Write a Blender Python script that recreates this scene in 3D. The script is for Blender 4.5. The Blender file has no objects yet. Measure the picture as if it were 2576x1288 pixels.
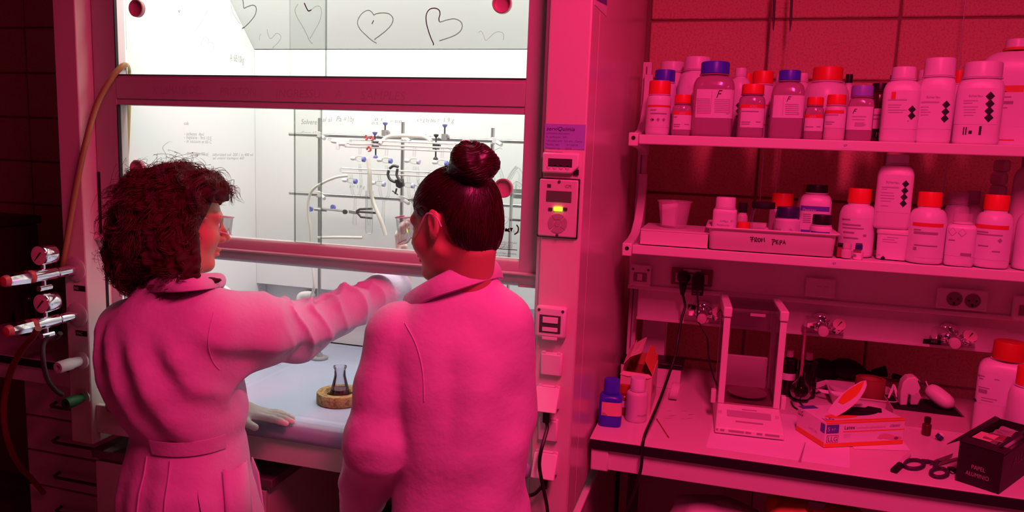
import bpy, bmesh, math, random
import numpy as np
from mathutils import Vector, Matrix
random.seed(7); np.random.seed(7)
C = bpy.context.scene.collection
SC = bpy.context.scene
PI = math.pi

# ---------------------------------------------------------------- camera
YAW, PITCH, ROLL, FPX = math.radians(15.714), math.radians(7.920), math.radians(-2.149), 1886.84
CAMZ = 1.68
def cam_axes():
    cy, sy, cp, sp = math.cos(YAW), math.sin(YAW), math.cos(PITCH), math.sin(PITCH)
    f = np.array([-sy*cp, cy*cp, -sp]); r0 = np.array([cy, sy, 0.0]); d0 = np.cross(f, r0)
    c, s = math.cos(ROLL), math.sin(ROLL)
    return c*r0 + s*d0, -s*r0 + c*d0, f
RR, DD, FF = cam_axes()
cam = bpy.data.cameras.new('camera'); camo = bpy.data.objects.new('camera', cam); C.objects.link(camo)
cam.sensor_width = 36.0; cam.lens = FPX/2576*36; cam.clip_start = 0.02
mw = Matrix.Identity(4)
for i in range(3):
    mw[i][0] = RR[i]; mw[i][1] = -DD[i]; mw[i][2] = -FF[i]
mw[2][3] = CAMZ
camo.matrix_world = mw
SC.camera = camo

# ---------------------------------------------------------------- world, lights, exposure
W = bpy.data.worlds.new('world'); SC.world = W; W.use_nodes = True
W.node_tree.nodes['Background'].inputs[0].default_value = (1.0, 0.03, 0.12, 1)
W.node_tree.nodes['Background'].inputs[1].default_value = 0.012
def area(name, loc, rot, sx, sy, power, col, spread=None):
    l = bpy.data.lights.new(name, 'AREA'); l.shape = 'RECTANGLE'; l.size = sx; l.size_y = sy
    l.energy = power; l.color = col
    if spread: l.spread = spread
    o = bpy.data.objects.new(name, l); o.location = loc; o.rotation_euler = rot; C.objects.link(o)
    return o
RED = (1.0, 0.034, 0.195)
area('red_room_lamp', (0.26, 0.52, 2.86), (0, 0, 0), 0.16, 1.0, 62, RED)
area('red_side_fill', (1.75, 0.55, 2.86), (0, 0, 0), 0.16, 1.0, 14, RED)  # unseen fill light added to brighten the hood's right side panel
area('hood_lamp', (-1.07, 1.93, 2.46), (math.radians(8), 0, 0), 1.15, 0.14, 15, (0.97, 1.0, 0.955))
SC.view_settings.view_transform = 'Standard'
try: SC.view_settings.look = 'None'
except Exception: pass
SC.view_settings.exposure = 0.0; SC.view_settings.gamma = 1.0
SC.view_settings.use_curve_mapping = False
SC.cycles.transparent_max_bounces = 64

# ---------------------------------------------------------------- helpers
def at(px, py, val, ax=1):
    v = ((px-1288)*RR + (py-644)*DD)/FPX + FF
    o = np.array([0, 0, CAMZ]); t = (val-o[ax])/v[ax]
    return Vector(o + v*t)
MATS = {}
def mat(name, col, rough=0.5, metal=0.0, spec=0.5, bump=None, var=None, trans=0.0, ior=1.45, emit=None, sheen=0.0, alpha=1.0, sub=0.0, coat=0.0):
    """bump=(scale,strength[,stretch]); var=(scale,col2,lo,hi) noise colour variation"""
    m = bpy.data.materials.new(name); m.use_nodes = True; MATS[name] = m
    nt = m.node_tree; b = nt.nodes['Principled BSDF']
    b.inputs['Base Color'].default_value = (*col, 1); b.inputs['Roughness'].default_value = rough
    b.inputs['Metallic'].default_value = metal; b.inputs['Specular IOR Level'].default_value = spec
    b.inputs['Transmission Weight'].default_value = trans; b.inputs['IOR'].default_value = ior
    b.inputs['Alpha'].default_value = alpha; b.inputs['Sheen Weight'].default_value = sheen
    b.inputs['Subsurface Weight'].default_value = sub; b.inputs['Coat Weight'].default_value = coat
    if sub: b.inputs['Subsurface Radius'].default_value = (0.012, 0.004, 0.002)
    if emit:
        b.inputs['Emission Color'].default_value = (*emit[0], 1); b.inputs['Emission Strength'].default_value = emit[1]
    def coords(stretch=(1, 1, 1)):
        tc = nt.nodes.new('ShaderNodeTexCoord'); mp = nt.nodes.new('ShaderNodeMapping')
        mp.inputs['Scale'].default_value = stretch
        nt.links.new(tc.outputs['Object'], mp.inputs['Vector']); return mp.outputs['Vector']
    if var:
        n = nt.nodes.new('ShaderNodeTexNoise'); n.inputs['Scale'].default_value = var[0]; n.inputs['Detail'].default_value = 5
        nt.links.new(coords(var[4] if len(var) > 4 else (1, 1, 1)), n.inputs['Vector'])
        r = nt.nodes.new('ShaderNodeMapRange'); r.inputs[1].default_value = var[2]; r.inputs[2].default_value = var[3]
        nt.links.new(n.outputs['Fac'], r.inputs[0])
        x = nt.nodes.new('ShaderNodeMix'); x.data_type = 'RGBA'
        x.inputs[6].default_value = (*col, 1); x.inputs[7].default_value = (*var[1], 1)
        nt.links.new(r.outputs[0], x.inputs[0]); nt.links.new(x.outputs[2], b.inputs['Base Color'])
    if bump:
        n = nt.nodes.new('ShaderNodeTexNoise'); n.inputs['Scale'].default_value = bump[0]; n.inputs['Detail'].default_value = 6
        nt.links.new(coords(bump[2] if len(bump) > 2 else (1, 1, 1)), n.inputs['Vector'])
        bp = nt.nodes.new('ShaderNodeBump'); bp.inputs['Strength'].default_value = bump[1]; bp.inputs['Distance'].default_value = 0.01
        nt.links.new(n.outputs['Fac'], bp.inputs['Height']); nt.links.new(bp.outputs['Normal'], b.inputs['Normal'])
    return m
def glass_mat(name, face=(0.97, 0.98, 0.97), edge=(0.55, 0.58, 0.58), gloss=1.0, power=2.0, rough=0.02):
    """clear thin-walled glass: light passes straight on, rims darken, Fresnel gloss on top"""
    m = bpy.data.materials.new(name); m.use_nodes = True; MATS[name] = m
    nt = m.node_tree; nt.nodes.clear()
    out = nt.nodes.new('ShaderNodeOutputMaterial'); mix = nt.nodes.new('ShaderNodeMixShader')
    tr = nt.nodes.new('ShaderNodeBsdfTransparent'); gl = nt.nodes.new('ShaderNodeBsdfGlossy'); gl.inputs['Roughness'].default_value = rough
    lw = nt.nodes.new('ShaderNodeLayerWeight'); lw.inputs['Blend'].default_value = 0.5
    pw = nt.nodes.new('ShaderNodeMath'); pw.operation = 'POWER'; pw.inputs[1].default_value = power
    nt.links.new(lw.outputs['Facing'], pw.inputs[0])
    cm = nt.nodes.new('ShaderNodeMix'); cm.data_type = 'RGBA'
    cm.inputs[6].default_value = (*face, 1); cm.inputs[7].default_value = (*edge, 1)
    nt.links.new(pw.outputs[0], cm.inputs[0]); nt.links.new(cm.outputs[2], tr.inputs['Color'])
    fr = nt.nodes.new('ShaderNodeFresnel'); fr.inputs['IOR'].default_value = 1.45
    ml = nt.nodes.new('ShaderNodeMath'); ml.operation = 'MULTIPLY'; ml.inputs[1].default_value = gloss
    nt.links.new(fr.outputs[0], ml.inputs[0]); nt.links.new(ml.outputs[0], mix.inputs[0])
    nt.links.new(tr.outputs[0], mix.inputs[1]); nt.links.new(gl.outputs[0], mix.inputs[2])
    nt.links.new(mix.outputs[0], out.inputs['Surface'])
    return m

ORG = {}
def thing(name, label, cat, loc=(0, 0, 0), rz=0.0, group=None, kind=None, rot=None):
    o = bpy.data.objects.new(name, None); C.objects.link(o); o.empty_display_size = 0.05
    o.location = loc; o.rotation_euler = rot if rot else (0, 0, rz); o['label'] = label; o['category'] = cat
    if group: o['group'] = group
    if kind: o['kind'] = kind
    ORG[o.name] = Vector(loc)
    return o
def tag(o, label, cat, group=None):
    o['label'] = label; o['category'] = cat
    if group: o['group'] = group
    return o
class MB:
    def __init__(s): s.v = []; s.f = []
    def add(s, vs, fs):
        k = len(s.v); s.v += [tuple(p) for p in vs]; s.f += [tuple(i+k for i in q) for q in fs]; return s
    def box(s, x0, x1, y0, y1, z0, z1):
        return s.add([(x0,y0,z0),(x1,y0,z0),(x1,y1,z0),(x0,y1,z0),(x0,y0,z1),(x1,y0,z1),(x1,y1,z1),(x0,y1,z1)],
                     [(0,3,2,1),(4,5,6,7),(0,1,5,4),(1,2,6,5),(2,3,7,6),(3,0,4,7)])
    def obox(s, c, ax, ay, az):
        c, ax, ay, az = Vector(c), Vector(ax), Vector(ay), Vector(az)
        P = [c+i*ax+j*ay+k*az for k in (-1, 1) for j, i in ((-1,-1),(-1,1),(1,1),(1,-1))]
        return s.add(P, [(0,3,2,1),(4,5,6,7),(0,1,5,4),(1,2,6,5),(2,3,7,6),(3,0,4,7)])
    def loft(s, rings, cap0=True, cap1=True):
        n = len(rings[0]); vs = [p for r in rings for p in r]; fs = []
        for i in range(len(rings)-1):
            for j in range(n):
                a = i*n+j; b = i*n+(j+1) % n; fs.append((a, b, b+n, a+n))
        if cap0: fs.append(tuple(range(n-1, -1, -1)))
        if cap1: fs.append(tuple((len(rings)-1)*n+j for j in range(n)))
        return s.add(vs, fs)
    def tube(s, pts, r, n=8, caps=True):
        pts = [Vector(p) for p in pts]; rs = r if isinstance(r, (list, tuple)) else [r]*len(pts)
        t0 = (pts[1]-pts[0]).normalized(); u = t0.orthogonal().normalized(); rings = []
        for i, p in enumerate(pts):
            t = (pts[min(i+1, len(pts)-1)]-pts[max(i-1, 0)])
            t = t.normalized() if t.length > 1e-9 else t0
            u = (u-t*u.dot(t)).normalized(); w = t.cross(u)
            rings.append([p+rs[i]*(math.cos(2*PI*k/n)*u+math.sin(2*PI*k/n)*w) for k in range(n)])
        return s.loft(rings, caps, caps)
    def lathe(s, prof, n=32, M=None, ridge=None, caps=True):
        rings = []
        for i, (r, z) in enumerate(prof):
            ring = []
            for k in range(n):
                a = 2*PI*k/n; rr = r
                if ridge and ridge[0] <= i <= ridge[1]: rr = r*(1-ridge[2]*(k % 2))
                p = Vector((rr*math.cos(a), rr*math.sin(a), z))
                ring.append(M @ p if M else p)
            rings.append(ring)
        return s.loft(rings, caps, caps)
    def prism(s, pts, d):
        """closed planar polygon pts (3D), extruded by vector d"""
        n = len(pts); d = Vector(d); P = [Vector(p) for p in pts]
        return s.add(P+[p+d for p in P], [tuple(range(n-1, -1, -1)), tuple(range(n, 2*n))]+[(i, (i+1) % n, (i+1) % n+n, i+n) for i in range(n)])
    def build(s, name, material, parent=None, label=None, bevel=0, seg=2, smooth=True, ang=38, world=True, kind=None, two=False):
        me = bpy.data.meshes.new(name)
        off = Vector((0, 0, 0))
        if parent is not None and world: off = origin(parent)
        me.from_pydata([tuple(Vector(p)-off) for p in s.v], [], s.f)
        bm = bmesh.new(); bm.from_mesh(me); bmesh.ops.recalc_face_normals(bm, faces=bm.faces[:]) ; bm.to_mesh(me); bm.free()
        o = bpy.data.objects.new(name, me); C.objects.link(o)
        if material: me.materials.append(material)
        if parent is not None: o.parent = parent
        if smooth:
            me.shade_smooth(); me.set_sharp_from_angle(angle=math.radians(ang))
        if bevel:
            bv = o.modifiers.new('bevel', 'BEVEL'); bv.width = bevel; bv.segments = seg; bv.limit_method = 'ANGLE'; bv.angle_limit = math.radians(40)
            bv.harden_normals = False
        if label: o['label'] = label
        if kind: o['kind'] = kind
        ORG[o.name] = off if parent is not None else Vector((0, 0, 0))
        return o
def origin(o):
    while o.parent: o = o.parent
    return ORG.get(o.name, Vector((0, 0, 0)))
def B(name, m, parent, *boxes, bevel=0, label=None, kind=None):
    mb = MB()
    for b in boxes: mb.box(*b)
    return mb.build(name, m, parent, bevel=bevel, label=label, kind=kind)
def frame_mat(o, x, y, z):
    M = Matrix.Identity(4)
    for i in range(3): M[i][0] = x[i]; M[i][1] = y[i]; M[i][2] = z[i]; M[i][3] = o[i]
    return M
def axis_mat(o, z):
    z = Vector(z).normalized(); x = z.orthogonal().normalized(); y = z.cross(x); return frame_mat(o, x, y, z)
def bez(pts, n=8):
    """Catmull-Rom through pts"""
    P = [Vector(p) for p in pts]; out = []
    for i in range(len(P)-1):
        p0 = P[max(i-1, 0)]; p1 = P[i]; p2 = P[i+1]; p3 = P[min(i+2, len(P)-1)]
        for k in range(n):
            t = k/n
            out.append(0.5*((2*p1)+(-p0+p2)*t+(2*p0-5*p1+4*p2-p3)*t*t+(-p0+3*p1-3*p2+p3)*t**3))
    out.append(P[-1]); return out
_TX = {}
def glyphs(body, shear=0.0):
    """flat letter mesh, height of capitals about 0.7, origin bottom left; returns verts, faces, width"""
    if (body, shear) in _TX: return _TX[(body, shear)]
    cu = bpy.data.curves.new('t', 'FONT'); cu.body = body; cu.size = 1.0; cu.resolution_u = 3; cu.shear = shear
    ob = bpy.data.objects.new('t', cu); C.objects.link(ob)
    bpy.context.view_layer.update()
    me = bpy.data.meshes.new_from_object(ob.evaluated_get(bpy.context.evaluated_depsgraph_get()))
    v = [tuple(p.co) for p in me.vertices]; f = [tuple(p.vertices) for p in me.polygons]
    bpy.data.objects.remove(ob); bpy.data.curves.remove(cu); bpy.data.meshes.remove(me)
    w = max((p[0] for p in v), default=0.1)
    _TX[(body, shear)] = (v, f, w); return _TX[(body, shear)]
def text(mb, body, o, x, y, h, width=None, shear=0.0, lift=None):
    """write body into mb: o origin, x/y unit directions, h capital height, width overrides natural width"""
    v, f, w = glyphs(body, shear); k = h/0.7; kx = width/w if width else k
    o, x, y = Vector(o), Vector(x), Vector(y)
    return mb.add([o+x*(p[0]*kx)+y*(p[1]*k) for p in v], f)
def ribbon(mb, pts, w, nrm):
    """flat pen stroke lying in the plane with normal nrm"""
    P = [Vector(p) for p in pts]; n = Vector(nrm); vs = []
    for i, p in enumerate(P):
        t = (P[min(i+1, len(P)-1)]-P[max(i-1, 0)]).normalized(); s = n.cross(t).normalized()*(w/2)
        vs += [p-s, p+s]
    return mb.add(vs, [(2*i, 2*i+1, 2*i+3, 2*i+2) for i in range(len(P)-1)])

# ---------------------------------------------------------------- materials
hoodw   = mat('hood_enamel', (0.72, 0.66, 0.58), 0.24, bump=(300, 0.03))
framem  = mat('sash_enamel', (0.50, 0.43, 0.42), 0.40, bump=(300, 0.03))
inner   = mat('hood_liner', (0.80, 0.81, 0.80), 0.45)
trayc   = mat('worktop_ceramic', (0.40, 0.445, 0.57), 0.22)
alum    = mat('brushed_aluminium', (0.70, 0.68, 0.68), 0.35, metal=0.8)
steel   = mat('steel_rod', (0.50, 0.50, 0.49), 0.32, metal=0.9)
chrome  = mat('chrome', (0.86, 0.86, 0.87), 0.10, metal=1.0)
darkm   = mat('cast_dark_metal', (0.10, 0.10, 0.10), 0.5, metal=0.5)
greym   = mat('cast_grey_metal', (0.42, 0.42, 0.41), 0.45, metal=0.5)
black   = mat('black_plastic', (0.012, 0.012, 0.013), 0.4)
blackm  = mat('matt_black', (0.010, 0.010, 0.010), 0.75)
white   = mat('white_plastic', (0.80, 0.78, 0.74), 0.42)
whitec  = mat('white_polythene', (0.84, 0.82, 0.86), 0.36, sub=0.08)
whited  = mat('offwhite_polythene', (0.72, 0.66, 0.66), 0.42)
benchw  = mat('bench_laminate', (0.78, 0.74, 0.68), 0.34, bump=(400, 0.02))
paper   = mat('paper', (0.88, 0.87, 0.90), 0.8)
labelw  = mat('label_paper', (0.78, 0.78, 0.82), 0.6)
redcap  = mat('red_cap', (0.82, 0.05, 0.035), 0.4)
redband = mat('red_print', (0.75, 0.05, 0.04), 0.55)
bluecap = mat('blue_cap', (0.055, 0.05, 0.80), 0.38)
bluepr  = mat('blue_print', (0.12, 0.12, 0.62), 0.55)
inkm    = mat('black_ink', (0.02, 0.02, 0.022), 0.7)
inkg    = mat('grey_print', (0.36, 0.33, 0.36), 0.8)
inkfaint= mat('faded_marker', (0.25, 0.25, 0.25), 0.9, alpha=.5)
ambg    = mat('brown_glassware', (0.42, 0.27, 0.34), 0.14, coat=0.4)
clearg  = glass_mat('clear_glass')
paneg   = glass_mat('sash_pane_glass', face=(0.955, 0.965, 0.955), edge=(0.9, 0.92, 0.91), gloss=0.55)
tubeg   = glass_mat('glass_tube', face=(0.97, 0.975, 0.97), edge=(0.74, 0.76, 0.76), gloss=.45, power=3.0)
bluetap = mat('blue_tap_plastic', (0.20, 0.22, 0.62), 0.4)
rubbery = mat('yellow_rubber_hose', (0.36, 0.25, 0.09), 0.5)
rubberw = mat('cream_tubing', (0.86, 0.85, 0.76), 0.35, alpha=.8)
blockm  = mat('concrete_block', (0.74, 0.52, 0.33), 0.9, bump=(110, 0.35), var=(150, (0.58, 0.38, 0.24), 0.48, 0.66))
mortarm = mat('mortar_joint', (0.30, 0.20, 0.14), 0.95)
cork    = mat('cork', (0.44, 0.25, 0.10), 0.85, bump=(160, 0.6), var=(90, (0.22, 0.11, 0.04), 0.45, 0.65))
floorm  = mat('floor_vinyl', (0.30, 0.26, 0.24), 0.5, var=(6, (0.24, 0.21, 0.19), 0.4, 0.6))
cabm    = mat('cabinet_laminate', (0.62, 0.55, 0.50), 0.45)
cabtop  = mat('cabinet_dark_top', (0.16, 0.12, 0.12), 0.35)
# ================================================================ SETTING
def structure(o): o['kind'] = 'structure'; return o
structure(B('floor', floorm, None, (-4.4, 2.6, -3.2, 2.9, -0.06, 0.0)))
structure(B('ceiling', mat('ceiling_paint', (0.35, 0.33, 0.3), 0.9), None, (-4.4, 2.6, -3.2, 2.9, 2.95, 3.02)))
plaster = mat('plaster', (0.3, 0.27, 0.24), 0.9, bump=(40, 0.1))
structure(B('wall_left', plaster, None, (-4.46, -4.4, -3.2, 2.9, 0, 2.95)))
structure(B('wall_right', plaster, None, (2.6, 2.66, -3.2, 2.9, 0, 2.95)))
structure(B('wall_front', plaster, None, (-4.4, 2.6, -3.26, -3.2, 0, 2.95)))
wall = structure(B('wall_back', mortarm, None, (-4.4, 2.6, 2.757, 2.9, 0, 2.95)))
def block_mesh():
    mb = MB(); mb.box(-0.196, 0.196, -0.0, 0.02, -0.096, 0.096)
    o = mb.build('block', blockm, wall, world=False, bevel=0.004, seg=1); return o
proto = block_mesh(); first = True
for k in range(11):
    z = 2.053+0.2*(3-k)
    if z < 0.85 or z > 2.9: continue
    for i in list(range(-9, -4))+list(range(-1, 4)):
        x = 0.098+0.4*i+0.2
        if first: o = proto; first = False
        else: o = proto.copy(); C.objects.link(o)
        o.location = (x, 2.7485+random.uniform(-.0012, .0012), z)

# ================================================================ FUME HOOD
HX0, HX1, HY = -1.814, -0.314, 1.697
hood = thing('fume_hood', 'large white fume hood with a glazed double sash and brightly lit interior', 'fume hood', (-1.064, 1.7, 0))
B('left_post', hoodw, hood, (HX0, -1.736, HY, 1.80, 0.78, 2.62), bevel=0.004)
B('right_post', hoodw, hood, (-0.411, HX1, HY, 1.80, 0.78, 2.62), bevel=0.004)
B('edge_trim', alum, hood, (-0.4185, -0.4115, HY+0.004, 1.80, 0.78, 2.5), label='thin metal edge strip')
B('side_panel', hoodw, hood, (HX0, -1.796, 1.801, 2.70, 0.79, 2.62))
B('side_panel', hoodw, hood, (-0.332, HX1, 1.801, 2.745, 0.79, 2.62))
B('lintel', hoodw, hood, (-1.735, -0.4195, 1.705, 1.80, 2.22, 2.62))
B('roof_panel', hoodw, hood, (-1.795, -0.333, 1.801, 2.70, 2.56, 2.62))
ll = B('liner_side', inner, hood, (-1.715, -1.70, 1.79, 2.53, 0.925, 2.55))
B('liner_side', inner, hood, (-0.40, -0.385, 1.79, 2.53, 0.925, 2.55))
B('liner_jamb', inner, hood, (-1.7355, -1.715, 1.79, 1.80, 0.93, 2.2))
B('track_groove', blackm, hood, (-1.7362, -1.7352, 1.765, 1.776, 0.955, 1.352))
baf = B('back_baffle', inner, hood, (-1.699, -0.401, 2.452, 2.475, 1.147, 2.014))
mb = MB(); mb.prism([(-1.699, 2.452, 2.017), (-1.699, 2.10, 2.394), (-1.699, 2.115, 2.405), (-1.699, 2.467, 2.028)], (1.298, 0, 0))
mb.build('slanted_baffle', inner, hood)
B('liner_back', inner, hood, (-1.699, -0.401, 2.515, 2.53, 0.93, 2.5))
# worktop tray with raised lip and rounded front
def rrect(x0, x1, y0, y1, r, z, n=5):
    out = []
    for cx, cy, a0 in ((x1-r, y1-r, 0), (x0+r, y1-r, 90), (x0+r, y0+r, 180), (x1-r, y0+r, 270)):
        for k in range(n+1):
            a = math.radians(a0+90*k/n); out.append((cx+r*math.cos(a), cy+r*math.sin(a), z))
    return out
mb = MB()
def trayring(i, z): return rrect(-1.698+i*0.4, -0.402-i*0.4, 1.690+i, 2.512-i, 0.03, z)
mb.loft([trayring(.012, .884), trayring(.004, .890), trayring(0, .902), trayring(.002, .918), trayring(.010, .929), trayring(.022, .933), trayring(.034, .933), trayring(.044, .929), trayring(.052, .9275)])
tray = mb.build('worktop', trayc, hood, ang=70, label='pale blue-grey ceramic worktop with raised lip')
mb = MB(); mb.loft([rrect(-1.40, -0.45, 1.76, 2.495, .03, .9276), rrect(-1.395, -0.455, 1.765, 2.49, .03, .9292), rrect(-1.385, -0.465, 1.775, 2.48, .03, .9292), rrect(-1.38, -0.47, 1.78, 2.475, .03, .9282)])
mb.build('worktop_ridge', trayc, tray)
B('front_apron', hoodw, hood, (-1.735, -0.42, 1.712, 1.728, 0.813, 0.898), bevel=0.002)
B('worktop_support', cabm, hood, (-1.70, -0.42, 1.729, 2.52, 0.845, 0.883))
# ---- sash
sash = B('sash', framem, hood, (-1.733, -1.656, 1.748, 1.786, 1.352, 2.22), (-0.474, -0.4195, 1.748, 1.786, 1.352, 2.22), (-1.656, -0.474, 1.75, 1.786, 1.769, 1.851), bevel=0.0015)
B('rail_bead', framem, sash, (-1.656, -0.474, 1.7465, 1.7495, 1.786, 1.8415), bevel=0.001)
mb = MB()
prof = [(1.786, 1.352), (1.765, 1.352), (1.752, 1.356), (1.743, 1.364), (1.739, 1.374), (1.737, 1.383), (1.730, 1.385), (1.730, 1.388), (1.748, 1.390), (1.749, 1.412), (1.755, 1.418), (1.786, 1.418)]
mb.prism([(-1.733, y, z) for y, z in prof], (1.3125, 0, 0))
mb.build('sash_handle', framem, sash, ang=50)
for nm, x0, x1, y, z0, z1 in (('u', -1.628, -1.010, 1.760, 1.851, 2.22), ('u', -1.119, -0.474, 1.770, 1.851, 2.22), ('l', -1.656, -1.023, 1.760, 1.418, 1.769), ('l', -1.106, -0.474, 1.770, 1.418, 1.769)):
    B('pane', paneg, sash, (x0, x1, y-.002, y+.002, z0, z1))
edgem = glass_mat('pane_edge_grey', face=(.66, .69, .67), edge=(.6, .62, .6), gloss=.3); edgew = glass_mat('pane_edge_white', face=(1, 1, 1), edge=(1, 1, 1), gloss=.3)
for x, y, z0, z1, c in ((-1.0085, 1.760, 1.851, 2.22, edgem), (-1.0125, 1.760, 1.851, 2.22, edgew), (-1.1195, 1.770, 1.851, 2.22, edgew), (-1.0215, 1.760, 1.418, 1.769, edgem), (-1.0255, 1.760, 1.418, 1.769, edgew), (-1.1065, 1.770, 1.418, 1.769, edgem)):
    B('pane_edge', c, sash, (x-.001, x+.001, y-.0025, y+.0025, z0, z1))
B('pane_gasket', blackm, sash, (-1.6565, -1.6535, 1.7475, 1.757, 1.851, 2.22), (-1.6565, -1.6535, 1.7475, 1.757, 1.418, 1.769), (-1.654, -0.474, 1.7475, 1.757, 1.8505, 1.8525))
mb = MB()
for x0, z0, z1 in ((-1.7275, 1.405, 1.575),):
    mb.prism([(x0+0.005*math.cos(a)*1.0, 1.7472, (z1 if math.sin(a) >= 0 else z0)+0.005*math.sin(a)) for a in [2*PI*k/16 for k in range(16)]], (0, 0.0012, 0))
mb.build('finger_slot', blackm, sash)
for px, py in ((348, 22), (350, 424), (1265, 10), (1268, 473)):
    p = at(px, py, 1.7575); mb = MB()
    mb.lathe([(0.0, 0.002), (0.0165, 0.002), (0.0185, 0.0035), (0.0195, 0.010), (0.0215, 0.0115), (0.0235, 0.010), (0.0235, 0.0), (0.0, 0.0)], 36, axis_mat(p, (0, -1, 0)), caps=False)
    mb.build('finger_grip', mat('grip_red', (0.55, 0.34, 0.33), 0.4) if 'grip_red' not in MATS else MATS['grip_red'], sash, label='round recessed finger pull on the glass')
# ---- marker writing on the glass: hearts
def glass_stroke(mbx, pts, w, Y=1.7568, n=5):
    P = [at(x, y, Y) for x, y in pts]; P = bez(P, n) if len(P) > 2 else P
    ribbon(mbx, P, w, (0, -1, 0))
class Pens:
    def __init__(s): s.n = 0
PARTS = []
def newpart(): 
    d = {'k': MB(), 'm': MB(), 'f': MB()}; PARTS.append(d); return d
def z1(l): return [(380+x/5.367, y/5.367) for x, y in l]
def z2(l): return [(860+x/5.367, y/5.367) for x, y in l]
d_ = newpart()
glass_stroke(d_['m'], z1([(1215, -60), (1240, 10), (1248, 70), (1255, 110), (1300, 92), (1370, 70), (1412, 90), (1420, 140), (1400, 210), (1340, 290), (1270, 360), (1235, 385)]), .0026)
glass_stroke(d_['f'], z1([(1080, 70), (1100, 160), (1150, 250), (1210, 330)]), .0016)
d_ = newpart()
glass_stroke(d_['m'], z1([(1228, 392), (1245, 370), (1260, 382)]), .0022)
d_ = newpart()
glass_stroke(d_['f'], z1([(1485, 455), (1462, 500), (1465, 540)]), .0016)
glass_stroke(d_['f'], z1([(1565, 395), (1585, 480), (1612, 522), (1645, 500), (1690, 452), (1740, 470), (1750, 520), (1710, 580), (1640, 645)]), .0018)
d_ = newpart()
glass_stroke(d_['k'], z1([(2068, 40), (2095, 100), (2125, 148), (2165, 132)]), .0030)
glass_stroke(d_['f'], z1([(2165, 132), (2230, 85), (2285, 95), (2300, 180), (2270, 300), (2200, 430), (2145, 520)]), .0020)
glass_stroke(d_['f'], z1([(1985, 55), (1950, 110), (1945, 160), (1980, 250), (2040, 350), (2090, 440), (2130, 530), (2165, 582), (2182, 575)]), .0022)
d_ = newpart()
glass_stroke(d_['f'], z1([(765, 135), (700, 260), (640, 360), (600, 420)]), .0018)
d_ = newpart()
glass_stroke(d_['m'], z1([(368, 135), (380, 168), (392, 132)]), .0018)
d_ = newpart()
glass_stroke(d_['f'], z1([(135, 10), (118, 60), (112, 110)]), .0013); glass_stroke(d_['f'], z1([(322, -10), (345, 28)]), .0014)
d_ = newpart()
glass_stroke(d_['f'], z1([(680, 610), (685, 560), (730, 502), (772, 520), (775, 575), (800, 570), (850, 600), (845, 660)]), .0013)
d_ = newpart()
glass_stroke(d_['m'], z2([(430, 205), (400, 160), (350, 140), (280, 175), (225, 250), (212, 320), (250, 400), (340, 490), (410, 550), (470, 585)]), .0022)
glass_stroke(d_['m'], z2([(430, 208), (470, 185), (560, 175), (640, 190), (690, 250), (670, 330), (600, 410), (500, 490), (448, 528), (446, 542)]), .0025)
glass_stroke(d_['k'], z2([(430, 275), (405, 325)]), .0022)
d_ = newpart()
glass_stroke(d_['k'], z2([(1315, 290), (1310, 250), (1325, 190), (1310, 135), (1250, 110), (1180, 130), (1140, 200), (1140, 300), (1170, 420), (1205, 520), (1237, 590), (1230, 610)]), .0026)
glass_stroke(d_['m'], z2([(1312, 280), (1330, 297), (1420, 270), (1520, 255), (1600, 290), (1625, 350), (1600, 420), (1520, 480), (1400, 525), (1315, 552)]), .0024)
d_ = newpart()
glass_stroke(d_['f'], z2([(1845, 440), (1880, 420), (1910, 470), (1940, 545), (1990, 510), (2060, 445), (2120, 430), (2175, 450), (2185, 500), (2175, 540)]), .0016)
MKD = mat('marker_dark', (0.05, 0.055, 0.05), 0.8); MKM = mat('marker_mid', (0.05, 0.055, 0.05), 0.9, alpha=.75)
MKF = mat('marker_faint', (0.04, 0.045, 0.042), 0.9, alpha=.38)
for d_ in PARTS:
    big = None
    for k_, m_ in (('k', MKD), ('m', MKM), ('f', MKF)):
        if d_[k_].v: d_[k_].build('marker_drawing', m_, sash, smooth=False, kind='stuff', label='hand drawn marker stroke on the upper glass')
# notice and marker word on lower right pane
mb = MB(); Yg = 1.7675
mb2 = MB()
def gl(px, py): return at(px, py, Yg)
sx = 1/4.29
a, b = gl(1213, 640), gl(1309, 645)
for i, (txt, x0, x1, y) in enumerate((('TODAS LAS GUILLOTINAS', 1222, 1300, 608.5), ('ABIERTAS Y VERTICALES', 1222, 1290, 614.5), ('SIMULTANEAMENTE', 1238, 1289, 621.5), ('CON LA GUILLOTINA CERRADA,', 1219, 1300, 635.5), ('SIEMPRE QUE SEA POSIBLE', 1219, 1284, 642))):
    o = gl(x0, y); e = gl(x1, y+1.6)
    text(mb, txt, o, (1, 0, 0), (0, 0, 1), 0.0042, width=(e-o).length)
mb.build('notice_text', mat('notice_print', (0.12, 0.12, 0.12), 0.8), sash, smooth=False)
p = gl(1215, 624); q = gl(1301, 629)
B('notice_rule', inkm, sash, (p.x, q.x, Yg-.0006, Yg, q.z-.001, q.z+.0008))
def mkline(mbx, l, w): glass_stroke(mbx, [(1180+x/4.29, 380+y/4.29) for x, y in l], w, Y=1.7570, n=4)
mb = MB()
mkline(mb, [(318, 840), (345, 830), (352, 870), (330, 880)], .006); mkline(mb, [(360, 860), (372, 845), (380, 850)], .005)
mkline(mb, [(392, 868), (400, 838), (412, 868)], .004); mkline(mb, [(394, 856), (412, 856)], .003)
mkline(mb, [(436, 838), (420, 848), (424, 866), (438, 862)], .004); mkline(mb, [(442, 838), (472, 836)], .004); mkline(mb, [(457, 838), (455, 866)], .004)
mkline(mb, [(482, 862), (486, 862)], .004); mkline(mb, [(512, 796), (532, 830), (524, 875), (488, 900)], .0035)
mb.build('marker_word', inkm, sash, smooth=False)
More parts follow.
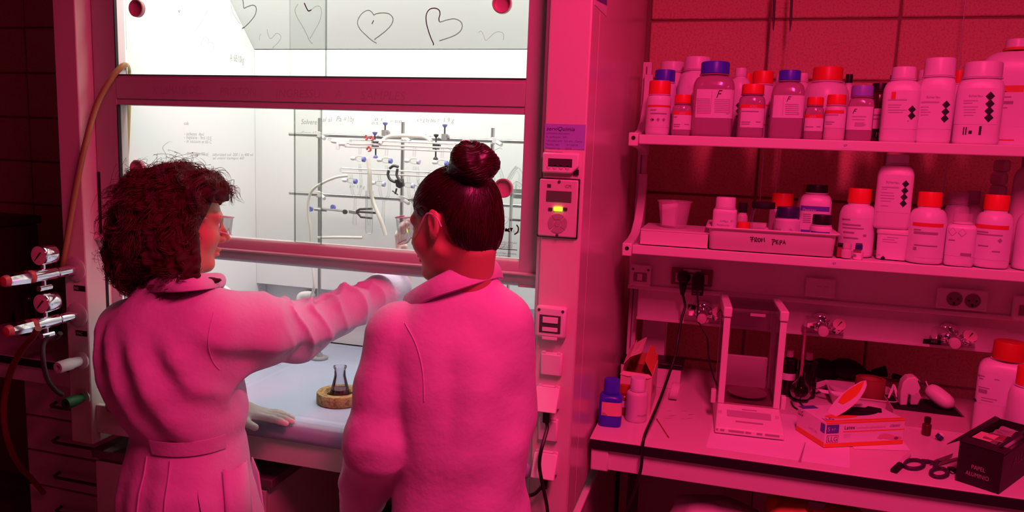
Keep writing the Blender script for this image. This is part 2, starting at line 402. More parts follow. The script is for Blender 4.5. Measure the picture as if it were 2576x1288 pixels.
# ghost writing on the middle rail
WI = mat('wiped_ink', (0.42, 0.355, 0.345), 0.5)
for txt, x0, x1, y in (('R. USMANS', 384, 470, 236), ('DEL', 475, 510, 236), ('PROTON', 552, 645, 240), ('INGRESSU', 693, 806, 244), ('A', 842, 858, 246), ('SAMPLES', 906, 1020, 250)):
    mb = MB(); o = at(x0, y, 1.7462); e = at(x1, y, 1.7462); text(mb, txt, o, (1, 0, 0), (0, 0, 1), 0.021, width=e.x-o.x, shear=0.15); mb.build('wiped_word', WI, sash, smooth=False)
# faint notes on the liner
mb = MB(); mg = MB()
for txt, x0, x1, y, h in (('Solvere', 757, 797, 312, .018), ('al si', 810, 835, 306, .016), ('Pa =', 845, 872, 305, .018), ('1/by', 873, 891, 306, .02), ('0.1', 941, 962, 304, .010), ('0.5 -', 934, 960, 313, .009), ('= 0.0', 980, 1010, 308, .009), ('x = g by bea =', 1048, 1105, 306, .013), ('1.9 g', 1113, 1143, 307, .015), ('Gram 15', 757, 796, 338, .012), ('x = 1.9 g', 878, 918, 472, .011), ('0.1', 990, 1002, 343, .01), ('1.9 g', 1052, 1085, 346, .011)):
    o = at(x0, y, 2.4515); e = at(x1, y, 2.4515); text(mg, txt, o, (1, 0, 0), (0, 0, 1), h, width=e.x-o.x, shear=0.2)
mg.build('marker_notes', inkfaint, baf, smooth=False, kind='stuff', label='faint handwritten notes on the white back panel')
def lw(px, py): return at(px, py, -1.6995, 0)
for txt, x0, x1, y, h in (('A: 68.10kg', 578, 614, 152, .03), ('ok', 462, 476, 314, .014), ('- solvent  4ml', 463, 513, 340, .014), ('- heptane - 9ml 10:5', 463, 532, 349, .014), ('- in vacuum at 65 C', 463, 533, 359, .014), ('- Dry benzene 500 ml', 466, 524, 391, .014), ('saturated sol. 200 l. in 400 ml', 534, 637, 392, .013), ('al mini tampo 60', 535, 614, 401, .012)):
    o = lw(x0, y); e = lw(x1, y); text(mb, txt, o, (0, 1, 0), (0, 0, 1), h*.8, width=e.y-o.y, shear=0.2)
mb.build('marker_notes', inkfaint, ll, smooth=False, kind='stuff')

# ================================================================ hood fittings
# control panels on the right post
def pa(px, py, Y=HY): return at(px, py, Y)
def rect(px0, py0, px1, py1, Y=HY):
    a, b = at(px0, py0, Y), at(px1, py1, Y); return a.x, b.x, b.z, a.z
x0, x1, za, zb = rect(1371, 311, 1465, 377)
x1 = -0.316
t = thing('label_sheet', 'violet printed service label stuck on the hood post above the displays', 'label', (x0, HY, za))
B('sheet', mat('violet_label', (0.36, 0.33, 0.80), 0.5), t, (x0, x1, HY-.0009, HY-.0001, za, zb))
mb = MB(); text(mb, 'serviQuimia', (x0+.004, HY-.0012, zb-.015), (1, 0, 0), (0, 0, 1), .0085, width=.066, shear=.25)
mb.build('heading', inkm, t, smooth=False)
mb = MB()
for i, (s, wd) in enumerate((('suministros laboratorio', .055), ('N. verificacion   0051', .050), ('Velocidad aire   0,5 m/s   Comp.', .086), ('Fecha rev.       01/2018', .075), ('Proxima rev.     2019', .06), ('Nombre tecnico', .04))):
    text(mb, s, (x0+.004, HY-.0012, zb-.023-.0085*i), (1, 0, 0), (0, 0, 1), .0042, width=wd)
mb.build('small_print', mat('label_print', (0.16, 0.12, 0.3), .8), t, smooth=False)
x0, x1, za, zb = rect(1368, 383, 1457, 438)
t = thing('control_unit', 'small pale control unit with dark display strip below the violet label', 'control panel', (x0, HY, za))
mb = MB(); mb.prism([(x0, HY-.012, zb), (x1, HY-.012, zb), (x1, HY-.012, za+.016), (x1-.016, HY-.012, za), (x0, HY-.012, za)], (0, .0119, 0)); mb.build('housing', white, t, bevel=.004, seg=3)
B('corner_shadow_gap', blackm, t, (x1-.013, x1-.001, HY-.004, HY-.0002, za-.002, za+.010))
B('display', mat('lcd_off', (0.07, 0.06, 0.06), .25), t, (x0+.014, x1-.015, HY-.0128, HY-.0121, zb-.032, zb-.013), bevel=.0005)
mb = MB()
for k in range(4): mb.lathe([(0.0, 0), (.005, 0), (.005, .0006), (0, .0006)], 16, axis_mat((x0+.016+.0145*k, HY-.0122, za+.0135), (0, -1, 0)), caps=False)
mb.build('button', mat('button_grey', (0.6, 0.56, 0.56), .5), t, label='row of four flat round keys')
x0, x1, za, zb = rect(1360, 449, 1450, 598)
t = thing('airflow_monitor', 'airflow monitor with green lit lamp and round keypad on the hood post', 'airflow monitor', (x0, HY, za))
B('back_frame', black, t, (x0-.003, x1+.003, HY-.004, HY-.0001, za-.003, zb+.003), bevel=.002)
B('face_plate', mat('panel_grey', (0.68, 0.58, 0.56), .45), t, (x0, x1, HY-.010, HY-.004, za, zb), bevel=.003)
def fp(px, py): return at(px, py, HY-.0102)
p, q = fp(1375, 479), fp(1437, 510)
B('display', mat('lcd_olive', (0.115, 0.17, 0.10), .2), t, (p.x, q.x, HY-.0112, HY-.0102, q.z, p.z), bevel=.0004)
p, q = fp(1394, 520), fp(1414, 531)
B('lit_lamp', mat('green_lamp', (0.3, 0.9, 0.05), .3, emit=((0.62, 1.0, 0.02), 2.6)), t, (p.x, q.x, HY-.0135, HY-.0102, q.z, p.z), bevel=.001, label='glowing yellow-green indicator lamp')
for x in (1385, 1422):
    p, q = fp(x-5, 522), fp(x+5, 530); B('dark_lamp', darkm, t, (p.x, q.x, HY-.0125, HY-.0102, q.z, p.z), bevel=.0005)
c = fp(1402.5, 562)
for k in range(4):
    mb = MB(); a0 = PI/4+k*PI/2+.08; a1 = a0+PI/2-.16
    ring = [(.0095, a0+(a1-a0)*j/8) for j in range(9)]+[(.0225, a1-(a1-a0)*j/8) for j in range(9)]
    mb.prism([(c.x+r*math.cos(a), HY-.0102, c.z+r*math.sin(a)) for r, a in ring], (0, -.0012, 0)); mb.build('key', mat('key_grey', (0.42, 0.34, 0.34), .5) if 'key_grey' not in MATS else MATS['key_grey'], t)
mb = MB(); mb.lathe([(0, 0), (.0075, 0), (.0075, .0012), (0, .0012)], 20, axis_mat(c, (0, -1, 0)), caps=False); mb.build('key', MATS['key_grey'], t)
for px, py in ((1407, 457), (1401, 592)):
    mb = MB(); mb.lathe([(0, 0), (.0035, 0), (.0035, .0015), (0, .0015)], 12, axis_mat(fp(px, py), (0, -1, 0)), caps=False); mb.build('screw', darkm, t)
mb = MB(); o = fp(1421, 473); text(mb, 'iCM', o, (1, 0, 0), (0, 0, 1), .008, width=.014); mb.build('lettering', darkm, t, smooth=False)
p, q = fp(1377, 463), fp(1386, 472); B('emblem', darkm, t, (p.x, q.x, HY-.0108, HY-.0102, q.z, p.z))
mb = MB(); text(mb, '0,37 m/s', fp(1395, 500), (1, 0, 0), (0, 0, 1), .006, width=.026); mb.build('reading', mat('lcd_seg', (0.03, .05, .03), .4), t, smooth=False)
# sticker high on the side panel
t = thing('warning_sticker', 'small white and violet sticker high on the hood side panel', 'sticker', (HX1, 1.80, 2.09))
xs = HX1+.0008
mb = MB(); P = [at(1497, 0, xs, 0), at(1527, 16, xs, 0), at(1527, 42, xs, 0), at(1497, 12, xs, 0)]
mb.prism([(xs, p.y, p.z) for p in P], (-.0007, 0, 0)); mb.build('sticker_sheet', white, t)
mb = MB(); P = [at(1499, -40, xs, 0), at(1527, -40, xs, 0), at(1527, 13, xs, 0), at(1499, -2, xs, 0)]
mb.prism([(xs, p.y, p.z) for p in P], (-.0007, 0, 0)); mb.build('sticker_picture', mat('sticker_violet', (0.12, 0.1, 0.4), .5), t)
# sockets
def socket(name, label, px0, py0, px1, py1, openflap=False, plug=False):
    x0, x1, za, zb = rect(px0, py0, px1, py1)
    t = thing(name, label, 'socket', ((x0+x1)/2, HY, za), group='hinged power sockets down the hood post')
    B('base', white, t, (x0, x1, HY-.008, HY-.0001, za, zb), bevel=.003)
    if openflap:
        mb = MB(); dz = zb-za; pts = [(x0-.001, HY-.010, zb-.004), (x1+.001, HY-.010, zb-.004), (x1+.001, HY-.042, za+.002), (x0-.001, HY-.042, za+.002)]
        mb.prism(pts, (0, -.006, .002)); mb.build('flap', white, t, bevel=.002, label='flap propped open')
        B('socket_face', mat('socket_dark', (.3, .27, .27), .5) if 'socket_dark' not in MATS else MATS['socket_dark'], t, (x0+.006, x1-.006, HY-.009, HY-.0081, za+.006, zb-.006))
    else:
        B('flap', white, t, (x0+.002, x1-.002, HY-.013, HY-.0081, za+.002, zb-.003), bevel=.003)
    B('hinge', white, t, (x0+.004, x0+.012, HY-.012, HY-.0081, zb-.004, zb+.003), (x1-.012, x1-.004, HY-.012, HY-.0081, zb-.004, zb+.003), bevel=.001)
    return t, x0, x1, za, zb
socket('power_socket', 'closed hinged socket on hood post directly under the breaker box', 1363, 882, 1414, 946)
t, sx0, sx1, sza, szb = socket('power_socket', 'upper open-flap socket on hood post with black plug', 1355, 964, 1408, 1029, True)
socket('power_socket', 'closed socket on hood post between the two open-flap sockets', 1357, 1047, 1403, 1110)
t2, tx0, tx1, tza, tzb = socket('power_socket', 'lowest open-flap socket on hood post with black plug', 1350, 1128, 1403, 1194, True)
def plugcord(name, label, x, z, pts):
    t = thing(name, label, 'cable', (x, HY-.03, z))
    mb = MB(); mb.loft([[(x+a*.0085, HY-.024+b*.009, z+zz) for a, b in ((-1,-1),(1,-1),(1,1),(-1,1))] for zz in (.012, -.03)]); mb.build('plug', black, t, bevel=.003)
    mb = MB(); mb.tube(bez(pts, 10), .0045, 8); mb.build('cord', black, t)
pz = at(1376, 1030, HY-.024)
plugcord('mains_cable', 'black power cord hanging from the upper open hood socket', pz.x, pz.z-.002, [(pz.x, HY-.024, pz.z-.03), at(1376, 1080, HY-.03), at(1362, 1130, HY-.06), at(1357, 1170, HY-.065), at(1364, 1215, HY-.05), at(1374, 1262, HY-.03), at(1378, 1300, HY-.02), at(1380, 1380, HY-.01), at(1382, 1440, HY-.01)])
pz = at(1371, 1198, HY-.024)
plugcord('mains_cable', 'black power cord looping left from the lowest hood socket', pz.x, pz.z, [(pz.x, HY-.024, pz.z-.028), at(1365, 1222, HY-.030), at(1345, 1242, HY-.032), at(1322, 1246, HY-.030), at(1303, 1232, HY-.035), at(1285, 1212, HY-.035)])
# breaker box
x0, x1, za, zb = rect(1354, 764, 1426, 849)
t = thing('breaker_box', 'grey breaker box with dark window on the hood post above the sockets', 'breaker box', ((x0+x1)/2, HY, za))
B('housing', white, t, (x0, x1, HY-.022, HY-.0001, za, zb), bevel=.006)
B('window', darkm, t, (x0+.010, x1-.012, HY-.0235, HY-.0221, za+.012, zb-.020), bevel=.001)
B('breaker_switch', white, t, (x0+.018, x1-.018, HY-.0265, HY-.0236, za+.036, zb-.024), (x0+.018, x1-.018, HY-.0265, HY-.0236, za+.016, za+.026), bevel=.001)
B('latch', white, t, (x0+.018, x1-.018, HY-.026, HY-.0221, za-.004, za+.003), bevel=.001)
for xx in (x0+.008, x1-.008):
    mb = MB(); mb.lathe([(0, 0), (.0035, 0), (.0035, .001), (0, .001)], 12, axis_mat((xx, HY-.0221, zb-.009), (0, -1, 0)), caps=False); mb.build('screw', darkm, t)
# gas valves on the left post
VX = -1.772
mat('valve_red', (.50, .07, .08), .4)
def valve(cz, label, tagtxt):
    t = thing('gas_valve', label, 'gas valve', (VX, HY, cz), group='chrome regulator valves on the left hood post')
    def L(prof, name, m, c=(VX, HY, cz), ax=(0, -1, 0), n=28, ridge=None, lab=None):
        mb = MB(); mb.lathe(prof, n, axis_mat(c, ax), ridge=ridge); return mb.build(name, m, t, label=lab)
    L([(.036, .0002), (.036, .003), (.031, .007), (.018, .008)], 'rosette', framem)
    L([(.0145, .008), (.0145, .062), (.012, .063), (.012, .068), (.0165, .069), (.0165, .072), (.0175, .075), (.0175, .140)], 'valve_body', chrome)
    L([(.0178, .140), (.0178, .150), (.0168, .152)], 'colour_ring', MATS['valve_red'], lab='bright red ring')
    kn = L([(.0168, .152), (.0195, .158), (.0170, .205), (.0160, .212)], 'knob', chrome, n=16, ridge=(0, 3, .10))
    L([(.0155, .212), (.0155, .218), (.013, .226), (.004, .229)], 'knob_cap', MATS['valve_red'], lab='dark red end cap')
    mb = MB(); mb.tube([(VX, HY-.105, cz+.014), (VX, HY-.105, cz+.034)], .006, 10); mb.build('gauge_stem', chrome, t)
    gc = (VX, HY-.075, cz+.054)
    L([(.026, 0), (.0275, .002), (.0275, .040), (.0255, .043)], 'gauge_case', chrome, c=gc, n=36)
    dl = L([(.0255, .0432), (.020, .0436), (.0004, .0438)], 'gauge_dial', mat('dial_white', (.75, .5, .5), .4) if 'dial_white' not in MATS else MATS['dial_white'], c=gc, n=36)
    mb = MB(); mb.prism([(VX-.013, HY-.1192, cz+.041), (VX-.011, HY-.1192, cz+.0395), (VX+.012, HY-.1192, cz+.063), (VX+.006, HY-.1192, cz+.064), (VX-.001, HY-.1192, cz+.0565)], (0, -.0006, 0)); mb.build('pointer', blackm, dl)
    mb = MB(); mb.tube([(VX, HY-.105, cz-.016), (VX, HY-.105, cz-.034)], .006, 10); mb.tube([(VX, HY-.085, cz-.036), (VX, HY-.122, cz-.036)], .0085, 12); mb.build('outlet_nipple', chrome, t)
    x0, x1 = VX+.003, VX+.032
    lt = B('gas_tag', black, t, (x0-.012, x1, HY-.001, HY-.0001, cz-.062, cz-.046))
    mb = MB(); text(mb, tagtxt, (x0-.009, HY-.0013, cz-.058), (1, 0, 0), (0, 0, 1), .008); mb.build('tag_text', white, lt, smooth=False)
p1 = at(193, 678, HY); p2_ = at(199, 792, HY)
valve(p1.z, 'upper chrome regulator valve with gauge on the left hood post', 'N2')
valve(p2_.z, 'lower chrome regulator valve with gauge on the left hood post', 'VAC')
def nozzle(px, py, name, label, m, L):
    c = at(px, py, HY); c.x = VX+.008
    t = thing(name, label, 'tap', tuple(c))
    mb = MB(); mb.lathe([(.026, .0002), (.026, .004), (.016, .007)], 28, axis_mat(c, (0, -1, 0))); mb.build('rosette', white if m is white else MATS['brushed_aluminium'], t)
    mb = MB(); mb.lathe([(.013, .007), (.014, .012), (.0155, L*.4), (.0170, L*.45), (.0170, L-.004), (.015, L), (.007, L), (.006, L-.02)], 24, axis_mat(c, (0, -1, 0)), ridge=(3, 4, .06) if m is not white else None); mb.build('knob', m, t)
nozzle(196, 905, 'tap_knob', 'plain white tap knob under the two chrome valves', white, .082)
nozzle(200, 998, 'tap_knob', 'dark green ribbed tap knob, lowest on the left post', mat('green_plastic', (0.02, 0.16, 0.05), .45), .062)
# hoses
def hose(name, label, pts, r, m, cat='hose', n=12):
    mb = MB(); mb.tube(bez(pts, n), r, 12); o = mb.build(name, m, None); return tag(o, label, cat)
hose('rubber_hose', 'yellow rubber hose draped over the middle sash rail on the left', [at(158, 668, 1.690), at(165, 630, 1.684), at(190, 480, 1.684), at(213, 370, 1.684), at(243, 265, 1.700), at(280, 198, 1.722), at(304, 170, 1.742), at(317, 164, 1.765), at(322, 176, 1.80), at(322, 200, 1.805), at(322, 270, 1.805), at(318, 370, 1.805), at(313, 450, 1.806), at(322, 510, 1.81), at(330, 560, 1.815)], .0078, rubbery)
hose('red_hose', 'dark red hose hanging from the lower chrome valve to the floor', [at(96, 826, 1.46), at(84, 845, 1.47), at(62, 872, 1.50), at(35, 915, 1.55), at(16, 975, 1.6), at(9, 1040, 1.63), at(20, 1110, 1.68), at(48, 1170, 1.78), at(80, 1205, 1.9), at(110, 1240, 1.96)], .0085, mat('red_rubber', (0.26, 0.03, 0.03), .45))
hose('grey_hose', 'dark grey hose joining the lower valve outlet to the green tap', [at(152, 838, 1.60), at(140, 850, 1.6), at(112, 860, 1.58), at(108, 900, 1.56), at(118, 950, 1.57), at(138, 980, 1.6), at(156, 993, 1.63)], .0065, mat('dark_hose', (0.05, 0.04, 0.04), .5))
# ================================================================ cabinets, benches, shelving
t = thing('base_cabinet', 'base cabinet with dark top under the hood behind the curly-haired woman', 'cabinet', (-1.47, 1.95, 0))
B('body', cabm, t, (-1.78, -1.185, 1.76, 2.45, 0.06, 0.715))
B('top_slab', cabtop, t, (-1.79, -1.165, 1.742, 2.46, 0.716, 0.743), bevel=.003)
B('door', cabm, t, (-1.778, -1.187, 1.744, 1.759, 0.08, 0.705), bevel=.002)
B('plinth', blackm, t, (-1.76, -1.2, 1.80, 2.4, 0.0, 0.06))
t = thing('base_cabinet', 'dark base cabinet under the right half of the hood beside the bench', 'cabinet', (-0.6, 2.1, 0))
B('body', cabm, t, (-0.92, -0.36, 2.05, 2.6, 0.06, 0.70)); B('top_slab', cabtop, t, (-0.93, -0.355, 2.03, 2.62, 0.701, 0.726), bevel=.002); B('plinth', blackm, t, (-0.9, -0.37, 2.1, 2.6, 0.0, 0.06))
t = thing('support_panel', 'pale capped support panel under the right end of the hood', 'panel', (-.328, 2.2, 0))
B('panel_sheet', cabm, t, (-0.338, -0.318, 1.72, 2.7, 0.0, 0.735)); B('cap_strip', white, t, (-0.342, -0.308, 1.71, 2.7, 0.736, 0.748), bevel=.003)
def bench(name, label, x0, x1, yf):
    t = thing(name, label, 'bench', ((x0+x1)/2, yf+.4, 0))
    B('core', blackm, t, (x0, x1, yf, 2.74, 0.890, 0.9165), bevel=.002)
    B('laminate', benchw, t, (x0, x1, yf, 2.74, 0.9167, 0.9205), bevel=.0012, label='white laminate top')
    B('apron', white, t, (x0+.03, x1-.03, yf+.012, yf+.04, 0.832, 0.8895), bevel=.002)
    B('corner_block', white, t, (x0+.004, x0+.052, yf+.006, yf+.05, 0.828, 0.8896), bevel=.004)
    return t
rb = bench('lab_bench', 'white topped lab bench with black edge to the right of the hood', -0.306, 1.75, 1.935)
B('back_panel', cabm, rb, (-0.30, 1.74, 2.66, 2.68, 0.06, 0.889))
for x in (-0.215, 1.0): B('leg', black, rb, (x, x+.03, 2.1, 2.14, 0.0, 0.889))
B('rear_beam', darkm, rb, (-0.30, 1.74, 2.60, 2.64, 0.80, 0.86))
lb = bench('lab_bench', 'dim lab bench with black edge at the far left behind the hood', -4.2, -1.84, 1.945)
t = thing('drawer_unit', 'dim drawer unit with bar handles under the far left bench', 'drawers', (-2.07, 2.3, 0))
B('carcass', cabm, t, (-2.325, -1.85, 2.005, 2.6, 0.06, 0.83)); B('plinth', blackm, t, (-2.3, -1.87, 2.05, 2.55, 0, .06))
zt = 0.822
for k in range(6):
    d = B('drawer', cabm, t, (-2.32, -1.855, 1.985, 2.004, zt-.125+.004, zt), bevel=.002)
    mb = MB(); zz = zt-.062; mb.tube([(-2.18, 1.985, zz), (-2.18, 1.962, zz-.004), (-2.17, 1.958, zz-.006), (-1.90, 1.958, zz-.006), (-1.89, 1.962, zz-.004), (-1.89, 1.985, zz)], .0055, 8); mb.build('handle', darkm, d)
    zt -= .128
# dim things on the left bench
t = thing('dark_crate', 'dark box on the far left bench against the block wall', 'box', (-2.97, 2.3, .921))
B('shell', mat('dark_box', (0.10, 0.05, 0.06), .6), t, (-3.2, -2.74, 2.15, 2.45, .921, 1.31), bevel=.01); B('lid', mat('dark_lid', (0.07, 0.04, 0.05), .5), t, (-3.21, -2.73, 2.14, 2.46, 1.311, 1.345), bevel=.008)
for i, (px, py) in enumerate(((78, 905), (126, 900))):
    c = at(px, 880, 2.2); t = thing('dark_bottle', ['dark glass bottle on the far left bench beside the box', 'second dark glass bottle on the far left bench, nearer the hood'][i], 'bottle', (c.x, 2.2, .921), group='dark bottles on the left bench')
    mb = MB(); mb.lathe([(.0, 0), (.043, 0), (.045, .004), (.045, .13), (.038, .155), (.018, .175), (.016, .2)], 28); mb.build('glass_body', mat('dark_glass', (0.03, .012, .012), .08), t, world=False)
    mb = MB(); mb.lathe([(.0, .2), (.02, .2), (.02, .225), (.0, .225)], 24); mb.build('cap', black, t, world=False)
# ---- shelving
SY = 2.2
sh = thing('wall_shelving', 'white metal double shelf with slotted upright on the block wall', 'shelf', (0.5, 2.5, 0.92))
for z0, z1 in ((1.715, 1.743), (1.395, 1.423)):
    s = B('shelf_board', white, sh, (-0.2535, 1.62, SY, SY+.006, z0, z1), (-0.2535, 1.62, SY+.0061, 2.53, z1-.018, z1-.003), bevel=.003)
    prof = [(SY-.008, z0-.006), (SY-.008, z1+.004), (SY+.03, z1+.006), (SY+.10, z1+.008), (SY+.18, z1+.02), (SY+.25, z1+.055), (SY+.30, z1+.12), (SY+.302, z1+.2), (2.525, z1+.2), (2.525, z0-.03), (SY+.28, z0-.03), (SY+.2, z0-.012), (SY+.06, z0-.006)]
    mb = MB(); mb.prism([(-0.282, y, z) for y, z in prof], (.0278, 0, 0)); br = mb.build('bracket', white, sh, bevel=.003, seg=2)
    mb = MB(); mb.lathe([(0, 0), (.006, 0), (.006, .0008), (0, .0008)], 16, axis_mat((-.268, SY-.0082, (z0+z1)/2+.003), (0, -1, 0)), caps=False); mb.build('screw_hole', blackm, br)
    p = at(2126 if z0 > 1.6 else 2097, 364 if z0 > 1.6 else 664, SY)
    tagp = B('price_tag', labelw, s, (p.x-.018, p.x+.018, SY-.0006, SY-.0001, z0+.006, z0+.021))
    mb = MB(); text(mb, '07', (p.x-.003, SY-.0009, z0+.011), (1, 0, 0), (0, 0, 1), .006); mb.build('tag_number', inkm, s, smooth=False)
up = B('upright', white, sh, (-0.291, -0.2625, 2.5265, 2.565, 0.93, 1.985), bevel=.002)
B('upright_slot', mat('slot_shade', (.25, .2, .2), .7), up, (-0.2805, -0.2765, 2.5245, 2.5262, 0.95, 1.97))
B('upright', white, sh, (1.55, 1.58, 2.5265, 2.565, 0.93, 1.985), bevel=.002)
# ---- service panel under lower shelf
sp = thing('service_panel', 'pale service trunking with sockets and gas taps under the lower shelf', 'trunking', (0.5, 2.45, 1.15))
B('socket_trunking', white, sp, (-0.283, 1.62, 2.40, 2.524, 1.258, 1.372), bevel=.004)
B('trunking_lip', white, sp, (-0.283, 1.62, 2.394, 2.3995, 1.258, 1.272), bevel=.002)
B('valve_panel', white, sp, (-0.255, 1.62, 2.45, 2.524, 1.149, 1.257), bevel=.004)
B('valve_panel_lip', white, sp, (-0.255, 1.62, 2.443, 2.4495, 1.149, 1.158), bevel=.001)
mb = MB(); p = at(2186, 852, 2.4425); B('panel_tag', labelw, sp, (p.x-.016, p.x+.016, 2.4422, 2.4428, 1.1505, 1.1575))
# wall pieces behind the bench, under the trunking
t = thing('splash_panel', 'pale narrow panel standing behind the bench beside the upright', 'panel', (-0.2, 2.6, .921))
B('sheet', white, t, (-0.245, -0.165, 2.57, 2.60, .921, 1.147), bevel=.002)
B('edge_band', alum, t, (-0.165, -0.161, 2.57, 2.60, .921, 1.147))
TY = 2.3935
def wallplate(px0, py0, px1, py1, name, label, m=white, th=.008, cat='socket'):
    a, b = at(px0, py0, TY), at(px1, py1, TY)
    t = thing(name, label, cat, ((a.x+b.x)/2, TY, b.z)); B('plate', m, t, (a.x, b.x, TY-th, TY-.0001, b.z, a.z), bevel=.003); return t, a.x, b.x, b.z, a.z
t, x0, x1, za, zb = wallplate(1588, 663, 1637, 719, 'breaker_switch', 'pale boxed switch at the left end of the trunking', th=.02, cat='switch')
B('switch_window', mat('switch_shade', (.3, .25, .25), .5), t, (x0+.012, x1-.012, TY-.0215, TY-.0201, za+.014, zb-.024), bevel=.001); B('switch_lever', white, t, (x0+.024, x1-.026, TY-.024, TY-.0216, za+.018, zb-.027), bevel=.001)
for xx in (x0+.009, x1-.009):
    mb = MB(); mb.lathe([(0, 0), (.004, 0), (.004, .001), (0, .001)], 12, axis_mat((xx, TY-.0201, zb-.014), (0, -1, 0)), caps=False); mb.build('screw', darkm, t)
t, x0, x1, za, zb = wallplate(1690, 671, 1791, 722, 'double_socket', 'dark framed double socket holding two black plugs', mat('maroon_plate', (.22, .10, .10), .4))
B('inner_plate', mat('plate_pink', (.62, .5, .5), .5), t, (x0+.014, x1-.014, TY-.010, TY-.0081, za+.008, zb-.017), bevel=.001)
B('name_tag', labelw, t, (x0+.036, x1-.036, TY-.0098, TY-.0082, zb-.012, zb-.003))
t, x0, x1, za, zb = wallplate(2028, 697, 2098, 750, 'blank_plate', 'blank cream cover plate in the middle of the trunking', white, .007, 'cover plate')
mb = MB(); text(mb, '01A  01B', (x0+.032, TY-.0075, zb-.026), (1, 0, 0), (0, 0, 1), .004, width=.032); mb.build('plate_text', inkg, t, smooth=False)
t, x0, x1, za, zb = wallplate(2358, 722, 2480, 783, 'double_socket', 'empty white double socket toward the right of the trunking', white)
for px, py in ((2401, 752), (2447, 757)):
    p = at(px, py, TY-.008); mb = MB(); mb.lathe([(.0205, .0001), (.0205, .0012), (.0185, .0012), (.0175, -.0), (0, .0002)], 32, axis_mat((p.x, TY-.0081, p.z), (0, -1, 0)), caps=False); w = mb.build('socket_well', mat('well_grey', (.26, .2, .2), .5) if 'well_grey' not in MATS else MATS['well_grey'], t)
    mb = MB()
    for dx in (-.0095, .0095): mb.lathe([(0, 0), (.0028, 0), (.0028, .0006), (0, .0006)], 10, axis_mat((p.x+dx, TY-.0084, p.z), (0, -1, 0)), caps=False)
    mb.box(p.x-.0025, p.x+.0025, TY-.009, TY-.0083, p.z-.017, p.z-.009); mb.build('contact_holes', blackm, w)
t, x0, x1, za, zb = wallplate(2549, 742, 2600, 806, 'breaker_switch', 'second boxed switch cut off by the right picture edge', th=.02, cat='switch')
B('switch_window', MATS['switch_shade'], t, (x0+.012, x1-.012, TY-.0215, TY-.0201, za+.014, zb-.024), bevel=.001)
# plugs
p = at(1720, 697, TY-.02)
t = thing('mains_cable', 'black mains plug with thick cord falling over the bench edge', 'cable', (p.x, TY-.02, p.z))
mb = MB(); mb.lathe([(.019, .0), (.0205, .004), (.0205, .012), (.017, .022), (.013, .026), (0, .027)], 28, axis_mat((p.x, TY-.0105, p.z), (0, -1, 0))); mb.loft([[(p.x+a*w, TY-.022+b*.009, p.z-d) for a, b in ((-1,-1),(1,-1),(1,1),(-1,1))] for w, d in ((.014, .004), (.011, .03), (.006, .055))]); mb.build('plug', black, t, bevel=.002)
pts = [(p.x, TY-.022, p.z-.052), at(1723, 770, TY-.024), at(1715, 800, TY-.04), at(1706, 850, 2.33), at(1697, 900, 2.29), at(1680, 950, 2.24), at(1662, 1000, 2.14), at(1641, 1050, 2.03), at(1622, 1095, 1.935), at(1616, 1130, 1.917), at(1613, 1175, 1.912), at(1601, 1220, 1.91), at(1585, 1265, 1.93), at(1565, 1310, 1.98), at(1545, 1360, 2.02)]
mb = MB(); mb.tube(bez(pts, 10), .0042, 10); mb.build('cord', black, t)
p = at(1757, 700, TY-.03)
t = thing('power_adapter', 'black plug-in power adapter with thin lead beside the mains plug', 'power adapter', (p.x, TY-.03, p.z))
mb = MB(); q = at(1757, 742, TY-.03)
prof = [(p.x-.0185, p.z), (p.x-.0165, p.z+.011), (p.x-.009, p.z+.018), (p.x+.009, p.z+.018), (p.x+.0165, p.z+.011), (p.x+.0185, p.z), (p.x+.0175, q.z), (p.x-.0175, q.z)]
mb.prism([(x, TY-.048, z) for x, z in prof], (0, .0375, 0)); mb.build('housing', black, t, bevel=.003)
mb = MB(); text(mb, 'AC 230', (p.x-.012, TY-.0485, q.z+.012), (1, 0, 0), (0, 0, 1), .006, width=.024); text(mb, 'DC 12V', (p.x-.012, TY-.0485, q.z+.004), (1, 0, 0), (0, 0, 1), .005, width=.020); mb.build('rating_text', mat('rating_grey', (.25, .22, .22), .7), t, smooth=False)
pts = [(p.x, TY-.03, q.z+.002), at(1756, 770, TY-.03), at(1754, 800, TY-.035), at(1763, 820, TY-.04), at(1779, 850, 2.34), at(1782, 890, 2.33), at(1787, 920, 2.3), at(1794, 945, 2.27), at(1803, 968, 2.235)]
mb = MB(); mb.tube(bez(pts, 8), .0024, 8); mb.build('cord', black, t)
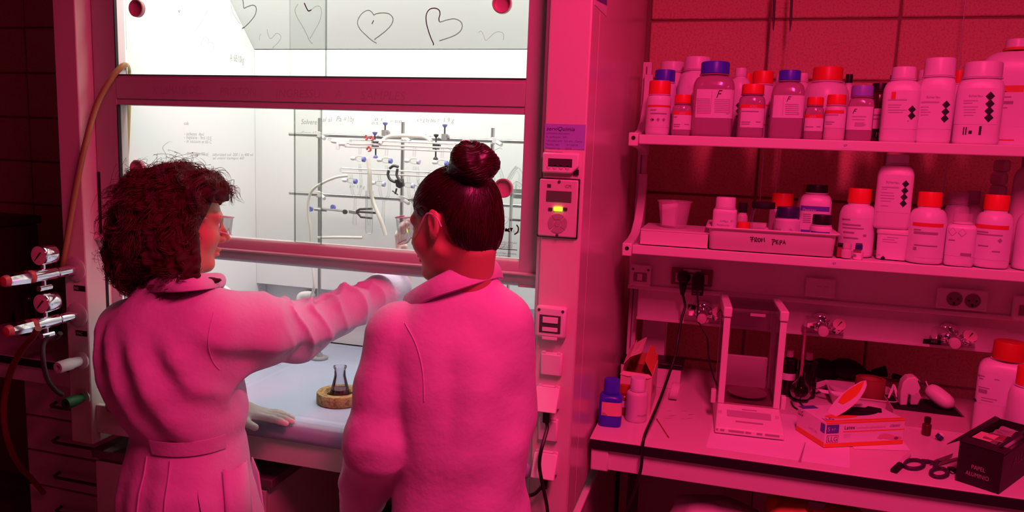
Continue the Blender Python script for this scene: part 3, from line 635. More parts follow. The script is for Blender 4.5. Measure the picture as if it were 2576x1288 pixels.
# bench gas taps
def benchtap(px, py, label, dark=False):
    c = at(px, py, 2.443); x, z = c.x, c.z
    t = thing('gas_tap', label, 'gas tap', (x, 2.443, z), group='chrome gas taps on the valve panel')
    mb = MB(); mb.lathe([(.030, .0), (.030, .003), (.022, .010), (.012, .012)], 28, axis_mat((x, 2.4429, z+.010), (0, -1, 0))); mb.build('rosette', chrome, t)
    mb = MB(); mb.lathe([(.012, .010), (.012, .040), (.016, .044), (.016, .068), (.014, .072)], 24, axis_mat((x, 2.443, z+.008), (0, -1, -.12))); mb.build('tap_body', chrome, t)
    mb = MB(); mb.lathe([(.0145, .072), (.0155, .076), (.0155, .086), (.0135, .090), (0, .091)], 24, axis_mat((x, 2.443, z+.008), (0, -1, -.12))); mb.build('end_cap', MATS['plate_pink'], t)
    mb = MB(); mb.lathe([(.012, .012), (.019, .014), (.0205, .018), (.0205, .046), (.018, .050), (0, .051)], 12, axis_mat((x, 2.405, z+.016), (-1, -.25, .0)), ridge=(1, 4, .08)); mb.build('knob', chrome, t)
    mb = MB(); mb.tube([(x, 2.40, z+.004), (x+.03, 2.402, z)], .005, 10); mb.build('gauge_stem', chrome, t)
    g = (x+.044, 2.418, z-.001)
    mb = MB(); mb.lathe([(.019, 0), (.0205, .002), (.0205, .026), (.019, .028)], 32, axis_mat(g, (.12, -.72, .62))); ga = mb.build('gauge_case', chrome, t)
    mb = MB(); mb.lathe([(.019, .0282), (.001, .0284)], 32, axis_mat(g, (.12, -.72, .62))); mb.build('gauge_dial', MATS['dial_white'], ga)
    mb = MB(); A = axis_mat(g, (.12, -.72, .62)); mb.prism([A @ Vector(q) for q in ((-.012, -.002, .0288), (.013, .0, .0288), (-.012, .002, .0288))], A.to_3x3() @ Vector((0, 0, .0005))); mb.build('pointer', blackm, ga)
    return x, z, t
benchtap(1768, 788, 'chrome gas tap with gauge, left of the balance', )
benchtap(2063, 818, 'chrome gas tap with gauge in the middle of the panel')
x, z, t = benchtap(2382, 846, 'chrome gas tap with gauge above the hanging clear bag')
p, q = at(2323, 852, 2.4425), at(2366, 868, 2.4425)
lt = B('gas_tag', black, t, (p.x, q.x, 2.4418, 2.4428, q.z, p.z))
mb = MB(); text(mb, 'AIRE', (p.x+.020, 2.4415, q.z+.005), (1, 0, 0), (0, 0, 1), .008, width=.018); mb.build('tag_text', white, lt, smooth=False)
# thin hanging tubes
def wire(name, label, pts, sleeve):
    p0 = pts[0]; t = thing(name, label, 'tubing', tuple(p0))
    mb = MB(); mb.tube(pts, .0016, 8); mb.build('line', alum, t)
    if sleeve:
        mb = MB(); a, b, c_ = sleeve; mb.tube([a, b, c_], [.0042, .0042, .0015], 10); mb.build('sleeve', darkm, t, label='dark sleeve with tapered tip')
wire('thin_tube', 'left thin hanging tube with a dark sleeve against the block wall', [at(1952, -60, 2.62), at(1944, 90, 2.62), at(1936, 190, 2.62), at(1912, 505, 2.62), at(1909, 540, 2.62)], (at(1951, -50, 2.62), at(1946, 50, 2.62), at(1945, 78, 2.62)))
wire('thin_tube', 'second thin hanging tube with a dark sleeve against the block wall', [at(1996, -60, 2.62), at(1986, 90, 2.62), at(1976, 190, 2.62), at(1951, 485, 2.62), at(1948, 520, 2.62)], (at(1994, -50, 2.62), at(1989, 50, 2.62), at(1987, 80, 2.62)))
wire('thin_tube', 'single thin hanging tube above the tall white bottles', [at(2436, -60, 2.62), at(2420, 90, 2.62), at(2411, 185, 2.62), at(2373, 490, 2.62), at(2371, 520, 2.62)], None)
# ================================================================ BOTTLES
class Bottle:
    def __init__(s, name, label, px0, px1, ytop, Y, zb, cap, capm=None, body=None, n=2.0, shoulder=0.70, group=None, cat='bottle', ring=True, turn=0.0, dy=0.0, ridge=0.035, capn=48, depth=1.0, tilt=0.0):
        """px0,px1: silhouette at depth Y; ytop: picture row of the cap top; cap=(cx0,cx1,ybottom of cap)"""
        body = body or whitec; capm = capm or whitec
        xa, xb = at(px0, ytop+60, Y).x, at(px1, ytop+60, Y).x
        s.xc = (xa+xb)/2; s.Y = Y; s.zb = zb; s.w = (xb-xa)/2*math.cos(math.atan2(s.xc, Y)); s.n = n; s.dep = depth
        ztop = at((cap[0]+cap[1])/2, ytop, Y).z; zc = at((cap[0]+cap[1])/2, cap[2], Y).z-zb
        s.H = ztop-zb; cw = (at(cap[1], ytop, Y).x-at(cap[0], ytop, Y).x)/2*math.cos(math.atan2(s.xc, Y)); cx = 0.0
        s.rz = -math.atan2(s.xc, Y)+turn
        s.t = t = thing(name, label, cat, (s.xc, Y, zb), s.rz, group=group)
        w = s.w; neck = cw*0.93; zn = zc-0.004; zs = zn*shoulder
        prof = [(w*.90, 0.0, n), (w*.97, .003, n), (w, .009, n), (w, zs, n)]
        for k in range(1, 8):
            a = k/7*PI/2; f = math.sin(a)
            prof.append((w*(1-(1-math.cos(a)))+neck*(1-math.cos(a)) if False else neck+(w-neck)*math.cos(a)**.85, zs+(zn-zs)*(.93*f), n+(2-n)*(k/7)))
        prof += [(neck, zn, 2.0)]
        if ring: prof += [(neck*1.0, zn-.0005, 2), (cw*1.06, zn+.0005, 2), (cw*1.06, zn+.0025, 2), (neck, zn+.003, 2)]
        prof += [(neck*.96, zc+.002, 2.0)]
        s.prof = prof
        N = 40; mb = MB(); rings = []
        for r, z, nn in prof:
            R = []
            for k in range(N):
                a = 2*PI*k/N; c_, s_ = math.cos(a), math.sin(a)
                q = r/((abs(c_)**nn+abs(s_)**nn)**(1/nn))
                R.append((q*c_, q*s_*(depth if nn > 0 else 1), z))
            rings.append(R)
        mb.loft(rings); s.bodyo = mb.build('body', body, t, world=False, ang=60)
        mb = MB(); h = s.H-zc; rr = cw
        mb.lathe([(rr*.985, zc), (rr, zc+.0015), (rr*.985, zc+h-.003), (rr*.93, zc+h), (0.0, zc+h)], capn, ridge=(1, 2, ridge)); s.cap = mb.build('cap', capm, t, world=False, ang=50)
    def wid(s, z):
        P = s.prof
        for i in range(len(P)-1):
            if P[i][1] <= z <= P[i+1][1] and P[i+1][1] > P[i][1]:
                f = (z-P[i][1])/(P[i+1][1]-P[i][1]); return P[i][0]+(P[i+1][0]-P[i][0])*f
        return s.w
    def pt(s, dx, z, off=.0005):
        w = s.wid(z)+off; q = min(abs(dx)/w, .985); return (dx, -w*s.dep*(1-q**s.n)**(1/s.n)-.0001, z)
    def dx(s, px, py): return max(-.97*s.w, min(.97*s.w, (at(px, py, s.Y-s.w*.9).x-s.xc)))
    def z(s, px, py): return at(px, py, s.Y-s.w*.9).z-s.zb
    def patch(s, d0, d1, z0, z1, off=.0005, mb=None):
        mb = mb or MB(); nu, nz = 14, 4; vs = []
        # spread columns evenly in angle so the label follows the curve
        a0, a1 = math.asin(max(-1, min(1, d0/s.w))), math.asin(max(-1, min(1, d1/s.w)))
        for j in range(nz+1):
            for i in range(nu+1): vs.append(s.pt(s.w*math.sin(a0+(a1-a0)*i/nu), z0+(z1-z0)*j/nz, off))
        return mb.add(vs, [(j*(nu+1)+i, j*(nu+1)+i+1, (j+1)*(nu+1)+i+1, (j+1)*(nu+1)+i) for j in range(nz) for i in range(nu)])
    def label(s, x0, x1, y0, y1, m=None, name='label', off=.0005):
        xm = (x0+x1)/2; mb = s.patch(s.dx(x0, y1), s.dx(x1, y1), s.z(xm, y1), s.z(xm, y0), off)
        return mb.build(name, m or labelw, s.t, world=False)
    def lines(s, parent, rows, m=None, off=.0012):
        """rows: (x0,x1,y,h) picture px lines of small print"""
        mb = MB()
        for x0, x1, y, h in rows:
            z1 = s.z((x0+x1)/2, y); z0 = s.z((x0+x1)/2, y+h); s.patch(s.dx(x0, y), s.dx(x1, y), z0, z1, off, mb)
        return mb.build('small_print', m or inkg, parent, world=False, kind='stuff')
    def words(s, parent, txt, x0, x1, y, h, m=None, shear=0, off=.0012, name='lettering'):
        v, f, w = glyphs(txt, shear); d0, d1 = s.dx(x0, y), s.dx(x1, y); z0 = s.z(x0, y); hh = abs(s.z(x0, y-h)-z0)/.72
        mb = MB(); mb.add([s.pt(d0+(d1-d0)*p[0]/w, z0+p[1]*hh, off) for p in v], f)
        return mb.build(name, m or inkm, parent, world=False, smooth=False)
    def diamonds(s, parent, pts, r, m=None, off=.0013):
        for px, py in pts:
            d, z = s.dx(px, py), s.z(px, py); k = r/1000*s.Y/2.1
            mb = MB(); mb.add([s.pt(d, z-k*1.15, off), s.pt(d+k, z, off), s.pt(d, z+k*1.15, off), s.pt(d-k, z, off)], [(0, 1, 2, 3)]); mb.build('hazard_diamond', m or inkm, parent, world=False, smooth=False)
S1, S2 = 1.7432, 1.4232
bt = Bottle
# ---- top shelf, back row
Yb = 2.44
b = bt('reagent_bottle', 'white-capped bottle at the left end of the back row, top shelf', 1654, 1724, 157, 2.468, S1, (1659, 1721, 180), group=None)
b = bt('reagent_bottle', 'large white bottle behind the big purple-capped F bottle', 1704, 1800, 145, 2.40, S1, (1725, 1792, 176), shoulder=.66, n=3)
b.label(1724, 1780, 215, 300)
b = bt('reagent_bottle', 'white-capped bottle with black diamonds showing behind the red-banded jar', 1830, 1890, 172, 2.42, S1, (1838, 1868, 190))
b.diamonds(b.bodyo, [(1857, 265), (1857, 279), (1857, 293)], 6)
b = bt('reagent_bottle', 'white bottle with flat red cap behind the middle of the top shelf', 1884, 1948, 180, 2.36, S1, (1890, 1943, 211), redcap, shoulder=.80)
l = b.label(1890, 1944, 262, 330); b.lines(l, [(1928, 1940, 263, 4), (1922, 1934, 312, 4)], redband); b.diamonds(l, [(1937, 292)], 4)
b = bt('reagent_bottle', 'red-capped bottle half hidden behind its flat-capped neighbour', 1850, 1905, 186, 2.50, S1, (1866, 1896, 212), redcap)
b = bt('reagent_bottle', 'white-capped bottle left behind the narrower F bottle', 1936, 1990, 187, 2.49, S1, (1944, 1975, 205))
b = bt('reagent_bottle', 'white-capped bottle right behind the narrower F bottle', 1994, 2036, 185, 2.50, S1, (2000, 2030, 204))
b = bt('reagent_bottle', 'big white bottle with broad red cap in the back row', 2020, 2138, 170, 2.42, S1, (2043, 2120, 204), redcap, shoulder=.68)
b = bt('reagent_vial', 'small black-capped vial beside the broad red cap', 2118, 2145, 187, 2.53, S1, (2121, 2140, 209), black, cat='vial')
b = bt('reagent_bottle', 'dark bottle with black cap and pink label behind the top shelf row', 2183, 2236, 210, 2.38, S1, (2188, 2230, 228), black, mat('dark_brown_bottle', (.06, .012, .015), .2))
l = b.label(2192, 2232, 273, 324); b.lines(l, [(2197, 2222, 288, 3), (2197, 2215, 298, 3)], inkg)
l = b.label(2195, 2228, 326, 346, blackm, 'lower_label'); b.words(l, '19', 2205, 2217, 343, 11, labelw)
b = bt('reagent_bottle', 'blue-capped bottle peeking out left of the two-diamond bottle', 2228, 2262, 189, 2.50, S1, (2233, 2256, 206), bluecap)
b = bt('reagent_bottle', 'white-capped bottle peeking between the two-diamond and three-diamond bottles', 2298, 2345, 177, 2.47, S1, (2304, 2340, 198))
b = bt('reagent_bottle', 'red-capped bottle peeking between the three-diamond and four-diamond bottles', 2380, 2436, 178, 2.48, S1, (2392, 2428, 210), redcap)
b = bt('jerrycan', 'large white jerrycan at the right end of the top shelf', 2462, 2650, 100, 2.415, S1, (2496, 2560, 121), n=4, shoulder=.74, cat='jerrycan', capn=16, ridge=.05, depth=.55)
mb = MB(); mb.lathe([(.034, 0), (.034, .006), (.03, .007)], 28); zc = at(2528, 128, 2.415).z-S1; mb.v = [(v[0], v[1], v[2]+zc) for v in mb.v]; mb.build('orange_ring', mat('orange_band', (.75, .16, .05), .5), b.t, world=False, label='orange tamper ring')
l = b.label(2530, 2600, 212, 229, MATS['orange_band'], 'orange_label'); b.words(l, '1 L', 2533, 2558, 228, 13)
l = b.label(2528, 2600, 232, 318); b.lines(l, [(2534, 2570, 240, 3), (2534, 2575, 252, 8), (2534, 2560, 268, 3)]); b.lines(l, [(2520, 2576, 350, 3)], redband)
# ---- second row left
b = bt('reagent_bottle', 'white bottle with dark blue cap behind the leftmost red-capped bottle', 1640, 1701, 177, 2.345, S1, (1645, 1696, 206), bluecap, shoulder=.78)
# ---- top shelf, front row
b = bt('reagent_bottle', 'leftmost white bottle with tall red cap at the front of the top shelf', 1627, 1688, 204, 2.245, S1, (1633, 1688, 237), redcap, shoulder=.86)
b.label(1627, 1687, 264, 269, redband, 'red_stripe'); l = b.label(1627, 1687, 270, 320); b.lines(l, [(1634, 1648, 275, 3), (1634, 1675, 284, 3)]); b.diamonds(l, [(1637, 301), (1653, 301), (1667, 301)], 4.5, inkg); b.diamonds(l, [(1640, 301)], 3)
b = bt('reagent_bottle', 'small brown bottle with red cap just left of the big F bottle', 1690, 1740, 239, 2.24, S1, (1697, 1739, 260), redcap, ambg, n=3, shoulder=.74)
l = b.label(1691, 1738, 289, 326); b.label(1691, 1738, 280, 289, redband, 'red_stripe'); b.words(l, 'ACROS', 1707, 1722, 288, 5, labelw, off=.0016); b.lines(l, [(1694, 1702, 293, 2), (1694, 1710, 312, 2), (1720, 1732, 312, 2), (1694, 1708, 317, 2)])
b = bt('reagent_bottle', 'big brownish square bottle with purple cap and handwritten F', 1744, 1849, 157, 2.268, S1, (1763, 1836, 187), bluecap, ambg, n=4.5, shoulder=.76)
l = b.label(1747, 1842, 225, 297); b.words(l, 'F', 1799, 1815, 246, 20, inkm, .35, name='handwritten_letter')
b.lines(l, [(1752, 1786, 248+4*i, 1.6) for i in range(10)]+[(1796, 1836, 250+4.5*i, 1.8) for i in range(8)]+[(1790, 1791, 228, 56), (1826, 1832, 282, 5)], mat('fine_print', (.52, .5, .54), .8))
b = bt('reagent_bottle', 'brown jar with red cap and red-striped label right of the big F bottle', 1857, 1925, 213, 2.25, S1, (1867, 1924, 237), redcap, ambg, n=3.2, shoulder=.76)
l = b.label(1862, 1921, 272, 321); b.label(1862, 1921, 263, 272, redband, 'red_stripe'); b.words(l, 'ACROS', 1887, 1905, 271, 6, labelw, off=.0016); b.lines(l, [(1866, 1910, 279, 2.5), (1866, 1888, 306, 2), (1866, 1886, 311, 2), (1902, 1914, 306, 2)])
b = bt('reagent_bottle', 'narrower brownish square bottle with purple cap and handwritten F', 1940, 2026, 178, 2.262, S1, (1961, 2017, 203), bluecap, ambg, n=4.5, shoulder=.74)
l = b.label(1945, 2024, 240, 297); b.words(l, 'F', 1980, 1992, 256, 14, inkm, .35, name='handwritten_letter'); b.lines(l, [(1978, 2012, 262+5*i, 2) for i in range(6)]+[(1974, 1975, 243, 48), (2008, 2013, 284, 4)], MATS['fine_print'])
b = bt('reagent_bottle', 'small brown red-capped bottle right of the narrower F bottle', 2022, 2072, 245, 2.243, S1, (2028, 2070, 265), redcap, ambg, n=3, shoulder=.74)
l = b.label(2024, 2071, 297, 330); b.label(2024, 2071, 288, 297, redband, 'red_stripe'); b.words(l, 'ACROS', 2038, 2054, 296, 5, labelw, off=.0016); b.lines(l, [(2028, 2048, 318, 2), (2056, 2066, 318, 2)])
b = bt('reagent_bottle', 'small white red-capped bottle just left of the taped F bottle', 2073, 2128, 239, 2.243, S1, (2078, 2127, 263), redcap, whited, n=3, shoulder=.74)
l = b.label(2076, 2126, 286, 322); b.label(2076, 2126, 277, 285, redband, 'red_stripe'); b.lines(l, [(2080, 2112, 288, 2), (2080, 2102, 306, 2), (2080, 2096, 311, 2)])
b = bt('reagent_bottle', 'brownish square bottle with pale violet cap and small handwritten F', 2131, 2199, 216, 2.255, S1, (2140, 2197, 243), mat('pale_violet_cap', (.30, .26, .82), .4), ambg, n=4, shoulder=.78)
l = b.label(2132, 2196, 268, 327); b.words(l, 'F', 2148, 2160, 286, 13, inkm, .35, name='handwritten_letter'); b.lines(l, [(2148, 2184, 292, 2.5), (2148, 2180, 300, 2), (2155, 2178, 308, 10), (2177, 2182, 312, 4)], MATS['fine_print'])
def scharlau(label, px0, px1, ytop, Y, cap, lx0, lx1, ly0, ly1, dia, r, lines, word=None, red=None, sh=.78, zb=S1, extra=None):
    b = bt('reagent_bottle', label, px0, px1, ytop, Y, zb, cap, whitec, whitec, n=5, shoulder=sh)
    l = b.label(lx0, lx1, ly0, ly1, mat('label_gloss', (.80, .79, .84), .45) if 'label_gloss' not in MATS else MATS['label_gloss'])
    b.lines(l, lines, MATS['fine_print']); b.diamonds(l, dia, r)
    if word: b.words(l, 'Scharlau', *word, m=inkg)
    if red: b.label(*red, redband, 'red_mark', .0014)
    if extra: b.lines(l, extra, inkm)
    return b
scharlau('white square bottle with two black diamonds and a red mark', 2222, 2317, 170, 2.268, (2247, 2310, 199), 2230, 2313, 228, 325, [(2302, 276), (2301, 292)], 8.5, [(2243, 2290, 250, 3), (2243, 2276, 263, 2), (2243, 2272, 269, 2), (2243, 2288, 276, 2), (2243, 2280, 282, 2), (2290, 2294, 303, 3)], None, (2250, 2261, 231, 250))
scharlau('white square bottle with three black diamonds and tall ribbed cap', 2315, 2406, 148, 2.268, (2331, 2412, 192), 2318, 2402, 228, 325, [(2389, 264), (2387, 282), (2385, 299)], 8.5, [(2328, 2372, 255, 4), (2326, 2346, 268, 2), (2326, 2344, 275, 2), (2326, 2350, 281, 2), (2326, 2345, 288, 2)], (2340, 2374, 247, 6))
scharlau('largest white square bottle with four black diamonds', 2408, 2529, 158, 2.285, (2429, 2531, 196), 2414, 2518, 222, 313, [(2505, 243), (2504, 262), (2502, 280), (2501, 297)], 9.5, [(2440, 2475, 252, 2.5), (2440, 2462, 258, 2.5), (2440, 2476, 268, 2), (2440, 2470, 275, 2), (2440, 2470, 282, 2), (2440, 2465, 289, 2), (2408, 2415, 296, 9)], (2452, 2486, 244, 6), extra=[(2439, 2442, 320, 19), (2445, 2448, 320, 19), (2478, 2484, 318, 22), (2452, 2460, 329, 8)])
# ================================================================ LOWER SHELF
# flat carton and cup at the left end
a, c = at(1609, 628, 2.225), at(1778, 640, 2.225); zt = at(1690, 582, 2.225).z
t = thing('carton', 'flat white carton at the left end of the lower shelf', 'box', ((a.x+c.x)/2, 2.33, S2))
B('tray', white, t, (a.x, c.x, 2.225, 2.44, S2+.0003, zt-.004), bevel=.001)
B('lid', whited, t, (a.x-.001, c.x+.004, 2.232, 2.445, zt-.0035, zt+.002), bevel=.001, label='slightly curled lid')
cupY = 2.33; zc0 = zt+.0022
ca, cb = at(1655, 503, cupY), at(1742, 505, cupY); da, db = at(1662, 575, cupY), at(1727, 577, cupY)
t = thing('plastic_cup', 'translucent plastic cup holding folded paper on the flat white carton', 'cup', ((ca.x+cb.x)/2, cupY, zc0))
hh = ca.z-zc0; r0, r1 = (db.x-da.x)/2, (cb.x-ca.x)/2
frost = mat('frosted_plastic', (.80, .74, .74), .3, alpha=.24)
mb = MB(); mb.lathe([(0, .0005), (r0*.97, .0005), (r0, .002), (r1*.95, hh-.006), (r1*.95, hh-.004), (r1*1.03, hh-.003), (r1*1.04, hh), (r1*.98, hh), (r1*.93, hh-.006), (r0*.97, .003), (0, .003)], 36, caps=False); mb.build('cup_wall', frost, t, world=False)
mb = MB(); P = [(-.033+.006*i-.0*i, -.012-.006*math.sin(i*1.1), 0) for i in range(7)]
mb.prism([(-r0*.86, -.010, .006), (-.002, -r0*.80, .006), (.004, -r0*.78, .006), (.007, -r0*.72, hh-.008), (.003, -r0*.74, hh-.006), (-r0*.95, -.012, hh-.012)], (.004, .012, 0)); mb.build('folded_paper', paper, t, world=False)
# white tray FROM PEPA
ty0, ty1 = 2.222, 2.452
A0, A1 = at(1783, 630, ty0), at(2096, 650, ty0); R0, R1 = at(1771, 575, ty0-.008), at(2112, 592, ty0-.008)
zr = at(1935, 578, ty0-.008).z-S2
t = thing('plastic_tray', 'white plastic tray marked FROM PEPA on the lower shelf', 'tray', ((A0.x+A1.x)/2, (ty0+ty1)/2, S2))
w0, w1 = (A1.x-A0.x)/2, (R1.x-R0.x)/2; d0 = (ty1-ty0)/2
def tr(w, d, z, r): return rrect(-w, w, -d, d, r, z, 6)
mb = MB(); mb.loft([tr(w0-.004, d0-.004, .0004, .012), tr(w0, d0, .003, .014), tr(w1-.010, d0+.006, zr-.008, .018), tr(w1-.002, d0+.012, zr-.007, .02), tr(w1, d0+.014, zr-.003, .02), tr(w1-.002, d0+.012, zr, .02), tr(w1-.012, d0+.003, zr-.001, .018), tr(w1-.016, d0-.001, zr-.006, .016), tr(w0-.004, d0-.005, .006, .012)])
mb.build('shell', white, t, world=False, ang=60)
mb = MB(); yf = -d0-.0042; xo = (A0.x+A1.x)/2
def pen(l, w=.0025): 
    P = []
    for cx, cy in l:
        p = at(1550+cx*.26392, 380+cy*.26392, ty0-.002); z = p.z-S2; P.append((p.x-xo, -(d0+.006*(z-.003)/(zr-.011))-.0008, z))
    ribbon(mb, P, w, (0, -1, 0))
for l in ([(1298, 820), (1292, 866)], [(1275, 822), (1312, 822)], [(1280, 842), (1310, 840)], [(1322, 866), (1322, 826), (1340, 824), (1342, 840), (1324, 846), (1344, 866)], [(1352, 845), (1360, 828), (1374, 836), (1374, 856), (1362, 866), (1352, 856), (1352, 845)], [(1386, 866), (1388, 828), (1398, 850), (1410, 826), (1414, 866)],
          [(1490, 898), (1496, 846), (1512, 842), (1516, 858), (1494, 868)], [(1482, 842), (1500, 840)], [(1546, 848), (1524, 852), (1526, 884), (1548, 882)], [(1524, 868), (1544, 866)], [(1560, 896), (1562, 852), (1578, 852), (1578, 868), (1562, 874)], [(1590, 886), (1600, 846), (1612, 888)], [(1592, 872), (1610, 872)]): pen(l)
mb.build('handwriting', inkm, t, world=False, smooth=False)
TZ = S2+.0065
b = bt('reagent_bottle', 'small white bottle at the left inside the FROM PEPA tray', 1792, 1853, 496, 2.275, TZ, (1801, 1852, 521), n=4, shoulder=.93)
l = b.label(1795, 1851, 535, 576); b.words(l, 'KI98pt', 1811, 1832, 558, 5, inkg); b.words(l, '01', 1838, 1845, 558, 5, inkg); b.words(l, 'Paraformio', 1803, 1834, 567, 5, inkg)
b = bt('reagent_vial', 'clear vial with dark cap behind the jar in the tray', 1851, 1880, 510, 2.35, TZ, (1855, 1878, 534), blackm, whited, cat='vial', ring=False)
b = bt('reagent_vial', 'short vial with flat red cap in front in the tray', 1849, 1884, 558, 2.285, TZ, (1850, 1883, 577), redcap, whited, cat='vial', ring=False, shoulder=.9)
# jar with specimens
jx, jY = at(1917, 560, 2.30).x, 2.30; jr = (at(1951, 560, jY).x-at(1884, 560, jY).x)/2; jh = at(1917, 508, jY).z-TZ
t = thing('glass_jar', 'clear glass jar with dark lid holding pale pieces in the tray', 'jar', (jx, jY, TZ))
mb = MB(); mb.lathe([(0, .0005), (jr*.9, .0005), (jr, .004), (jr, jh*.62), (jr*.93, jh*.76), (jr*.84, jh*.84), (jr*.84, jh*.9)], 36, caps=False); mb.build('glass_wall', tubeg, t, world=False)
mb = MB(); mb.lathe([(jr*.86, jh*.86), (jr*.88, jh*.87), (jr*.88, jh-.002), (jr*.84, jh), (0, jh)], 36); mb.build('lid', blackm, t, world=False)
for i in range(7):
    a = i*2.4; r = jr*.5; cx, cy, cz = r*math.cos(a)*.9, r*math.sin(a)*.9, .014+.010*(i % 4)
    mb = MB(); mb.lathe([(0, -.014), (.008, -.013), (.0095, 0), (.008, .013), (0, .014)], 14, axis_mat((cx, cy, cz), (math.cos(a*1.7)*.6, math.sin(a)*.5, .7))); mb.build('specimen_piece', [whited, MATS['plate_pink'], white][i % 3], t, world=False)
b = bt('reagent_bottle', 'bottle with flat red cap standing behind the tray items', 1934, 1996, 486, 2.41, TZ, (1938, 1993, 520), redcap, whited, shoulder=.85)
b = bt('reagent_jar', 'squat white jar with dark blue lid in the tray', 1945, 2012, 520, 2.355, TZ, (1950, 2008, 547), mat('navy_lid', (.03, .03, .12), .4), whitec, cat='jar', shoulder=.96, ring=False)
l = b.label(1948, 2008, 556, 582); b.words(l, 'Acid', 1952, 1966, 579, 6, inkg); b.words(l, 'Nb,', 1986, 1996, 580, 6, inkg)
b = bt('reagent_bottle', 'white bottle with black cap and violet label band in the tray', 2010, 2092, 465, 2.385, TZ, (2030, 2086, 484), black, whitec, n=4, shoulder=.80)
l = b.label(2018, 2090, 533, 590); b.label(2018, 2090, 519, 531, bluepr, 'violet_band'); b.words(l, 'Panreac', 2023, 2058, 530, 7, labelw, off=.0016); b.lines(l, [(2024, 2044, 538+5*i, 2) for i in range(5)]); b.label(2018, 2040, 578, 585, bluepr, 'violet_band', .0014)
b = bt('reagent_bottle', 'dim pink bottle with red cap behind the violet-banded bottle', 2002, 2044, 464, 2.475, S2, (2017, 2031, 486), mat('dull_red', (.5, .06, .06), .5), whited)
b.t['label'] = 'narrow bottle with dull red cap behind the violet-banded bottle'
b = bt('reagent_jar', 'small white jar with black cap at the right front of the tray', 2036, 2091, 540, 2.285, TZ, (2040, 2089, 564), black, whitec, cat='jar', shoulder=.9)
b.label(2042, 2090, 583, 589, bluepr, 'violet_band')
# right part of lower shelf
t = thing('pen', 'black marker end poking out past the right side of the tray', 'pen', (at(2108, 611, 2.27).x, 2.27, S2+.036))
p = at(2100, 611, 2.30)
mb = MB(); mb.tube([(p.x+.004, 2.26, p.z), (p.x+.024, 2.262, p.z-.002)], .0055, 10); mb.build('barrel', black, t); mb = MB(); mb.tube([(p.x+.0242, 2.262, p.z-.002), (p.x+.030, 2.263, p.z-.003)], .003, 8); mb.build('tip', darkm, t)
x0, x1 = at(2097, 640, 2.28).x, at(2114, 640, 2.28).x
t = thing('small_carton', 'small dark red carton under the black marker on the lower shelf', 'box', ((x0+x1)/2, 2.28, S2))
B('carton_body', mat('maroon_card', (.35, .08, .08), .7), t, (x0+.003, x1+.010, 2.24, 2.31, S2+.0003, p.z-.0075), bevel=.001); B('carton_flap', mat('maroon_flap', (.28, .07, .07), .7), t, (x0+.003, x1+.010, 2.24, 2.31, p.z-.0072, p.z-.0062), bevel=.0004)
b = bt('reagent_bottle', 'red-capped white bottle left of the tall stacked bottle, lower shelf', 2112, 2206, 474, 2.315, S2, (2132, 2193, 510), redcap, whitec, shoulder=.72, ring=False)
l = b.label(2122, 2200, 548, 635, MATS['label_gloss']); b.lines(l, [(2125, 2146, 551, 3), (2126, 2172, 564, 4), (2126, 2180, 573, 3), (2128, 2156, 583, 4), (2128, 2166, 597, 4), (2178, 2186, 590, 6)]); b.lines(l, [(2160, 2176, 612, 3)], inkm)
b = bt('reagent_vial', 'little glass vial with dark blue cap before the red-capped bottle', 2142, 2169, 615, 2.235, S2, (2148, 2167, 627), mat('dark_blue_cap', (.04, .04, .25), .4), whited, cat='vial', ring=False, shoulder=.84)
l = b.label(2144, 2168, 636, 653, paper); b.label(2143, 2168, 629, 635, mat('amber_glass', (.25, .08, .03), .2), 'amber_shoulder'); b.lines(l, [(2149, 2156, 640, 6)])
b = bt('reagent_vial', 'clear pale vial standing left of the little blue-capped vial', 2112, 2140, 612, 2.238, S2, (2115, 2138, 624), whited, whited, cat='vial', ring=False, shoulder=.9)
# tub with lid
tY = 2.30; x0, x1 = at(2202, 650, tY).x, at(2279, 650, tY).x; tx = (x0+x1)/2; tw = (x1-x0)/2; th = at(2240, 574, tY).z-S2
t = thing('plastic_tub', 'squat white tub with lid underneath the tall four-diamond bottle', 'tub', (tx, tY, S2), -math.atan2(tx, tY))
mb = MB(); mb.loft([tr(tw*.93, tw*.93, .0003, .01), tr(tw*.95, tw*.95, .003, .012), tr(tw*1.01, tw*1.01, th-.014, .012)]); mb.build('tub_wall', whitec, t, world=False, ang=60)
mb = MB(); mb.loft([tr(tw*1.06, tw*1.06, th-.0138, .014), tr(tw*1.07, tw*1.07, th-.002, .014), tr(tw*1.03, tw*1.03, th, .012)]); ld = mb.build('lid', white, t, world=False, ang=60)
mb = MB()
def tz(px, py): q = at(px, py, tY-tw); return q.x-tx, q.z-S2
for x0_, x1_, y_, h_ in ((2228, 2258, 602, 3), (2228, 2264, 608, 3), (2240, 2268, 597, 3), (2208, 2222, 640, 2)):
    (xa, za), (xb, zb_) = tz(x0_, y_), tz(x1_, y_+h_); mb.box(xa, xb, -tw*1.012, -tw*1.011+.0005, zb_, za)
mb.build('small_print', inkg, t, world=False, kind='stuff')
xa, za = tz(2229, 650); mb = MB(); mb.prism([(xa-.006, -tw*1.0, za), (xa, -tw*1.0, za-.006), (xa+.006, -tw*1.0, za), (xa, -tw*1.0, za+.006)], (0, -.0012, 0)); mb.build('flame_mark', inkm, t, world=False)
ZT = S2+th+.0004
scharlau('tall white four-diamond bottle stacked on the squat tub', 2207, 2300, 389, tY, (2234, 2292, 411), 2212, 2296, 440, 535, [(2286, 463), (2284, 480), (2282, 496), (2280, 512)], 8, [(2227, 2270, 470, 3), (2227, 2240, 475, 2), (2225, 2256, 484, 2), (2224, 2258, 491, 2), (2224, 2258, 498, 2), (2224, 2250, 505, 2), (2224, 2243, 517, 2)], (2237, 2270, 461, 6), sh=.80, zb=ZT)
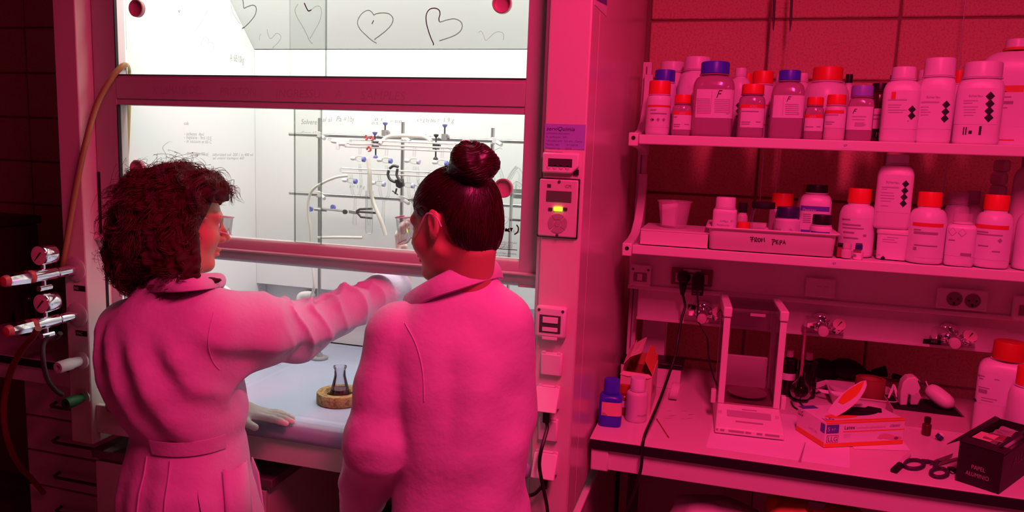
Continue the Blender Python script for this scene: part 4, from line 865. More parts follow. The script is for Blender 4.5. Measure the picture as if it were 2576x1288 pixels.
b = bt('reagent_bottle', 'red-capped white bottle right of the tall stacked bottle', 2286, 2385, 483, 2.262, S2, (2310, 2374, 519), redcap, whitec, shoulder=.72, ring=False)
b.label(2306, 2383, 562, 571, redband, 'red_stripe'); l = b.label(2306, 2383, 572, 650, MATS['label_gloss']); b.lines(l, [(2310, 2328, 577, 3), (2310, 2370, 584, 6), (2310, 2368, 617, 3), (2308, 2316, 622, 8)])
b = bt('reagent_bottle', 'tall white bottle behind between the two right red-capped bottles', 2372, 2440, 484, 2.44, S2, (2378, 2430, 510), whitec, whitec)
b = bt('reagent_bottle', 'dim white bottle furthest back between the right red-capped bottles', 2412, 2475, 479, 2.49, S2, (2424, 2461, 506), whited, whited)
b = bt('reagent_bottle', 'squat white bottle with narrow translucent cap and outlined diamonds', 2379, 2456, 537, 2.25, S2, (2400, 2452, 559), frost, whitec, n=4, shoulder=.86)
l = b.label(2384, 2458, 575, 645, MATS['label_gloss']); b.diamonds(l, [(2406, 584), (2430, 586)], 9, inkg); b.diamonds(l, [(2406, 584), (2430, 586)], 8, MATS['label_gloss'], .0018); b.lines(l, [(2396, 2412, 603, 3), (2425, 2452, 637, 7)], inkg)
b = bt('reagent_bottle', 'red-capped white bottle at the right end with a grey dot on its label', 2454, 2552, 490, 2.262, S2, (2473, 2540, 528), redcap, whitec, shoulder=.72, ring=False)
b.label(2462, 2550, 567, 577, redband, 'red_stripe'); l = b.label(2462, 2550, 578, 655, MATS['label_gloss']); b.lines(l, [(2472, 2500, 583, 3), (2472, 2535, 590, 3), (2474, 2500, 618, 3), (2508, 2528, 632, 3)]); b.diamonds(l, [(2528, 606)], 5, inkg)
b = bt('reagent_bottle', 'white bottle cut by the right picture edge on the lower shelf', 2556, 2660, 500, 2.268, S2, (2585, 2640, 530), redcap, whitec, shoulder=.72, ring=False)
x0, x1 = at(2500, 500, 2.44).x, at(2521, 500, 2.44).x; zt = at(2520, 402, 2.44).z
t = thing('folded_cloths', 'dim stack of folded cloths at the back right of the lower shelf', 'cloths', ((x0+x1)/2, 2.44, S2))
for i in range(8):
    z0 = S2+.0005+i*(zt-S2)/8; mb = MB(); j = .002*((i*5) % 3); mb.box(x0+j, x1-.002+j, 2.40+j, 2.50, z0+.0003, z0+(zt-S2)/8-.0006); mb.build('folded_cloth', whited, t, bevel=.008, seg=3)
b = bt('reagent_bottle', 'tall white canister behind the bottles at the right picture edge', 2548, 2650, 395, 2.40, S2, (2575, 2625, 415), whitec, whited, n=4, shoulder=.85)
# ================================================================ hood apparatus
RY = 2.30
lat = thing('lab_lattice', 'steel rod lattice standing at the back of the fume hood', 'rod lattice', (-1.0, RY, .93))
def rod(p, q, r, m=steel, parent=lat, name='rod'):
    mb = MB(); mb.tube([p, q], r, 14); return mb.build(name, m, parent)
for px, yt in ((804, 297), (1014, 307), (1240, 322)):
    a = at(px, yt, RY); rod((a.x, RY, .9295), (a.x, RY, a.z), .0062)
z1 = at(900, 343, RY).z; z2_ = at(900, 494, RY).z
a = at(728, 338, RY-.013); rod((a.x, RY-.013, z1), (-.42, RY-.013, z1), .0062); rod((at(729, 485, RY-.013).x, RY-.013, z2_), (-.42, RY-.013, z2_), .0062)
for px in (804, 1014, 1240):
    for z in (z1, z2_):
        x = at(px, 400, RY).x; mb = MB(); mb.lathe([(0, -.011), (.010, -.010), (.012, 0), (.010, .010), (0, .011)], 14, axis_mat((x, RY-.007, z), (0, 1, 0))); mb.obox((x+.012, RY-.014, z), (.009, 0, -.003), (0, .006, 0), (.002, 0, .008)); mb.tube([(x+.018, RY-.018, z-.004), (x+.036, RY-.03, z-.012)], [.007, .006], 10); mb.build('boss_clamp', mat('clamp_white', (.75, .75, .73), .4) if 'clamp_white' not in MATS else MATS['clamp_white'], lat)
mb = MB(); x = at(804, 600, RY).x; mb.lathe([(.03, 0), (.03, .006), (.012, .008), (.010, .02)], 24, axis_mat((x, RY, .93), (0, 0, 1))); mb.build('foot', greym, lat)
# double manifold
MY = 2.235
man = thing('schlenk_manifold', 'double glass vacuum manifold with blue taps clamped to the rod lattice', 'glass manifold', (at(960, 400, MY).x, MY, at(960, 400, MY).z))
def gt(pts, r, name='glass_tube', m=None, n=14, parent=man):
    mb = MB(); mb.tube(pts, r, n); return mb.build(name, m or tubeg, parent)
def M_(px, py, Y=MY): return at(px, py, Y)
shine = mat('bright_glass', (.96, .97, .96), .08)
def manifold(x0, y0, x1, y1, r):
    a, b = M_(x0, y0), M_(x1, y1); gt([a, a+(b-a)*.02, b-(b-a)*.02, b], [r*.6, r, r, r*.6], 'manifold_tube', n=20)
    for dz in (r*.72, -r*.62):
        mb = MB(); d = Vector((0, -r*.62, dz)); c_ = (b-a); mb.tube([a+c_*.03+d, a+c_*.97+d], .0026, 8); mb.build('tube_highlight', shine, man, label='painted white highlight along the glass tube')  # opaque white rods paint the highlights along each glass tube
manifold(862, 364, 1160, 378, .0085); manifold(880, 357, 936, 359, .0105); manifold(856, 428, 1110, 440, .0095); manifold(936, 359, 1150, 368, .0095)
def tap(px, py, blue=True, long=True):
    c = M_(px, py); g = Vector((0, 0, 1))
    mb = MB(); mb.lathe([(0, -.017), (.0055, -.016), (.0085, -.008), (.0095, 0), (.0085, .008), (.006, .013), (0, .014)], 16, axis_mat(c, (1, -.1, -.05))); mb.build('tap_barrel', tubeg, man)
    mb = MB(); mb.lathe([(.006, .011), (.0085, .012), (.0085, .019), (.006, .021), (0, .021)], 14, axis_mat(c, (1, -.1, -.05))); mb.build('tap_nut', bluetap if blue else mat('pale_violet_tap', (.62, .63, .82), .4) if 'pale_violet_tap' not in MATS else MATS['pale_violet_tap'], man, label='violet-blue plastic tap nut')
    mb = MB(); mb.lathe([(0, -.034), (.006, -.033), (.0075, -.026), (.0055, -.016)], 12, axis_mat(c, (1, -.1, -.05))); mb.build('tap_handle', shine, man)
for i, (px, py) in enumerate(((905, 400), (972, 404), (1042, 406), (1112, 410))):
    tap(px, py, i != 2)
    gt([M_(px+1, 372), M_(px, py-12)], .0045); gt([M_(px, py+12), M_(px, 430)], .004)
for i, (px, py) in enumerate(((884, 455), (955, 462), (1028, 466))):
    tap(px, py, i == 0); gt([M_(px-1, 440), M_(px, py-8)], .0045)
    gt(bez([M_(px, py+8), M_(px+2, py+26), M_(px+10, py+42), M_(px+20, py+34), M_(px+24, py+12), M_(px+22, 420)], 6), .0042)
    gt([M_(px+10, py+42), M_(px+9, py+66), M_(px+8, py+110)], [.0042, .0042, .007])
# screw clamps with blue heads (Y joints)
def screw(px, py, dark=False, down=False, headm=None):
    c = at(px, py, RY-.03); s = -1 if down else 1
    mb = MB(); mb.lathe([(.003, 0), (.006, .003), (.0085, .006), (.0085, .010), (.004, .011)], 8, axis_mat(c, (0, 0, s))); mb.build('screw_head', headm or (darkm if dark else bluetap), lat, label='wing screw head')
    mb = MB(); mb.tube([c, c+Vector((0, 0, -s*.028))], .0028, 8); mb.build('screw_shaft', darkm, lat)
screw(969, 316); screw(943, 340); screw(945, 390, down=True); screw(1119, 321); screw(1097, 346, dark=True); screw(1096, 394, dark=True, down=True)
for px, py in ((969, 335), (944, 362), (1119, 345), (1097, 368)):
    c = at(px, py, RY-.03); mb = MB(); mb.obox(c, (.0065, 0, 0), (0, .014, 0), (0, 0, .010)); mb.obox(c+Vector((0, .008, 0)), (.010, 0, .002), (0, .008, 0), (0, 0, .004)); mb.build('clamp_block', greym if py in (335, 345) else darkm, lat)
# red joint clips
for px, py, r in ((921, 347, .007), (935, 349, .007), (928, 376, .008)):
    t = thing('joint_clip', ['left upper red plastic clip on the glass manifold', 'right upper red plastic clip on the glass manifold', 'lower red plastic clip hanging under the glass manifold'][0 if px == 921 else 1 if px == 935 else 2], 'clip', tuple(M_(px, py, MY-.022)))
    mb = MB(); A = axis_mat((0, 0, 0), (0, -1, 0)); N = 18
    def arc(r_, z_): return [A @ Vector((r_*math.cos(.5+k*(2*PI-1.0)/N), r_*math.sin(.5+k*(2*PI-1.0)/N), z_)) for k in range(N+1)]
    mb.prism(arc(r, -.004)+arc(r*.55, -.004)[::-1], (0, -.008, 0)); mb.build('clip_ring', mat('clip_red', (.62, .10, .10), .4) if 'clip_red' not in MATS else MATS['clip_red'], t, world=False)
    mb = MB(); mb.box(-.002, .002, -.004, .004, r*.8, r*1.3); mb.build('clip_tab', MATS['clip_red'], t, world=False)
c = M_(1172, 360, MY-.01)
t = thing('large_joint_clip', 'pale red block clip on the manifold end above the hair bun', 'clip', tuple(c))
pink = mat('clip_pink', (.80, .25, .28), .4)
mb = MB(); mb.loft([rrect(-.015, .015, -.008, .008, .004, z) for z in (-.016,)]+[rrect(-.0145, .0145, -.008, .008, .004, .002), rrect(-.011, .011, -.007, .007, .004, .009), rrect(-.009, .009, -.006, .006, .003, .011)]); mb.build('clip_body', pink, t, world=False)
mb = MB(); mb.box(-.004, .004, -.0105, -.0082, -.014, .004); mb.build('clip_ridge', pink, t, world=False, bevel=.001)
# three-finger clamp (left) and dark clamp
def P_(px, py, Y=2.22): return at(px, py, Y)
t = thing('three_finger_clamp', 'grey three-finger clamp gripping a glass tube low on the left rod', 'clamp', tuple(P_(850, 527)))
def bar(t, pts, r, m, name, n=10): 
    mb = MB(); mb.tube(pts, r, n); return mb.build(name, m, t)
bar(t, [P_(800, 524, 2.27), P_(868, 531)], .0042, steel, 'arm'); 
mb = MB(); mb.lathe([(0, -.004), (.0075, -.004), (.0075, .004), (0, .004)], 16, axis_mat(P_(868, 533, 2.21), (0, -1, .1)), caps=False); mb.build('knob', darkm, t)
mb = MB(); mb.obox(P_(888, 533), (.013, 0, -.001), (0, .007, 0), (0, 0, .006)); mb.build('jaw_block', greym, t, bevel=.002)
for a, b in (((905, 526), (936, 525)), ((908, 533), (951, 536)), ((908, 546), (936, 549))):
    bar(t, [P_(896, 532), P_(*a), P_(*b)], [.004, .0036, .0034], darkm, 'finger')
for px, py, m in ((781, 526, bluetap), (838, 521, bluetap)):
    mb = MB(); mb.lathe([(0, -.004), (.0085, -.004), (.0085, .004), (0, .004)], 20, axis_mat(P_(px, py, 2.245), (0, -1, 0)), caps=False); mb.build('blue_knob', m, t, label='round violet-blue knob')
bar(t, [P_(790, 526, 2.25), P_(822, 529, 2.27)], .005, greym, 'boss')
t = thing('dark_clamp', 'dark cast clamp holding the lower manifold tube at the middle rod', 'clamp', tuple(P_(998, 450)))
for pts in ([(978, 428), (976, 440), (982, 452), (994, 458)], [(1000, 425), (998, 440), (1004, 452), (1010, 460)]):
    bar(t, bez([P_(x, y, 2.205) for x, y in pts], 4), .0045, darkm, 'finger')
bar(t, bez([P_(980, 424, 2.205), P_(990, 417, 2.205), P_(1002, 420, 2.205)], 4), .0045, darkm, 'finger')
mb = MB(); mb.prism([P_(992, 452, 2.21), P_(1012, 450, 2.21), P_(1014, 468, 2.21), P_(1004, 474, 2.21), P_(996, 470, 2.21)], (0, .014, 0)); mb.build('body', darkm, t, bevel=.002)
bar(t, [P_(998, 474, 2.212), P_(994, 488, 2.212)], .003, darkm, 'screw'); bar(t, [P_(987, 480, 2.212), P_(1001, 490, 2.212)], .002, darkm, 'wing')
# left valve cluster at end of manifold
t = thing('glass_stopcock', 'clear stopcock at the left end of the upper manifold', 'stopcock', tuple(M_(848, 362)))
for px, py, ax in ((842, 356, (1, 0, -.1)), (850, 368, (0, 0, 1)), (862, 362, (1, 0, 0))):
    mb = MB(); mb.lathe([(0, -.012), (.006, -.011), (.007, 0), (.006, .011), (0, .012)], 12, axis_mat(M_(px, py, MY-.012), ax)); mb.build('stopcock_arm', shine, t)
gt([M_(826, 350, MY-.005), M_(856, 362, MY-.005)], .005, parent=t)
# cold trap / long tubes
t = thing('glass_trap', 'long clear glass cold trap hanging below the manifold', 'glass trap', tuple(M_(928, 540, 2.20)))
c = M_(928, 590, 2.20); ct = M_(928, 480, 2.20)
mb = MB(); mb.lathe([(0, 0), (.010, .004), (.0125, .014), (.0125, ct.z-c.z)], 24, axis_mat(c, (0, 0, 1)), caps=False); mb.build('outer_tube', tubeg, t)
mb = MB(); mb.lathe([(.004, .03), (.0075, .06), (.0075, ct.z-c.z+.04), (.004, ct.z-c.z+.07)], 18, axis_mat(c, (0, 0, 1)), caps=False); mb.build('inner_tube', tubeg, t)
hose('cream_tube', 'cream rubber tube hanging from the manifold beside the cold trap', [M_(926, 400, 2.215), M_(930, 440, 2.212), M_(932, 480, 2.208), M_(940, 510, 2.205), M_(952, 540, 2.20), M_(962, 565, 2.20), M_(970, 592, 2.20)], .0065, rubberw)
hose('clear_tube', 'clear tube arching left from the manifold down to the lattice foot', [M_(876, 442, 2.20), M_(846, 446, 2.20), M_(812, 460, 2.20), M_(786, 478, 2.20), M_(776, 505, 2.2), M_(776, 540, 2.2), M_(781, 575, 2.2), M_(783, 612, 2.2), M_(786, 660, 2.2), M_(790, 720, 2.2), M_(782, 745, 2.22), M_(772, 768, 2.25), M_(770, 800, 2.27)], .0046, rubberw)
hose('vacuum_tube', 'thick cream tube looping over the top rod of the lattice', [M_(955, 362, 2.225), M_(972, 346, 2.245), M_(1000, 341, 2.25), M_(1040, 342, 2.25), M_(1070, 345, 2.25), M_(1086, 356, 2.235)], .0062, rubberw)
hose('cream_tube', 'cream rubber tube lying level behind the sash handle', [M_(800, 598, 2.24), M_(850, 597, 2.2), M_(912, 598, 2.2)], .005, rubberw)
hose('white_hose', 'white corrugated hose beside the curly-haired woman on the left liner wall', [at(528, 705, 2.15), at(556, 718, 2.15), at(588, 742, 2.15), at(622, 768, 2.15), at(660, 800, 2.15), at(700, 850, 2.16)], .0085, white)
# lower taps on rear wall
t = thing('water_tap', 'rounded white water outlet with ring on the rear hood wall', 'tap', tuple(at(760, 758, 2.51)))
mb = MB(); mb.tube(bez([at(784, 742, 2.51), at(784, 742, 2.46), at(770, 741, 2.44), at(756, 746, 2.435), at(754, 766, 2.435), at(754, 776, 2.435)], 5), .0135, 14); mb.build('spout', white, t)
mb = MB(); mb.lathe([(.022, 0), (.0235, .002), (.022, .004)], 28, axis_mat(at(778, 744, 2.514), (0, -1, 0)), caps=False); mb.build('wall_ring', greym, t)
t = thing('burette', 'glass burette with grey joint hanging behind the sash handle', 'burette', tuple(at(1017, 730, 2.1)))
def q_(x, y): return at(x, y, 2.1)
for pts, r, m, nm in (([q_(1018, 640), q_(1017, 705)], .0085, whited, 'upper_joint'), ([q_(1017, 705), q_(1016, 716)], .0095, darkm, 'grey_collar'), ([q_(1016, 716), q_(1013, 722), q_(1010, 758)], .0088, white, 'white_stem'), ([q_(1010, 758), q_(1008, 775)], [.007, .005], tubeg, 'glass_tip')):
    mb = MB(); mb.tube(pts, r, 14); mb.build(nm, m, t)
# right-hand glassware seen past the bun
t = thing('wash_bottle', 'clear gas wash bottle at the right end inside the hood', 'glass bottle', tuple(at(1303, 520, 2.2)))
c = at(1303, 585, 2.2); H = at(1303, 455, 2.2).z-c.z
mb = MB(); mb.lathe([(0, 0), (.026, .001), (.028, .006), (.028, H*.62), (.020, H*.76), (.013, H*.82), (.013, H)], 28, axis_mat(c, (0, 0, 1)), caps=False); mb.build('bottle_wall', tubeg, t)
for zz in (.70, .80): 
    mb = MB(); mb.lathe([(.0215, -.005), (.0215, .005)], 24, axis_mat(c+Vector((0, 0, H*zz)), (0, 0, 1)), caps=False); mb.build('joint_ring', mat('frosted_joint', (.3, .31, .31), .6) if 'frosted_joint' not in MATS else MATS['frosted_joint'], t)
mb = MB(); mb.tube(bez([c+Vector((0, 0, H)), c+Vector((.002, 0, H+.02)), c+Vector((-.012, 0, H+.035)), c+Vector((-.03, 0, H+.01)), c+Vector((-.05, 0, H-.03))], 6), .006, 12); mb.tube(bez([c+Vector((.004, 0, H*.9)), c+Vector((-.012, 0, H*.95)), c+Vector((-.026, 0, H*.8))], 6), .006, 10); mb.build('bent_tube', tubeg, t)
B('support_stand', greym, t, (c.x-.05, c.x+.04, c.y-.03, c.y+.03, .9335, .9415), bevel=.002)
mb = MB(); mb.tube([(c.x-.035, c.y+.035, .9415), (c.x-.035, c.y+.035, c.z+.14)], .005, 10); mb.build('stand_rod', steel, t); mb = MB(); mb.tube([(c.x-.035, c.y+.033, c.z+.035), (c.x-.002, c.y+.029, c.z+.035)], .0035, 8); mb.build('holder_arm', darkm, t)
hose('clear_tube', 'looped clear tube right of the hair bun inside the hood', [at(1244, 396, 2.2), at(1262, 440, 2.2), at(1268, 470, 2.2), at(1284, 440, 2.2), at(1300, 420, 2.19)], .005, tubeg)
# flask on cork ring
c = at(855, 1009, .9296, 2)
t = thing('cork_ring', 'thick cork ring on the pale hood worktop under the flask', 'cork ring', tuple(c))
R = (at(907, 1000, c.y).x-at(804, 1000, c.y).x)/2; hc = .031
mb = MB(); mb.lathe([(R*.55, .0003), (R*.97, .0003), (R, .003), (R, hc-.003), (R*.97, hc), (R*.68, hc), (R*.55, hc-.009)], 48, caps=False)
n = 48; k = 7; mb.f += [(6*n+j, 6*n+(j+1) % n, (j+1) % n, j) for j in range(n)]; mb.build('cork_body', cork, t, world=False)
zf = .0006
t = thing('erlenmeyer_flask', 'small conical flask with purple-brown liquid sitting in the cork ring', 'flask', (c.x, c.y, .9296+zf))
Hf = at(856, 921, c.y).z-(.9296+zf); rb_ = R*.50; rn = (at(872, 940, c.y).x-at(842, 940, c.y).x)/2*.84
mb = MB(); mb.lathe([(0, 0), (rb_*.94, .0), (rb_, .004), (rb_*.98, .012), (rn*1.05, Hf*.70), (rn, Hf*.76), (rn, Hf*.92), (rn*1.18, Hf*.96), (rn*1.18, Hf)], 40, caps=False); mb.build('glass_wall', glass_mat('flask_glass', face=(.90, .87, .90), edge=(.36, .34, .40), power=1.5), t, world=False)
lh = Hf*.36; rl = rb_*.98+(rn*1.05-rb_*.98)*(lh-.012)/(Hf*.70-.012)
mb = MB(); mb.lathe([(0, .001), (rb_*.92, .001), (rb_*.975, .005), (rb_*.955, .012), (rl*.96, lh), (0, lh)], 40, caps=False); mb.build('liquid', mat('wine_liquid', (.16, .045, .06), .12), t, world=False)
# things at the right inside the hood
c = at(1318, 1050, .9335, 2)
t = thing('power_strip', 'grey power strip on the hood worktop beside the right post', 'power strip', tuple(c))
mb = MB(); mb.obox(c+Vector((-.04, .03, .014)), (.05, .07, 0), (.028, -.02, 0), (0, 0, .013)); mb.build('strip_body', mat('grey_plastic', (.22, .23, .24), .45), t, bevel=.006, seg=3)
for k in (-1, 0, 1):
    d = Vector((-.04, .03, .014))+Vector((.05, .07, 0))*(k*.55); mb = MB(); mb.lathe([(.012, 0), (.012, .001), (.009, .0005)], 18, axis_mat(c+d+Vector((0, 0, .0131)), (0, 0, 1))); mb.build('outlet', black, t)
t = thing('black_plug', 'black plug lying by the grey power strip', 'plug', tuple(c+Vector((-.02, .14, 0)))); mb = MB(); mb.obox(c+Vector((-.02, .15, .02)), (.025, 0, 0), (0, .018, 0), (0, 0, .018)); mb.build('plug_body', black, t, bevel=.006); mb = MB(); mb.tube(bez([c+Vector((-.02, .165, .02)), c+Vector((.0, .2, .05)), c+Vector((-.02, .25, .08)), c+Vector((-.08, .26, .06))], 6), .004, 8); mb.build('lead', black, t)
t = thing('blue_container', 'dark blue container inside the hood beside the right post', 'container', (-.475, 2.08, .9335)); mb = MB(); mb.loft([rrect(-.03, .03, -.04, .04, .012, z) for z in (.0005, .075)]); mb.build('walls', mat('blue_plastic', (.05, .08, .40), .4), t, world=False); mb = MB(); mb.loft([rrect(-.033, .033, -.043, .043, .012, z) for z in (.0752, .085)]); mb.build('lid', MATS['blue_plastic'], t, world=False)
# ================================================================ ON THE BENCH
BZ = 0.9208
def bp(px, py, z=BZ): return at(px, py, z, 2)
def bY(px, py, z=BZ): return bp(px, py, z).y
Yb = bY(1537, 1076)+.032
b = bt('reagent_bottle', 'square deep blue bottle with pale label at the bench corner', 1508, 1566, 953, Yb, BZ, (1520, 1560, 984), bluecap, mat('blue_bottle', (.045, .04, .70), .3), n=4.5, shoulder=.84)
l = b.label(1509, 1565, 1012, 1046, mat('salmon_label', (.75, .50, .40), .6)); b.lines(l, [(1511, 1524, 1040, 2.5), (1511, 1520, 1036, 2)])
b = bt('plastic_bottle', 'translucent white squeeze bottle next to the blue bottle', 1575, 1630, 950, bY(1602, 1066)+.03, BZ, (1586, 1625, 978), whitec, mat('milky_plastic', (.80, .74, .78), .3, alpha=.86), shoulder=.86)
b.words(b.bodyo, 'Hexano', 1601, 1623, 1047, 6, inkg)
b = bt('reagent_bottle', 'small amber bottle hidden between the blue and white bottles', 1546, 1590, 966, bY(1570, 1044)+.02, BZ, (1556, 1586, 985), mat('rust_cap', (.45, .10, .03), .5), mat('amber_bottle', (.30, .06, .02), .15))
l = b.label(1550, 1588, 1008, 1024, paper)
# torn open carton
A = bp(1634, 1046); A2 = A+Vector((-.092, .004, 0)); yb = A.y+.20
ztop = at(1634, 949, A.y).z; x0, x1 = A2.x, A.x
t = thing('torn_carton', 'torn open cardboard box with raised flaps against the hood side', 'box', ((x0+x1)/2, (A.y+yb)/2, BZ))
card = mat('carton_white', (.74, .62, .50), .75); cardin = mat('carton_inside', (.62, .25, .10), .8)
B('front_wall', card, t, (x0, x1, A.y, A.y+.002, BZ, ztop)); B('side_wall', card, t, (x1-.002, x1, A.y+.002, yb, BZ, ztop)); B('side_wall', card, t, (x0, x0+.002, A.y+.002, yb, BZ, ztop))
B('rear_wall', cardin, t, (x0+.002, x1-.002, yb-.002, yb, BZ, ztop+.02), label='brown inside face'); B('bottom', cardin, t, (x0+.002, x1-.002, A.y+.002, yb-.002, BZ, BZ+.002))
B('filling', mat('brown_filling', (.30, .07, .04), .8), t, (x0+.004, x1-.004, A.y+.05, yb-.004, BZ+.003, ztop-.018))
mb = MB(); ys = [A.y+.015, A.y+.06, A.y+.12, A.y+.19]; prof = [(x0, ztop), (x0+.004, ztop+.028), (x0+.022, ztop+.050), (x0+.052, ztop+.062)]
for (xa, za), (xb, zb_) in zip(prof, prof[1:]): mb.prism([(xa, ys[0]+.01, za), (xb, ys[0]+.02, zb_), (xb, ys[3], zb_+.012), (xa, ys[3], za+.004)], (.0012, 0, -.0012))
mb.build('raised_flap', card, t, label='left flap bent upward and over')
mb = MB(); P = [(x1-.002, A.y+.03, ztop), (x1-.002, yb-.01, ztop), (x1-.012, yb-.005, ztop+.045), (x1-.024, yb-.02, ztop+.052), (x1-.028, A.y+.07, ztop+.028)]; mb.prism(P, (-.0015, 0, .0005)); mb.build('raised_flap', mat('flap_orange', (.72, .24, .08), .7), t, label='right flap showing its orange inside')
mb = MB(); P = [(x0-.002, A.y-.001, ztop-.001), (x0+.02, A.y-.003, ztop-.004), (x0+.05, A.y-.002, ztop-.002), (x0+.08, A.y-.004, ztop-.005), (x1, A.y-.001, ztop), (x1-.01, A.y+.012, ztop+.003), (x0+.006, A.y+.010, ztop+.006)]; mb.prism(P, (0, 0, .0015)); mb.build('torn_edge', card, t)
mb = MB(); text(mb, '4 lit', (x0+.034, A.y-.0004, ztop-.030), (1, 0, 0), (0, 0, 1), .011); mb.build('print', mat('brown_print', (.35, .1, .05), .7), t, smooth=False)
mb = MB()
for i in range(6): ribbon(mb, bez([(x1+.0004, A.y+.04+.016*i, ztop-.03-.006*i), (x1+.0004, A.y+.048+.016*i, ztop-.052-.004*i), (x1+.0004, A.y+.044+.016*i, ztop-.064-.003*i)], 4), .003, (1, 0, 0))
mb.build('scribble', darkm, t, smooth=False, kind='stuff')
# black-lidded box behind
yB = 2.46; a, c = at(1560, 900, yB), at(1722, 930, yB); q = at(1740, 990, yB)
c.x = at(1716, 930, yB).x
t = thing('lidded_box', 'white box with flat black lid behind the torn carton', 'box', ((a.x+c.x)/2, yB+.06, BZ))
B('box_body', white, t, (a.x+.004, c.x-.004, yB+.002, yB+.10, BZ, c.z-.004), bevel=.002); B('lid', black, t, (a.x, c.x+.002, yB-.002, yB+.105, c.z-.0035, c.z+.014), bevel=.003)
mb = MB(); text(mb, 'brand', (c.x-.04, yB-.0026, c.z+.003), (1, 0, 0), (0, 0, 1), .006, width=.02); mb.v = mb.v; o_ = mb.build('lid_print', mat('lid_print', (.3, .25, .25), .6), t, smooth=False); bpy.data.objects.remove(o_)
# coil of white cable
c = bp(1684, 1008); c.z += .024
t = thing('cable_coil', 'coiled white cable standing against the torn carton', 'cable', (c.x, c.y, BZ))
for i in range(4):
    mb = MB(); P = [(c.x+.004+.006*i+.004*math.sin(a), c.y+.02+.028*math.cos(a), BZ+.028+.0225*math.sin(a)) for a in [2*PI*k/24 for k in range(25)]]; mb.tube(P, .0042, 8); mb.build('cable_loop', white, t)
# stains, swab
mb = MB(); rs = random.Random(3)
for i in range(9):
    p = bp(1680+rs.random()*60, 1033+rs.random()*22, .9207); a = rs.random()*.8-.1; L = .004+.012*rs.random(); ribbon(mb, [(p.x-L*math.cos(a), p.y-L*.4, .92075), (p.x, p.y, .92075), (p.x+L*math.cos(a), p.y+L*.5, .92075)], .0018+.001*rs.random(), (0, 0, 1))
mb.build('stain', mat('stain_grey', (.42, .38, .36), .7), rb, smooth=False, kind='stuff')
p, q = bp(1652, 1054, BZ+.0015), bp(1682, 1100, BZ+.0015)
t = thing('cotton_swab', 'thin brown swab stick lying on the bench by the thick cord', 'stick', tuple((p+q)/2)); mb = MB(); mb.tube([p, q], [.0016, .0013], 8); mb.build('stick', mat('stick_brown', (.35, .10, .05), .6), t)
for e, d in ((p, q-p), (q, p-q)):
    mb = MB(); mb.tube([e-d*.02, e+d*.06, e+d*.12], [.0012, .0022, .0013], 8); mb.build('tip', MATS['stick_brown'], t)
# papers
def sheet(name, label, pts, z, m=paper):
    t_ = MB(); t_.prism([tuple(bp(x, y, z)) for x, y in pts], (0, 0, .0004)); o = t_.build(name, m, None); return tag(o, label, 'paper')
sheet('paper_sheet', 'white paper sheet under the analytical balance', [(1776, 1126), (2138, 1178), (2135, 1060), (1806, 1022)], .9209)
sheet('paper_sheet', 'white paper scrap under the glove carton', [(2148, 1129), (2290, 1134), (2262, 1096), (2130, 1100)], .9215)
p, q = bp(2026, 1113, BZ+.003), bp(2013, 1158, BZ+.003)
t = thing('pipette_tip', 'thin glass pipette tip lying on the paper before the glove carton', 'pipette', tuple((p+q)/2)); mb = MB(); mb.tube([p, q], [.0010, .0030], 10); mb.build('glass_stem', mat('smoky_glass', (.45, .33, .36), .2), t); mb = MB(); mb.tube([q, q+(q-p)*.05], [.0034, .0034], 10); mb.build('rim', MATS['smoky_glass'], t)
# ---- balance
F0, F1 = bp(1797, 1092), bp(1974, 1112)
xd = (F1-F0); W_ = xd.length; xd = xd.normalized(); yd = Vector((-xd.y, xd.x, 0)); 
t = thing('analytical_balance', 'white analytical balance with glass draught shield and round steel pan', 'balance', tuple(F0+xd*W_/2+yd*.14))
def bl(u, v, z): return F0+xd*u+yd*v+Vector((0, 0, z))
def pris(pl, u0, u1): return [bl(u0, v, z) for v, z in pl], xd*(u1-u0)
z1b, v1b = .062, .085
mb = MB(); prof = [(0.0, .004), (.004, .020), (v1b, z1b), (.30, z1b), (.30, .004)]
P, d = pris(prof, 0, W_); 
P2 = [bl(u, v, z) for (v, z), u in zip(prof, (0, .001, .008, .008, .004))]; P3 = [bl(W_-u, v, z) for (v, z), u in zip(prof, (0, .001, .008, .008, .004))]
n = len(P2); mb.add(P2+P3, [tuple(range(n-1, -1, -1)), tuple(range(n, 2*n))]+[(i, (i+1) % n, (i+1) % n+n, i+n) for i in range(n)]); mb.build('base', white, t, bevel=.004, seg=3)
sl = Vector((0, v1b-.004, z1b-.020)).normalized()
def onpanel(u0, u1, s0, s1, h, name, m, bev=.0005):
    a = bl(0, .004, .020); dirv = (yd*sl.y+Vector((0, 0, sl.z))); nrm = (-yd*sl.z+Vector((0, 0, sl.y)))
    mb = MB(); c = F0+xd*((u0+u1)/2)+yd*.004+Vector((0, 0, .020))+dirv*((s0+s1)/2)+nrm*(h/2+.0002); mb.obox(c, xd*(u1-u0)/2, dirv*(s1-s0)/2, nrm*h/2); return mb.build(name, m, t, bevel=bev)
onpanel(W_*.18, W_*.82, .045, .070, .001, 'display', mat('display_grey', (.50, .42, .46), .25)); onpanel(W_*.30, W_*.70, .026, .031, .0015, 'tare_bar', MATS['key_grey'], .001)
mb = MB(); 
for u in (.08, .91): 
    o_ = onpanel(W_*u-.005, W_*u+.005, .055, .065, .001, 'button', MATS['button_grey'], .001)
onpanel(W_*.40, W_*.62, .075, .079, .0004, 'name_glint_strip', MATS['key_grey'], 0)
mb = MB()
for u0, u1 in ((.02, .05), (.08, .14), (.20, .42), (.44, .52), (.60, .68), (.72, .92)): mb.obox(bl(W_*(u0+u1)/2, -.0004+.002, .0135), xd*W_*(u1-u0)/2, yd*.0004, Vector((0, 0, .003)))
mb.build('front_slots', MATS['key_grey'], t, kind='stuff')
